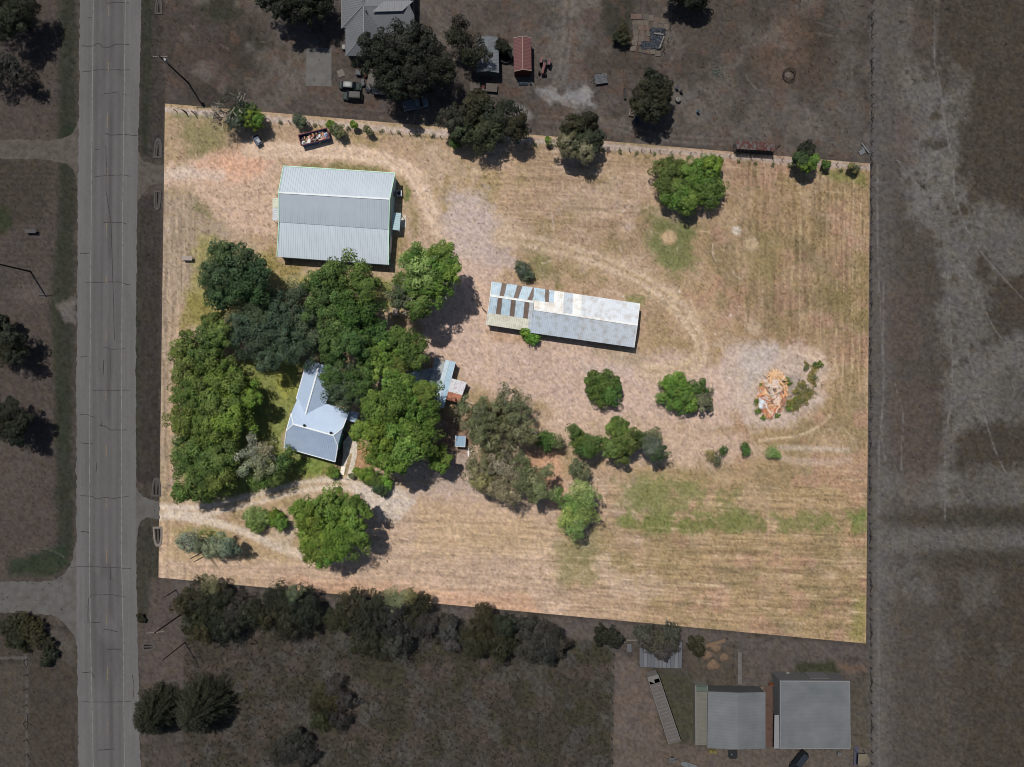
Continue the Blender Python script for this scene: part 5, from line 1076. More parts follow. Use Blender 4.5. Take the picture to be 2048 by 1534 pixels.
for k, (x, y, lb) in enumerate(((411, 1101, 'left one of two bare poles beneath the silvery tree'), (418, 1107, 'right one of two bare poles beneath the silvery tree'))):
    t = thing('bare_pole', G(x, y), lb, 'pole', 'bare poles under the silvery tree'); MB().cyl((0, 0, 0), (0, 0, 7), .1, .08).build('pole_shaft', PW, t)
t = thing('yard_light', G(541, 962), 'white yard light on a post by the drive', 'lamp post')
MB().cyl((0, 0, 0), (0, 0, 3.6), .06).build('post', WF, t); MB().bar((-.0, 0, 3.55), (-.2, -1.0, 3.6), .12, .08).build('arm', WF, t); MB().box((-.2, -1.0, 3.62), (.3, .6, .16)).build('lamp_head', WF, t)
for k, (x, y, m_) in enumerate(((372, 226, 'pale'), (391, 229, 'dark'), (412, 230, 'white'))):
    t = thing('gate_post', G(x, y), {'pale': 'pale gate post in the upper left corner of the field', 'dark': 'dark gate post between the pale and the white post', 'white': 'white gate post beside the tall pole foot'}[m_], 'post', 'gate posts')
    MB().cyl((0, 0, 0), (0, 0, 1.9), .11, n=8).build('shaft', {'pale': CON, 'dark': PW, 'white': WF}[m_], t); MB().cyl((0, 0, 1.9), (0, 0, 2.0), .13, .03, n=8).build('post_cap', {'pale': CON, 'dark': PW, 'white': WF}[m_], t)

# ------------------------------------------------------------------ culvert ends
CD = mat('culvert_concrete_dim', (75, 71, 68), rough=1, var=.12, scale=2); CLN = mat('culvert_concrete', (118, 110, 102), rough=1, var=.1, scale=2); HOLE_SHADE = mat('culvert_dark', (14, 13, 12), rough=1)
GRND = mat('culvert_floor_dim', (70, 65, 61), rough=1, var=.2, scale=2)
def culvert(label, px, py, L, w, m, slots=1, rz=0.0):
    """sloped concrete apron with dark slot faces, L along the ditch in photo pixels"""
    t = thing('culvert_end', G(px, py), label, 'culvert', 'concrete culvert ends', rz); l, ww = L*S, w*S
    o_ = [(-.5, -.5), (.5, -.5), (.46, .1), (.32, .42), (.16, .5), (-.16, .5), (-.32, .42), (-.46, .1)]; n_ = [(-.33, -.40), (.33, -.40), (.29, .05), (.2, .30), (.1, .36), (-.1, .36), (-.2, .30), (-.29, .05)]
    mb = MB().prism([(x*ww, y*l) for x, y in n_], .0, .05); mb.build('apron', GRND, t)
    mb = MB(); vs = [(x*ww, y*l, z) for (x, y), z in [(p, .0) for p in o_]+[(p, .13) for p in o_]+[(p, .13) for p in n_]+[(p, .0) for p in n_]]
    fs = []
    for a_ in range(3):
        for b_ in range(8): c_ = (b_+1) % 8; fs.append((a_*8+b_, a_*8+c_, a_*8+8+c_, a_*8+8+b_))
    mb.add(vs, fs).build('rim_wall', m, t)
    for k in range(slots):
        x = (k-(slots-1)/2)*ww*.34; mb = MB(); sl_ = l*.62
        mb.add([(x-.16, -l/2+.35, .075), (x+.16, -l/2+.35, .075), (x+.13, -l/2+.35+sl_*.6, .07), (x+.03, -l/2+.35+sl_, .065), (x-.05, -l/2+.35+sl_, .065), (x-.13, -l/2+.35+sl_*.6, .07)], [(0, 1, 2, 3, 4, 5)]); mb.build('pipe_shade', HOLE_SHADE, t)  # flat dark face painted as the shade inside the pipe mouth
culvert('concrete culvert end above the upper driveway', 316.5, 297, 40, 17, CD, 1, R(-3)); culvert('concrete culvert end below the upper driveway', 315, 401, 40, 15, CD, 1, R(178))
culvert('double slot culvert end above the lower driveway', 313, 974, 38, 19, CD, 2, R(-2)); culvert('double slot culvert end below the lower driveway', 316, 1073, 40, 19, CLN, 2, R(182))
culvert('culvert end at the top edge of the picture', 318, 12, 34, 15, CD, 1, R(0)); culvert('concrete culvert end beside the road near the thick pole', 299, 1293, 27, 17, CD, 2, R(-88))

# ------------------------------------------------------------------ vehicles
TYRE = mat('tyre', (16, 16, 17), rough=.95); RIM = mat('rim', (72, 74, 78), rough=.6); LAMP = mat('headlight_glass', (70, 72, 74), rough=.6); TAIL = mat('tail_light', (70, 14, 12), rough=.7)
def loft(mb, st):
    """st: (x, half width bottom, half width top, z bottom, z top)"""
    n = 8; ring = []
    for x, wb_, wt, z0, z1 in st:
        zm = z0+(z1-z0)*.62
        ring += [(x, -wb_*.96, z0), (x, -wb_, zm), (x, -wt, z1-.03), (x, -wt*.6, z1), (x, wt*.6, z1), (x, wt, z1-.03), (x, wb_, zm), (x, wb_*.96, z0)]
    fs = []
    for k in range(len(st)-1):
        for i in range(n):
            j = (i+1) % n; fs.append((k*n+i, k*n+j, (k+1)*n+j, (k+1)*n+i))
    fs += [tuple(range(n-1, -1, -1)), tuple(range((len(st)-1)*n, len(st)*n))]
    return mb.add(ring, fs)
def wheels(t, xs, w, r=.34, wd=.22):
    for x in xs:
        for s in (-1, 1):
            o = MB().cyl((x, s*(w-wd), r), (x, s*w, r), r, n=18).build('wheel', TYRE, t); MB().cyl((x, s*w, r), (x, s*(w+.015), r), r*.58, n=12).build('rim', RIM, o)
def lights(t, xf, xb, w, z):
    for s in (-1, 1):
        MB().box((xf, s*w*.72, z), (.1, .36, .16)).build('headlight', LAMP, t); MB().box((xb, s*w*.78, z+.04), (.08, .26, .2)).build('tail_light', TAIL, t)
def car(name, label, cat, px, py, deg, L, Wd, body, roofm, suv=False):
    t = thing(name, P(px, py, .8), label, cat, None, R(-deg)); t.location.z = 0; w = Wd/2; f, b = L/2, -L/2; zt = 1.72 if suv else 1.42; zb = .98 if suv else .88
    cx = .08 if suv else -.12; r0, r1 = (b+.25, f-1.35) if suv else (b+1.0, f-1.55)
    loft(MB(), [(b, w*.82, w*.74, .42, zb-.14), (b+.12, w*.95, w*.86, .3, zb-.02), (b+.9, w, w*.93, .24, zb), (0, w, w*.93, .22, zb), (f-1.1, w, w*.92, .24, zb-.02), (f-.35, w*.94, w*.82, .28, zb-.14), (f, w*.78, w*.66, .36, zb-.26)]).build('body', body, t, smooth=False)
    gl = loft(MB(), [(r0-.45 if not suv else r0-.15, w*.84, w*.74, zb-.03, zb+.02), (r0+.1, w*.84, w*.68, zb-.03, zt-.06), (r1-.25, w*.84, w*.68, zb-.03, zt-.06), (r1+.5, w*.84, w*.76, zb-.03, zb+.02)]).build('window_glass', glass(), t)
    loft(MB(), [(r0+.05, w*.70, w*.64, zt-.07, zt-.01), (r0+.5, w*.72, w*.68, zt-.07, zt+.03), (r1-.6, w*.72, w*.68, zt-.07, zt+.03), (r1-.2, w*.70, w*.62, zt-.07, zt-.01)]).build('roof', roofm, t)
    for s in (-1, 1): MB().box((r1+.25, s*(w+.06), zb+.05), (.16, .2, .14)).build('mirror', body, t)
    wheels(t, (f-.85, b+.85), w); lights(t, f-.02, b+.02, w, .62); MB().box((f+.03, 0, .42), (.14, Wd*.8, .2)).build('bumper', body, t); MB().box((b-.03, 0, .45), (.14, Wd*.84, .2)).build('bumper', body, t)
    return t
GRN = mat('paint_dark_green', (30, 42, 38), rough=.55, var=.05, spec=.2); GRN2 = mat('paint_green_grey', (44, 52, 49), rough=.55, var=.05, spec=.2); SIL = mat('paint_faded_roof', (74, 79, 77), rough=.4, var=.06)  # neighbours' vehicle paints, darkened to sit in the dimmed surroundings
car('parked_car', 'dark green sedan with faded pale roof beside the concrete pad', 'car', 700, 171, 4, 4.75, 1.8, GRN, SIL)
car('parked_car', 'dark green sport utility car parked below the sedan', 'car', 705, 192, 182, 4.2, 1.85, GRN2, mat('paint_brown_roof', (62, 60, 57), rough=.6), True)
car('parked_car', 'black car at the lower edge beside the flat barn', 'car', 1598, 1522, 128, 4.8, 1.85, mat('paint_black', (20, 22, 26), rough=.5, spec=.25), mat('paint_black_roof', (38, 42, 50), rough=.5, spec=.25), True)
TRK = mat('paint_pale_blue_white', (104, 112, 120), rough=.35, var=.05)
t = thing('pickup_truck', P(832, 209, .8), 'pale pickup truck with flat bed under the largest dark tree', 'pickup', None, R(12)); t.location.z = 0
loft(MB(), [(.5, .95, .86, .4, 1.0), (1.5, .95, .88, .4, 1.02), (2.3, .92, .8, .42, .98), (2.75, .82, .7, .45, .8)]).build('body', TRK, t)
loft(MB(), [(-.15, .88, .76, .98, 1.02), (.0, .88, .7, .98, 1.68), (.95, .88, .7, .98, 1.68), (1.5, .88, .78, .98, 1.03)]).build('window_glass', glass(), t)
loft(MB(), [(-.02, .72, .66, 1.66, 1.72), (.4, .74, .7, 1.66, 1.77), (.9, .72, .64, 1.66, 1.72)]).build('roof', TRK, t); MB().box((.3, 0, .7), (1.2, 1.86, .62)).build('cab', TRK, t)
bd = MB().box((-1.55, 0, .95), (2.5, 2.1, .12)).build('flat_bed', mat('bed_grey', (84, 86, 90), var=.1), t)
for k in range(6): MB().box((-1.55, -.85+k*.34, 1.025), (2.3, .1, .03)).build('bed_slat', TRK, bd)
for s in (-1, 1): MB().box((-1.55, s*1.0, 1.1), (2.5, .12, .2)).build('bed_rail', TRK, t)
MB().box((-2.75, 0, 1.1), (.12, 2.1, .2)).build('tail_gate', TRK, t); wheels(t, (1.75, -1.7), .95, .38); lights(t, 2.72, -2.8, .9, .8)
t = thing('boat_trailer', P(768, 182, .6), 'pale boat on a trailer half under the largest dark tree', 'boat', None, R(-6)); t.location.z = 0
BT = mat('boat_dim', (92, 98, 100), rough=.4, var=.06)
loft(MB(), [(-2.4, .85, .95, .55, 1.15), (-.5, .9, 1.0, .5, 1.15), (1.2, .7, .85, .55, 1.2), (2.6, .12, .2, .9, 1.25)]).build('hull', BT, t); MB().box((-.6, 0, 1.16), (3.2, 1.5, .06)).build('deck', mat('deck_grey', (74, 78, 80), var=.1), t); MB().bar((-2.6, 0, .45), (3.4, 0, .45), .1).build('trailer_frame', NW_, t); wheels(t, (-.9,), 1.0, .3)
t = thing('utility_van_cover', P(762, 165, 1.2), 'white sheet panel leaning at the edge of the largest dark tree', 'panel'); MB().box((0, 0, .0), (1.6, 2.4, .08)).build('sheet', mat('panel_dim', (108, 110, 112), var=.08), t); MB().box((0, 1.0, -.6), (1.5, .1, 1.2)).build('support', NW_, t)
# semi trailer in the lower yard
t = thing('semi_trailer', P(1328, 1420, 0), 'long old box trailer standing askew in the lower right yard', 'trailer')
TW = mat('trailer_white', (104, 101, 97), rough=.7, var=.08, scale=1); TRF = mat('trailer_roof', (86, 81, 78), rough=.8, var=.12, scale=.8)
ta, tb, tc, td = P(1295, 1355, 3.6), P(1316, 1349, 3.6), P(1361, 1482, 3.6), P(1338, 1489, 3.6)
mb = MB(); mb.prism([ta, tb, tc, td], 1.1, 3.5); mb.build('box_body', TW, t, True)
slope([lerp(tb, tc, .115), tc, td, lerp(ta, td, .115)], TRF, t, 'roof', .95, .04, .2, .07, .02)
for k in range(17): MB().bar(lerp(lerp(ta, td, .15+k*.05), lerp(tb, tc, .15+k*.05), .1)+Vector((0, 0, .04)), lerp(lerp(ta, td, .15+k*.05), lerp(tb, tc, .15+k*.05), .9)+Vector((0, 0, .04)), .12, .1).build('roof_bow', TW, t, True); MB().slab([ta, lerp(ta, td, .11), lerp(tb, tc, .11), tb], .06).build('front_roof', TW, t, True)
for k in range(2): trim([(ta, td), (tb, tc)][k], TW, t, .14, .1, 'roof_rail')
d_ = (td-ta).normalized(); s_ = (tb-ta).normalized()
for q in (.78, .87):
    for sd in (.06, .94):
        p = lerp(lerp(ta, td, q), lerp(tb, tc, q), sd); o = MB().cyl(Vector((p.x, p.y, .5))-s_*.16, Vector((p.x, p.y, .5))+s_*.16, .5, n=16).build('wheel', TYRE, t, True)
for sd in (.2, .8): p = lerp(lerp(ta, td, .25), lerp(tb, tc, .25), sd); MB().cyl((p.x, p.y, 0), (p.x, p.y, 1.1), .08).build('landing_leg', NW_, t, True)
# box container by the gable barn
t = thing('cargo_container', P(1402, 1430, 0), 'stained white container against the left side of the gable barn', 'container')
CS = mat('container_stained', (98, 97, 88), rough=.8, var=.12, scale=.8, rgb2=(88, 66, 56), thr=.7, soft=.05, s2=.7)
c0, c1, c2, c3 = P(1391, 1371, 2.5), P(1415, 1371, 2.5), P(1414, 1490, 2.5), P(1392, 1490, 2.5); MB().prism([c0, c1, c2, c3], .12, 2.5).build('container_body', CS, t, True)
for k in range(14): q = k/13*.96+.02; MB().bar(lerp(c0, c3, q)+Vector((.12, 0, .03)), lerp(c1, c2, q)+Vector((-.12, 0, .03)), .08, .04).build('roof_rib', CS, t, True)
trim([c0, c3], TW, t, .3, .06, 'top_rail'); trim([c1, c2], TW, t, .16, .06, 'top_rail'); MB().slab([lerp(c0, c3, .0)+Vector((0, 0, .05)), lerp(c0, c3, .1)+Vector((0, 0, .05)), lerp(c1, c2, .1)+Vector((0, 0, .05)), c1+Vector((0, 0, .05))], .04).build('green_end_panel', mat('end_green_dim', (76, 86, 78), var=.08), t, True)
# rusty hay trailer on the upper fence
t = thing('livestock_trailer', P(1510, 296, 0), 'rusty roofed livestock trailer beside the upper fence', 'trailer')
RU = mat('rusty_roof_dim', (82, 50, 44), rough=.9, var=.2, scale=1.2, rgb2=(92, 88, 86), thr=.52, soft=.05, s2=1.6); r0_, r1_, r2_, r3_ = P(1473, 281, 2.5), P(1550, 286, 2.5), P(1549, 302, 2.3), P(1473, 298, 2.3)
for k in range(9): slope([lerp(r3_, r2_, k/9+.004), lerp(r3_, r2_, (k+1)/9-.004), lerp(r0_, r1_, (k+1)/9-.004), lerp(r0_, r1_, k/9+.004)], RU, t, 'roof_sheet', .3, .04, .06, .03, .012*(k % 2))
mb = MB()
for q in (0, .25, .5, .75, 1):
    for e in (0, 1): p = lerp(lerp(r3_, r2_, q), lerp(r0_, r1_, q), e); MB().cyl((p.x, p.y, .4), (p.x, p.y, p.z), .05, n=6).build('post', POSTD, t, True)
MB().prism([r0_, r1_, r2_, r3_], .45, .6).build('floor_deck', POSTD, t, True)
for z in (.95, 1.4): trim([r3_-Vector((0, 0, r3_.z-z)), r2_-Vector((0, 0, r2_.z-z))], POSTD, t, .06, .1, 'side_rail')
for q in (.35, .5):
    for e in (.05, .95): p = lerp(lerp(r3_, r2_, q), lerp(r0_, r1_, q), e); MB().cyl((p.x, p.y-.1, .35), (p.x, p.y+.1, .35), .35, n=14).build('wheel', TYRE, t, True)
p = P(1551, 292, .5); MB().bar(p, p+Vector((1.2, .5, 0)), .1).build('drawbar', POSTD, t, True); MB().bar(p+Vector((0, -.5, 0)), p+Vector((1.2, .5, 0)), .1).build('drawbar', POSTD, t, True)
# tractor
t = thing('tractor', P(1088, 134, .8), 'faded red tractor standing right of the red shed', 'tractor', None, R(-105)); t.location.z = 0
TRD = mat('tractor_red', (92, 52, 52), rough=.6, var=.15, rgb2=(110, 84, 84), thr=.55)
loft(MB(), [(-1.2, .34, .3, .7, 1.25), (.2, .34, .3, .7, 1.3), (1.5, .3, .26, .7, 1.25), (1.7, .24, .2, .75, 1.1)]).build('hood', TRD, t); MB().box((-1.0, 0, 1.0), (.7, 1.3, .1)).build('platform', NW_, t)
for s in (-1, 1):
    o = MB().cyl((-1.1, s*.72, .75), (-1.1, s*1.12, .75), .75, n=20).build('rear_wheel', TYRE, t); MB().cyl((-1.1, s*1.12, .75), (-1.1, s*1.14, .75), .42, n=14).build('rim', TRD, o)
    o = MB().cyl((1.35, s*.6, .42), (1.35, s*.85, .42), .42, n=16).build('front_wheel', TYRE, t); MB().cyl((1.35, s*.85, .42), (1.35, s*.87, .42), .22, n=12).build('rim', TRD, o)
    MB().box((-1.1, s*.9, 1.55), (1.3, .5, .06)).build('fender', TRD, t)
MB().box((-1.15, 0, 1.25), (.5, .55, .12)).build('seat', mat('seat_black', (24, 24, 26)), t); MB().cyl((-.55, 0, 1.3), (-.72, 0, 1.6), .02).build('steering_column', NW_, t); MB().ring((-.74, 0, 0), .16, .2, 1.6, 1.63).build('steering_wheel', MATS['seat_black'], t); MB().cyl((.7, .18, 1.25), (.7, .18, 1.9), .05).build('exhaust_pipe', NW_, t)

# ------------------------------------------------------------------ dumpster
DB = mat('dumpster_blue', (44, 72, 122), rough=.5, var=.12, scale=2); DR = mat('dumpster_rust_red', (104, 58, 58), rough=.8, var=.2)
t = thing('dumpster', P(632, 276, 0), 'blue open top dumpster with rusty rim below the upper fence', 'dumpster')
k0, k1, k2, k3 = P(596.5, 270, 1.55), P(653.5, 256, 1.55), P(659.5, 276, 1.55), P(602.5, 291, 1.55); gp = lambda p, z: Vector((p.x, p.y, z))
ring = [k0, k1, k2, k3]; cc = sum(ring, Vector())/4
for i in range(4):
    a, b = ring[i], ring[(i+1) % 4]; ai, bi = lerp(a, cc, .05), lerp(b, cc, .05); ob, oa = lerp(b, cc, .04), lerp(a, cc, .04)
    mb = MB().add([gp(a, 1.5), gp(b, 1.5), gp(ob, .15), gp(oa, .15), gp(lerp(a, cc, .03), 1.5), gp(lerp(b, cc, .03), 1.5), gp(lerp(ob, cc, .03), .15), gp(lerp(oa, cc, .03), .15)], [(0, 1, 2, 3), (5, 4, 7, 6), (0, 4, 5, 1), (3, 2, 6, 7)]); mb.build('side_panel', DB, t, True)
    MB().bar(gp(a, 1.53), gp(b, 1.53), .16, .12).build('rim', DR, t, True)
    for q in ((.2, .4, .6, .8) if i % 2 == 0 else (.33, .66)): MB().bar(gp(lerp(a, b, q), 1.45)+(a-cc)*0, gp(lerp(lerp(a, b, q), cc, .035), .2), .14, .12).build('stake', DB, t, True)
MB().prism([gp(p, 0) for p in [lerp(q, cc, .05) for q in ring]], .12, .2).build('floor', DR, t, True)
for q in (.12, .88):
    for e in (.1, .9): p = lerp(lerp(k0, k1, q), lerp(k3, k2, q), e); MB().cyl((p.x-.1, p.y, .12), (p.x+.1, p.y, .12), .12, n=10).build('roller', TYRE, t, True)
JM = {k: mat('junk_'+k, c_, rough=.7, var=.12) for k, c_ in {'white': (206, 206, 204), 'tan': (196, 160, 122), 'orange': (214, 158, 100), 'blue': (92, 150, 196), 'pink': (196, 146, 132), 'dark': (52, 48, 46), 'grey': (150, 154, 156), 'red': (150, 62, 52)}.items()}
rr = random.Random(21)
def junk_piece(mb, p, s): 
    M = Matrix.Rotation(rr.uniform(0, 6.3), 3, 'Z') @ Matrix.Rotation(rr.uniform(-.7, .7), 3, 'X') @ Matrix.Rotation(rr.uniform(-.5, .5), 3, 'Y'); mb.box(p, s, M=M)
root = thing('rubbish_load', gp(cc, .2), 'mixed rubbish filling the blue dumpster', 'rubbish', None)
mbs = {k: MB() for k in JM}
for i in range(190):
    u, v_ = rr.uniform(.06, .94), rr.uniform(.12, .9); p = lerp(lerp(k0, k1, u), lerp(k3, k2, u), v_); z = .45+.75*rr.random()*(1-.5*abs(2*u-1))+.25*(v_ > .4)
    key = 'blue' if u > .85 and rr.random() < .7 else rr.choice(['white', 'white', 'tan', 'tan', 'orange', 'pink', 'pink', 'dark', 'grey', 'grey', 'white', 'red'] if v_ > .3 else ['dark', 'dark', 'red', 'grey', 'tan'])
    junk_piece(mbs[key], gp(p, z), (rr.uniform(.25, .95), rr.uniform(.12, .5), rr.uniform(.04, .25)))
for k, mb in mbs.items():
    o = mb.build('scrap', JM[k], root, True); o['kind'] = 'stuff'
# small trailer in the shade of the fence shrub
t = thing('garden_trailer', P(517, 283, 0), 'small dark blue cart left of the dumpster', 'cart', None, R(-62)); MB().box((0, 0, .5), (2.2, 1.3, .08)).build('tray_floor', mat('cart_blue', (42, 52, 78), rough=.5, var=.1), t)
for s in (-1, 1): MB().box((0, s*.65, .72), (2.2, .06, .4)).build('tray_side', MATS['cart_blue'], t); MB().box((s*1.1, 0, .72), (.06, 1.3, .4)).build('tray_end', MATS['cart_blue'], t)
MB().box((.25, .2, .8), (.9, .6, .08), rz=.3).build('cover_sheet', JM['grey'], t); wheels(t, (-.1,), .8, .26, .14); MB().bar((1.1, 0, .45), (2.0, 0, .4), .07).build('drawbar', NW_, t)

# ------------------------------------------------------------------ lumber pile and its weeds
PLK = [mat('plank_%s' % n_, c_, rough=.8, var=.12, scale=3) for n_, c_ in (('orange', (212, 160, 116)), ('tan', (224, 188, 144)), ('pale', (212, 192, 174)), ('brown', (172, 126, 98)), ('grey', (192, 176, 164)), ('red', (192, 124, 98)))]
t = thing('lumber_pile', P(1546, 788, 0), 'heap of orange boards and scrap wood on the bare ground', 'lumber pile'); rr = random.Random(31)
base = MB().box((0, 0, .5), (1.0, .11, .045)).build('plank', PLK[0], t); meshes = []
for m_ in PLK:
    me = base.data.copy(); me.materials.clear(); me.materials.append(m_); me.transform(Matrix.Translation((0, 0, -.5))); meshes.append(me)
bpy.data.objects.remove(base)
for i in range(298):
    v_ = rr.uniform(-1, 1); hw = 25*(1-abs(v_)**2.6)+3; x = 1546+2*v_*-4+rr.uniform(-hw, hw); y = 787+v_*44
    core = 1-((x-1546)/30)**2*.6-(v_*.8)**2*.6; z = .12+1.25*max(0, core)*rr.uniform(.35, 1); L = rr.uniform(.8, 2.3)
    edge = abs(x-1546) > 16; key = rr.choice([0, 1, 1, 2, 0] if y < 765 else ([0, 0, 3, 5, 1] if edge else [0, 2, 4, 2, 3, 1])) if y < 815 else rr.choice([5, 5, 0, 3, 2])
    o = bpy.data.objects.new('plank', meshes[key]); COL.objects.link(o); o.parent = t; o.location = P(x, y, z)-Vector(t.location); o.scale = (L, rr.uniform(1, 2.4), rr.uniform(1, 2.2))
    a = (math.atan2(-(y-787)*.5, x-1546)+math.pi/2+rr.gauss(0, .6)) if edge and rr.random() < .55 else rr.uniform(0, 3.14); o.rotation_euler = (rr.uniform(-.25, .25), rr.uniform(-.22, .22), a)
SHM = mat('crumpled_sheet', (198, 204, 210), rough=.5, var=.2, scale=3); PLS = mat('plaster_scrap', (206, 186, 172), rough=.9, var=.2, scale=3)
for (x, y, rx, ry, z, m_, nm) in ((1527, 806, 9, 11, .8, SHM, 'metal_sheet'), (1521, 784, 5, 6, .45, SHM, 'metal_sheet'), (1530, 764, 4, 4, .4, SHM, 'metal_sheet'), (1551, 768, 7, 9, 1.25, PLS, 'board_sheet'), (1553, 800, 6, 10, 1.2, PLS, 'board_sheet')):
    vs = []; fs = []; n = 6
    for j in range(n+1):
        for i in range(n+1): p = P(x+(i/n-.5)*2*rx, y+(j/n-.5)*2*ry, z); vs.append((p.x, p.y, p.z+rr.uniform(-.18, .18)))
    for j in range(n):
        for i in range(n): a = j*(n+1)+i; fs.append((a, a+1, a+n+2, a+n+1))
    o = MB().add(vs, fs).build(nm, m_, t, True); sd = o.modifiers.new('thick', 'SOLIDIFY'); sd.thickness = .03
def weeds(name, label, pts, col, n, size, seed, h=.6):
    r = np.random.default_rng(seed); cen = []
    for (px, py, rp) in pts:
        for _ in range(int(n*rp)): q = r.normal(0, .5, 2)*rp; w = P(px+q[0], py+q[1], .3); cen.append((w.x, w.y, r.uniform(.1, h)))
    cen = np.array(cen); v, c = leaf_cloud(r, cen, r.uniform(.2, .45, len(cen)), 14, size, *LC[col], np.tile([0, 0, 1.], (len(cen), 1))); v[:, 2] = np.maximum(v[:, 2], .03)
    return tag(big_mesh(name, v, np.arange(len(v)).reshape(-1, 4), LEAF, c), label, 'weeds', None, 'stuff')
weeds('weeds', 'green weeds growing round the heap of boards', [(1632, 730, 6), (1640, 728, 5)], 'mid', 3, .16, 41)
weeds('weeds', 'olive weeds in an arc right of the heap of boards', [(1615, 728, 6), (1625, 745, 8), (1628, 765, 8), (1618, 785, 10), (1610, 800, 9), (1595, 812, 8), (1580, 806, 9), (1600, 790, 8), (1622, 755, 7), (1630, 735, 7), (1640, 730, 6), (1590, 780, 9), (1605, 770, 9), (1615, 795, 8), (1590, 800, 9), (1585, 818, 7)], 'gold', 1.8, .13, 47); weeds('weeds', 'dry olive weeds mixed into the arc right of the heap', [(1612, 735, 6), (1628, 755, 8), (1618, 785, 10), (1600, 802, 9), (1588, 812, 8), (1600, 785, 9), (1605, 770, 8)], 'olive', 3.0, .13, 42)
weeds('weeds', 'green weeds at the foot of the heap of boards', [(1582, 812, 8), (1575, 820, 6), (1578, 767, 6), (1574, 762, 5), (1556, 832, 5), (1512, 805, 5), (1516, 822, 7), (1527, 833, 5), (1522, 770, 4), (1590, 800, 6)], 'bright', 1.8, .14, 43)
weeds('weeds', 'green weeds beside the left foot of the silvery tree', [(425, 1068, 10), (445, 1075, 10), (405, 1065, 8), (462, 1086, 6)], 'bright', 1.0, .12, 44, .3)
weeds('weeds', 'low weeds under the upper fence line', [(x, 219+.085*(x-330)+6, 3) for x in range(560, 1730, 34)], 'olive', 2.0, .12, 45, .35)
# log edge of the garden bed
t = thing('garden_log', G(711, 950), 'pale log lying at the head of the garden bed', 'log'); MB().cyl(G(704, 946, .16)-G(711, 950), G(720, 950, .16)-G(711, 950), .15, .13, 9).build('log_trunk', mat('log_pale', (170, 148, 130), var=.2), t)
t = thing('bed_edging', G(702, 958), 'white stone edging along the garden bed by the drive', 'edging')
for k in range(16): p = G(702+k*2.4, 957+k*.75+.02*k*k, .07)-G(702, 958); MB().box(p, (.22, .16, .16), rz=.4*(k % 3)).build('stone', CONL, t)
t = thing('bench', G(378, 518), 'low grey plank bench at the left of the dark oak', 'bench')
MB().box((0, 0, .9), (2.2, .9, .08), rz=-.03).build('seat', mat('bench_grey', (150, 138, 130), var=.15), t)
for sx in (-1, 1):
    for sy in (-1, 1): MB().box((sx*.95, sy*.35, .43), (.1, .1, .86)).build('leg', DW, t)
t = thing('bench', G(66, 464), 'pale grey bench in the field left of the road', 'bench')
MB().box((0, 0, .85), (2.4, .8, .08)).build('seat', mat('bench_dim', (72, 70, 70), var=.15), t)
for sx in (-1, 1):
    for sy in (-1, 1): MB().box((sx*1.05, sy*.3, .4), (.1, .1, .8)).build('leg', NW_, t)
MB().bar((-1.9, .4, .5), (.3, .1, .9), .08).build('rail', MATS['bench_dim'], t)
t = thing('wooden_crate', G(792, 624), 'pale pinkish wooden box between two trees above the tin sheds', 'box')
MB().box((0, 0, .45), (1.05, 1.55, .7), rz=.06).build('box_body', mat('crate_wood', (204, 176, 160), var=.1), t); MB().box((0, 0, .83), (1.15, 1.65, .06), rz=.06).build('lid', MATS['crate_wood'], t)
t = thing('pipe_rail', G(968, 620), 'short dark rail sticking out at the left end of the long shed', 'rail'); MB().bar((-.4, .4, 1.0), (.6, -.6, 1.0), .12).build('rail_bar', PW, t); MB().cyl((-.4, .4, 0), (-.4, .4, 1.0), .06).build('rail_post', PW, t)
t = thing('metal_chair', G(940, 902), 'white metal chair frame lying by the pump house', 'chair'); cw = mat('chair_white', (214, 214, 214), rough=.5)
MB().ring((.1, .3, 0), .42, .52, .4, .46, 16).build('seat_frame', cw, t); MB().bar((-.4, 0, .1), (-.3, -1.2, .25), .3, .1).build('backrest', cw, t)
for a in (0.4, 1.9, 3.5, 5.0): MB().cyl((.1+.45*math.cos(a), .3+.45*math.sin(a), 0), (.1+.45*math.cos(a), .3+.45*math.sin(a), .42), .03).build('leg', cw, t)

# ------------------------------------------------------------------ things in the neighbour's yard, painted in dimmed colours
PAL = [mat('pallet_%d' % k, c_, rough=.95, var=.15, scale=3) for k, c_ in enumerate(((96, 88, 80), (104, 95, 86), (88, 82, 76), (102, 86, 78)))]
def pallet_mesh(m_):
    mb = MB()
    for k in range(6): mb.box((0, -.5+k*.2, .13), (1.1, .15, .025))
    for k in (-1, 0, 1): mb.box((k*.48, 0, .065), (.09, 1.1, .1))
    return mb
pls = [(1267, 33), (1278, 33), (1291, 34), (1302, 36), (1313, 40), (1324, 43), (1270, 46), (1281, 46), (1292, 46), (1310, 50), (1321, 52), (1332, 54), (1270, 54.5), (1282, 55), (1294, 56), (1271, 65), (1284, 66), (1296, 68), (1272, 76), (1283, 77), (1294, 77), (1269, 86), (1282, 85), (1266, 97), (1284, 100), (1294, 101.5), (1305, 103), (1316, 107)]
rr = random.Random(41); pm = [None]*4
ordw = ['first', 'second', 'third', 'fourth', 'fifth', 'sixth']; rows = [('top', range(0, 6)), ('second', range(6, 12)), ('third', range(12, 15)), ('fourth', range(15, 18)), ('fifth', range(18, 21)), ('sixth', range(21, 23)), ('bottom', range(23, 28))]
lbls = {}
for nm_, rg in rows:
    for j_, i_ in enumerate(rg): lbls[i_] = 'wooden pallet, %s from the left in the %s row of the pallet yard' % (ordw[j_], nm_)
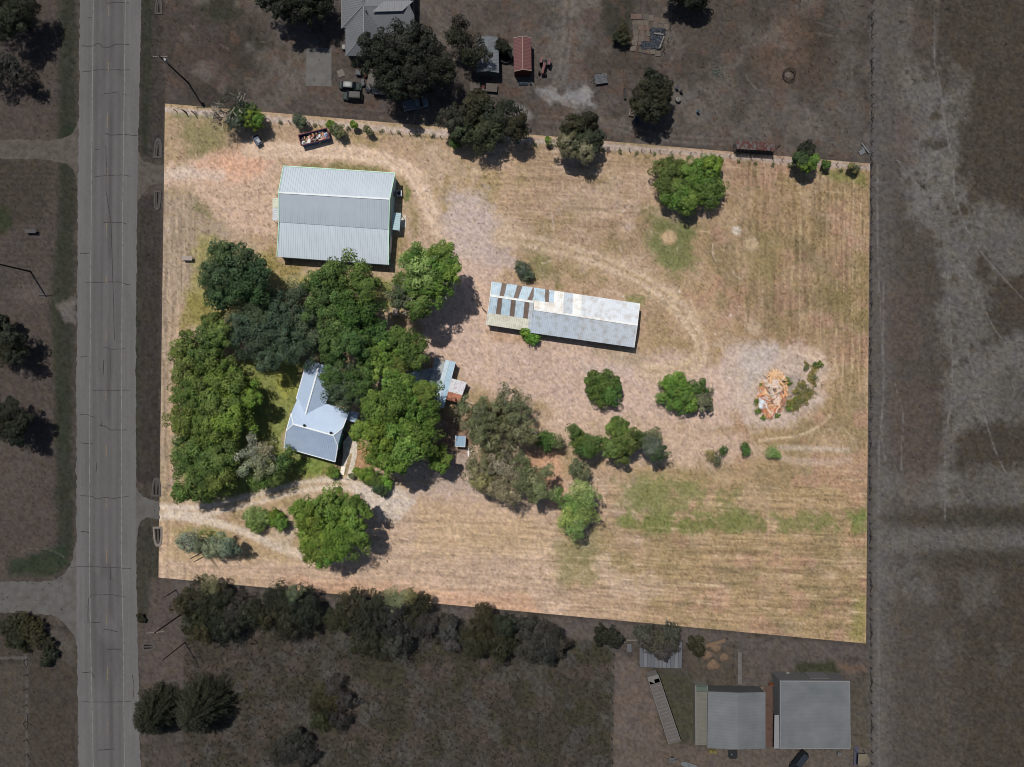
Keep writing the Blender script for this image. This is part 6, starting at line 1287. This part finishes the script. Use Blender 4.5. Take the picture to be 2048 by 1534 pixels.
for i, (x, y) in enumerate(pls):
    k = rr.randrange(4); n = rr.choice([1, 1, 2])
    if pm[k] is None: o = pallet_mesh(0).build('wooden_pallet', PAL[k]); pm[k] = o.data
    else: o = bpy.data.objects.new('wooden_pallet', pm[k]); COL.objects.link(o)
    o.location = P(x, y, .15); o.location.z = .02; o.rotation_euler = (0, 0, R(-6+rr.uniform(-5, 5)+90*rr.randrange(2)))
    tag(o, lbls.get(i, 'grey brown wooden pallet lying in the pallet yard'), 'pallet', 'pallets lying in the upper yard')
rr = random.Random(43); root = thing('scrap_heap', G(1311, 75), 'blue grey scrap heap inside the ring of pallets', 'scrap heap')
for key, m_ in (('a', mat('scrap_blue_dim', (46, 51, 60), var=.25)), ('b', mat('scrap_grey_dim', (72, 75, 80), var=.2))):
    mb = MB()
    for i in range(150):
        v_ = rr.uniform(0, 1); x = 1302+rr.uniform(0, 28-8*v_); y = 58+v_*38; junk_piece(mb, P(x, y, rr.uniform(.1, .45)), (rr.uniform(.3, 1.2), rr.uniform(.08, .3), .1))
    for i in range(40): junk_piece(mb, P(rr.uniform(1284, 1300), rr.uniform(84, 98), .2), (rr.uniform(.3, .8), rr.uniform(.08, .3), .1))
    mb.build('scrap', m_, root, True)['kind'] = 'stuff'
MB().bar(P(1309, 66.5, .6), P(1327, 69, .6), .24, .1).build('pale_board', mat('board_pale_dim', (122, 118, 110)), root, True); MB().bar(P(1328, 72, .5), P(1319, 97, .5), .24, .1).build('pale_board', MATS['board_pale_dim'], root, True)
def simple_box(name, label, cat, px, py, d, rz, m_, z=None, parts=None, group=None):
    t = thing(name, G(px, py), label, cat, group, R(rz)); MB().box((0, 0, d[2]/2), d).build('body', m_, t)
    MB().box((0, 0, d[2]+.02), (d[0]*1.04, d[1]*1.04, .05)).build('lid', m_, t); return t
WD = mat('wood_dim', (84, 78, 72), rough=.9, var=.12, scale=3); GY = mat('junk_grey_dim', (84, 85, 88), var=.12); BK = MATS['black_metal']; BLD = mat('barrel_blue_dim', (34, 46, 66), rough=.5); TEALD = mat('teal_dim', (26, 58, 78), rough=.5); ORD = mat('orange_dim', (120, 62, 36), rough=.6)
def table(label, px, py, w, d, rz, m_, group=None, h=.75):
    t = thing('plank_table', G(px, py), label, 'table', group, R(rz)); n = max(4, int(d/.2))
    for k in range(n): MB().box((0, -d/2+(k+.5)*d/n, h), (w, d/n*.92, .06)).build('plank', m_, t)
    for sx in (-1, 1):
        for sy in (-1, 1): MB().box((sx*w*.44, sy*d*.42, h/2), (.1, .1, h)).build('leg', m_, t)
    return t
table('square plank table left of the reddish mower', 950.5, 176.5, 2.3, 1.9, -2, WD); table('square plank table right of the reddish mower', 983.5, 178, 2.5, 1.8, -4, WD); 
t = thing('riding_mower', G(966, 178), 'small reddish mower between two plank tables', 'mower', None, R(80)); MB().box((.1, 0, .5), (.9, .6, .35)).build('hood', mat('mower_red', (84, 44, 40), var=.1), t); MB().cyl((-.35, 0, .35), (-.35, 0, .42), .55, n=16).build('deck', BK, t); MB().box((-.5, 0, .7), (.4, .5, .1)).build('seat', BK, t); wheels(t, (.45, -.6), .55, .25, .16)
t = thing('wooden_pallet_table', G(682, 147), 'pale square board lying between the pad and the sedan', 'board', None, R(20))
for k in range(7): MB().box((0, -.66+k*.22, .12), (1.45, .2, .03)).build('slat', mat('board_dim', (104, 97, 90), var=.1), t)
for k in (-1, 1): MB().box((k*.6, 0, .05), (.1, 1.5, .1)).build('bearer', MATS['board_dim'], t)
simple_box('grey_cabinet', 'grey cabinet next to the orange tank by the hipped house', 'cabinet', 718.5, 148.5, (1.1, .95, .9), -8, GY)
t = thing('orange_tank', G(731.5, 151.5), 'small orange tank next to the grey cabinet', 'tank', None, R(80)); MB().cyl((-.5, 0, .45), (.5, 0, .45), .38, n=16).build('tank_body', ORD, t); MB().cyl((0, 0, .8), (0, 0, .95), .12).build('filler_cap', BK, t)
for s in (-1, 1): MB().box((s*.35, 0, .1), (.1, .6, .2)).build('foot', BK, t)
simple_box('grey_box', 'upper grey box right of the sedan bonnet', 'box', 726.5, 163.5, (.6, .6, .6), 0, GY); simple_box('grey_box', 'lower grey box right of the sedan bonnet', 'box', 727, 170, (.65, .75, .55), 0, GY)
t = thing('folded_cover', G(736.5, 180), 'crumpled pale cover between the cars and the boat', 'cover', None, .4); rr = random.Random(5)
for k in range(5): MB().box((rr.uniform(-.3, .3), rr.uniform(-.3, .3), .2+.08*k), (1.0-.1*k, .8, .1), M=Matrix.Rotation(rr.uniform(0, 2), 3, 'Z') @ Matrix.Rotation(rr.uniform(-.3, .3), 3, 'X')).build('fold', GY, t)
for k, (x, y) in enumerate(((728, 133), (735, 132), (729, 140), (736, 139))):
    t = thing('patio_chair', G(x, y), {0: 'upper left patio chair behind the hipped house', 1: 'upper right patio chair behind the hipped house', 2: 'lower left patio chair above the orange tank', 3: 'lower right patio chair above the orange tank'}[k], 'chair', 'patio chairs behind the hipped house', k*1.2)
    MB().box((0, 0, .42), (.5, .5, .05)).build('seat', GY, t); MB().box((-.25, 0, .7), (.05, .5, .5)).build('backrest', GY, t)
    for sx in (-1, 1):
        for sy in (-1, 1): MB().box((sx*.21, sy*.21, .2), (.04, .04, .4)).build('leg', GY, t)
sheet('patio_slab', [(734, 140), (752, 136), (752, 176), (735, 174)], .028, mat('patio_dim', (90, 86, 80), var=.08), jit=.4, seed=21)
# stock tank between the sheds and the tubs at the red shed
t = thing('stock_tank', P(1011, 112, .4), 'round dark stock tank between the grey and red sheds', 'tank'); t.location.z = 0; MB().ring((0, 0, 0), 1.52, 1.58, 0, .75, 32).build('tank_wall', GY, t); MB().cyl((0, 0, .02), (0, 0, .45), 1.5, n=32).build('water', mat('tank_water', (12, 14, 16), rough=.08, spec=.5), t)
for k, x in enumerate((1039.5, 1044.5, 1048.5, 1053.5, 1061)):
    t = thing('blue_tub', G(x, 168), ('first', 'second', 'third', 'fourth')[k]+' blue ring tub from the left before the red shed' if k < 4 else 'blue ring tub standing apart at the right end of the row', 'tub', 'blue tubs before the red shed'); MB().ring((0, 0, 0), .2, .28, 0, .4, 14).build('tub_wall', TEALD, t); MB().cyl((0, 0, .01), (0, 0, .06), .2, n=12).build('tub_floor', BK, t)
t = thing('flat_trailer', G(1201.5, 160), 'small grey flat trailer in the upper yard', 'trailer', None, R(8)); n = 9
for k in range(n): MB().box((0, -.95+k*1.9/(n-1), .6), (2.7, 1.9/n*.94, .06)).build('deck_plank', GY, t)
MB().ring((.75, .65, 0), .2, .36, .64, .78, 16).build('spare_tyre', mat('tyre_pale_dim', (100, 100, 98)), t); MB().box((0, 0, .5), (2.6, 1.8, .1)).build('frame', BK, t); wheels(t, (.0,), 1.15, .32); MB().bar((-1.35, .5, .5), (-2.3, 0, .45), .08).build('drawbar', BK, t); MB().bar((-1.35, -.5, .5), (-2.3, 0, .45), .08).build('drawbar', BK, t)
def trough(label, px, py, w, l, rz, rimm, inm, h=.5):
    t = thing('feed_trough', G(px, py), label, 'trough', 'troughs in the upper yard', R(rz)); MB().box((0, 0, .12), (w-.1, l-.1, .2)).build('trough_floor', inm, t)
    for s in (-1, 1): MB().box((s*(w/2-.05), 0, h/2), (.14, l, h)).build('long_side', rimm, t); MB().box((0, s*(l/2-.05), h/2+.003), (w-.28, .14, h)).build('short_side', rimm, t)
trough('narrow black feed trough left of the spiky tree', 1249.5, 188.5, .42, 2.4, 3, BK, BK); trough('pale rimmed trough at the lower left of the spiky tree', 1263, 225, .95, 1.75, -8, mat('trough_pale', (122, 112, 100)), WD, .55); trough('dull blue trough beside the pale rimmed one', 1273, 238, .7, 1.8, 4, mat('trough_blue_dim', (52, 64, 74), rough=.5), mat('trough_blue_in', (38, 50, 60)), .5)
t = thing('round_tank', G(1355, 201), 'round pale lidded tank right of the spiky tree', 'tank'); MB().cyl((0, 0, 0), (0, 0, .7), .58, .55, 22).build('tank_body', GY, t); MB().cyl((0, 0, .7), (0, 0, .82), .56, .3, 22).build('lid', mat('lid_pale_dim', (108, 106, 100), var=.1), t); MB().bar((-.1, .45, .86), (.05, -.1, .9), .06).build('lid_handle', BK, t)
for k, (x, y, m_, lb) in enumerate(((1352.5, 178.5, BLD, 'dark blue barrel, upper of two above the round tank'), (1361, 185, BK, 'black barrel, lower of two above the round tank'), (1395, 225.5, TEALD, 'small blue barrel alone in the upper right yard'))):
    t = thing('barrel', G(x, y), lb, 'barrel', 'barrels in the upper yard'); MB().cyl((0, 0, 0), (0, 0, .8), .28, .28, 16).build('barrel_body', m_, t); MB().ring((0, 0, 0), .24, .3, .8, .84, 16).build('barrel_rim', m_, t); MB().ring((0, 0, 0), .27, .3, .38, .42, 16).build('hoop', m_, t)
t = thing('water_tank', G(1199, 268), 'olive green square tank touching the upper fence tree', 'tank'); OG = mat('tank_olive_dim', (58, 62, 52), var=.1); MB().prism([(-.7, -.55), (-.55, -.75), (.55, -.75), (.7, -.55), (.7, .55), (.55, .7), (-.55, .7), (-.7, .55)], .05, 1.1).build('tank_body', OG, t); MB().cyl((0, .1, 1.1), (0, .1, 1.2), .22, n=14).build('tank_lid', OG, t); MB().box((0, 0, .04), (1.5, 1.6, .08)).build('pallet_base', WD, t)
t = thing('bale_ring', G(1576, 151), 'dark round bale feeder ring on the brown pasture', 'bale feeder')
for z in (.15, .6, 1.0): MB().ring((0, 0, 0), 1.25, 1.32, z, z+.06, 26).build('hoop', BK, t)
for k in range(12): a = k*math.pi/6; MB().cyl((1.28*math.cos(a), 1.28*math.sin(a), 0), (1.28*math.cos(a), 1.28*math.sin(a), 1.05), .03, n=5).build('upright', BK, t)
MB().cyl((0, 0, .01), (0, 0, .2), .8, .5, 14).build('hay', mat('old_hay_dim', (88, 80, 72), var=.2), t)
rr = random.Random(61); root = thing('scrap_heap', G(1434, 145), 'greenish wire scrap lying in the upper right yard', 'scrap heap'); mb = MB()
for i in range(30): junk_piece(mb, P(1434+rr.gauss(0, 5), 145+rr.gauss(0, 5), .15), (rr.uniform(.3, .9), .07, .05))
mb.build('scrap', mat('scrap_green_dim', (74, 90, 80)), root, True)['kind'] = 'stuff'
rr = random.Random(62); root = thing('scrap_heap', G(1725, 302), 'pale metal sheets heaped in the corner by the pasture fence', 'scrap heap')
MB().box(P(1724, 304, .25)-Vector(root.location), (1.3, 1.0, .05), M=Matrix.Rotation(.5, 3, 'Z') @ Matrix.Rotation(.2, 3, 'X')).build('metal_sheet', mat('sheet_pale_dim', (104, 106, 108), var=.1), root); MB().box(P(1731, 296, .3)-Vector(root.location), (.3, 2.6, .05), rz=.65).build('metal_sheet', MATS['sheet_pale_dim'], root); MB().box(P(1727, 297, .15)-Vector(root.location), (.9, .7, .05), rz=.2).build('metal_sheet', GY, root)
# lower right yard, its things dimmed in colour too
t = thing('step_bench', G(1258, 1294), 'narrow grey bench left of the sheet roofed shelter', 'bench', None, R(2)); MB().box((0, 0, .5), (.95, 1.75, .07)).build('seat', GY, t)
for sx in (-1, 1):
    for sy in (-1, 1): MB().box((sx*.38, sy*.75, .23), (.09, .09, .46)).build('leg', GY, t)
t = thing('long_beam', G(1266, 1279), 'long pale beam on blocks above the grey bench', 'beam', None, R(-1)); MB().box((0, 0, .4), (3.2, .32, .2)).build('beam_body', mat('beam_dim', (96, 94, 86), var=.1), t)
for s in (-1, 0, 1): MB().box((s*1.3, 0, .15), (.3, .3, .3)).build('block', WD, t)
DIRT = mat('dirt_mound_dim', (104, 86, 70), rough=1, var=.15, scale=2, bump=.5)
for k, (x, y, rx, ry, lb) in enumerate(((1433, 1297, 11, 9, 'highest tan dirt mound, below the tan board'), (1415, 1311, 11, 10, 'left tan dirt mound'), (1449, 1315, 10, 9, 'right tan dirt mound'), (1427, 1331, 13, 11, 'lowest tan dirt mound, the biggest'))):
    r = np.random.default_rng(70+k); vs = [(0, 0, .75)]; fs = []; n = 18
    for j, q in enumerate((.35, .65, .88, 1.0)):
        for i in range(n): a = 2*math.pi*i/n; w = 1+.10*math.sin(3*a+k)+.05*math.sin(5*a+2*k)+.03*r.normal(); vs.append((rx*S*q*w*math.cos(a), ry*S*q*w*math.sin(a), .75*(1-q**2.2)+.06*r.normal()*(q < .95)))
    for i in range(n): fs.append((0, 1+i, 1+(i+1) % n))
    for j in range(3):
        for i in range(n): a = 1+j*n+i; b = 1+j*n+(i+1) % n; fs.append((a, a+n, b+n, b))
    o = MB().add([(x_, y_, max(z_, 0)+.01) for x_, y_, z_ in vs], fs).build('dirt_mound', DIRT); o.location = G(x, y); tag(o, lb, 'dirt mound', 'tan dirt mounds in the lower right yard')
t = thing('tan_board', G(1431, 1286), 'long tan board lying above the dirt mounds', 'board', None, R(16)); MB().box((0, 0, .12), (4.4, .75, .06)).build('board_top', mat('board_tan_dim', (104, 84, 66), var=.1), t)
for s in (-1, 1): MB().box((s*1.8, 0, .05), (.12, .7, .1)).build('batten', MATS['board_tan_dim'], t)
t = thing('concrete_beam', G(1479, 1336), 'long narrow concrete slab leading to the gable barn', 'slab'); 
for k in range(3): MB().box((.02*k, 2.35-2.35*k, .1), (.85, 2.3, .14), rz=.01*k).build('slab_section', CON, t)
t = thing('orange_fence_panel', G(1545, 1366), 'brown gate panel standing between the two barns', 'gate', None, R(0)); MB().box((0, 0, .6), (2.2, .08, 1.1)).build('gate_board', ORD, t); MB().cyl((-1.1, 0, 0), (-1.1, 0, 1.3), .06).build('gate_post', NW_, t); MB().cyl((1.1, 0, 0), (1.1, 0, 1.3), .06).build('gate_post', NW_, t)
t = thing('black_mat', G(1465, 1508), 'black rubber sheet before the gable barn', 'mat'); MB().prism([(-1.1, .9), (1.05, 1.0), (1.05, -.75), (.7, -1.0), (-.6, -1.0), (-1.0, -.5)], .03, .14).build('sheet', mat('rubber_black', (28, 30, 33), var=.2), t); MB().cyl((-.25, .05, .14), (-.25, .05, .3), .16, n=10).build('pale_lid', CON, t)
YL = mat('drum_yellow_dim', (108, 98, 56), rough=.5)
for k, (x, y, lb) in enumerate(((1420, 1500, 'left yellow drum under the corner of the gable barn'), (1428, 1501, 'right yellow drum under the corner of the gable barn'))):
    t = thing('yellow_drum', G(x, y), lb, 'drum', 'yellow drums by the gable barn'); MB().cyl((0, 0, 0), (0, 0, .75), .36, n=16).build('drum_body', YL, t); MB().ring((0, 0, 0), .3, .38, .75, .8, 16).build('drum_rim', YL, t)
t = thing('engine_cart', G(1343, 1518), 'grey slatted cart at the lower edge of the brown yard', 'cart', None, R(-4))
for k in range(4): MB().box((0, -.42+k*.28, .55), (1.35, .22, .06)).build('slat', GY, t)
wheels(t, (.1,), .62, .25, .12); MB().bar((.7, .2, .5), (1.3, .5, .7), .06).build('handle', BK, t); MB().bar((-.7, 0, .3), (-1.5, .4, .2), .06).build('drawbar', BK, t)
t = thing('pale_boat', G(1377, 1529), 'pale narrow boat shell cut by the lower edge', 'boat', None, R(-17)); loft(MB(), [(-1.9, .1, .16, .25, .5), (-1.2, .4, .5, .12, .5), (0, .5, .6, .1, .5), (1.3, .42, .52, .12, .5), (1.9, .25, .3, .2, .5)]).build('hull', mat('boat_pale_dim', (98, 101, 102)), t); MB().box((0, 0, .52), (.3, 1.0, .05)).build('seat', GY, t)
t = thing('canopy_tent', P(1728, 1519, 2.2), 'beige canopy tent beside the flat barn at the lower edge', 'tent'); t.location.z = 0; CV = mat('canopy_beige_dim', (100, 92, 78), rough=.9, var=.05)
o6 = [(-1.15, 1.2), (.75, 1.1), (1.35, -.1), (.9, -1.35), (-.9, -1.5), (-1.3, -1.2)]; mb = MB(); mb.add([(x, y, 2.1) for x, y in o6]+[(0, -.1, 2.5)], [(i, (i+1) % 6, 6) for i in range(6)]); mb.build('canopy', CV, t)
for i in (0, 1, 3, 4): MB().cyl((*o6[i], 0), (*o6[i], 2.1), .04).build('tent_pole', NW_, t)
t = thing('purple_tarp', G(1711, 1510), 'dull purple tarpaulin strip left of the canopy tent', 'tarpaulin', None, R(-2)); MB().box((0, 0, .3), (1.0, 4.2, .06)).build('tarp_sheet', mat('tarp_purple_dim', (66, 66, 80), var=.1), t)
for s in (-1, 1): MB().box((0, s*1.9, .14), (.9, .12, .28)).build('tarp_prop', NW_, t)
t = thing('air_conditioner', G(1676, 1504), 'small grey machine at the lower wall of the flat barn', 'air conditioner'); MB().box((0, 0, .4), (.8, .6, .8)).build('casing', GY, t); MB().cyl((.2, -.5, .1), (.2, -.5, .2), .28, n=14).build('fan_grille', GY, t)
t = thing('white_bucket', G(1574, 1346), 'small white tub against the upper wall of the flat barn', 'tub'); MB().cyl((0, 0, 0), (0, 0, .5), .3, .36, 14).build('tub_body', mat('tub_white_dim', (124, 122, 118)), t); MB().ring((0, 0, 0), .33, .4, .5, .54, 14).build('tub_rim', MATS['tub_white_dim'], t)
rr = random.Random(77); root = thing('scrap_heap', G(1490, 1379), 'greenish oddments along the upper wall of the gable barn', 'scrap heap'); mb = MB()
for i in range(46): junk_piece(mb, P(rr.uniform(1424, 1530), 1377+rr.uniform(-4, 3), .2), (rr.uniform(.2, .6), rr.uniform(.1, .4), .2))
mb.build('scrap', mat('scrap_mixed_dim', (62, 74, 66), var=.3, rgb2=(104, 84, 72), scale=1.5), root, True)['kind'] = 'stuff'

# ------------------------------------------------------------------ dry grass, rough grass
def tufts(name, label, n, box, colf, keep, length, seed, blades=3, gain=(.55, 1.5)):
    r = np.random.default_rng(seed); x = r.uniform(box[0], box[2], n); y = r.uniform(box[1], box[3], n); k = keep(x, y, r); x, y = x[k], y[k]
    c = colf(x, y); kp = r.random(len(x)) < np.clip((.46-c[:, 2]/c[:, 0])/.12, .12, 1); x, y, c = x[kp], y[kp], c[kp]
    n = len(x); b = np.stack([(x-1024)*S, (767-y)*S, np.full(n, .01)], 1); b = np.repeat(b, blades, 0)+np.append(r.normal(0, .09, (n*blades, 2)), np.zeros((n*blades, 1)), 1)
    a = r.uniform(0, 6.283, n*blades); el = r.uniform(.25, 1.2, n*blades); L = length*r.uniform(.5, 1.4, n*blades)
    d = np.stack([np.cos(a)*np.cos(el), np.sin(a)*np.cos(el), np.sin(el)], 1)*L[:, None]; s = np.stack([-np.sin(a), np.cos(a), np.zeros_like(a)], 1)*(L*.2)[:, None]
    v = np.stack([b-s, b+s, b+d], 1).reshape(-1, 3); cc = np.repeat(c, blades, 0)*r.uniform(gain[0], gain[1], (n*blades, 1)); cc = np.repeat(np.clip(cc, 0, .9), 3, 0)
    return tag(big_mesh(name, v, np.arange(len(v)).reshape(-1, 3), LEAF, cc), label, 'grass', None, 'stuff')
tufts('dry_grass', 'short dry grass tufts over the mown field', 120000, (317, 207, 1740, 1287), lot_color, lambda x, y, r: in_lot(x, y, 3), .26, 301, 3, (.7, 1.35))
def sfield(x, y, r): return (x > 372) & (x < 1219) & (y > 1235+.06*(x-366))
tufts('scrub_grass', 'tall rough grass of the lower field', 60000, (366, 1230, 1222, 1620), out_color, sfield, .42, 302, 4, (.65, 1.5))
def yardf(x, y, r): return ~in_lot(x, y, -4) & ~((x > interp(RL, y)-4) & (x < interp(RR, y)+4)) & ~sfield(x, y, r) & ((x > 1760) | (x < 130) | (y < 320) | ((x > 284) & (x < 320)))
tufts('pasture_grass', 'sparse grass tufts on the pasture and yards around', 70000, (-60, -60, 2110, 1594), out_color, yardf, .34, 303, 2, (.45, 1.5))
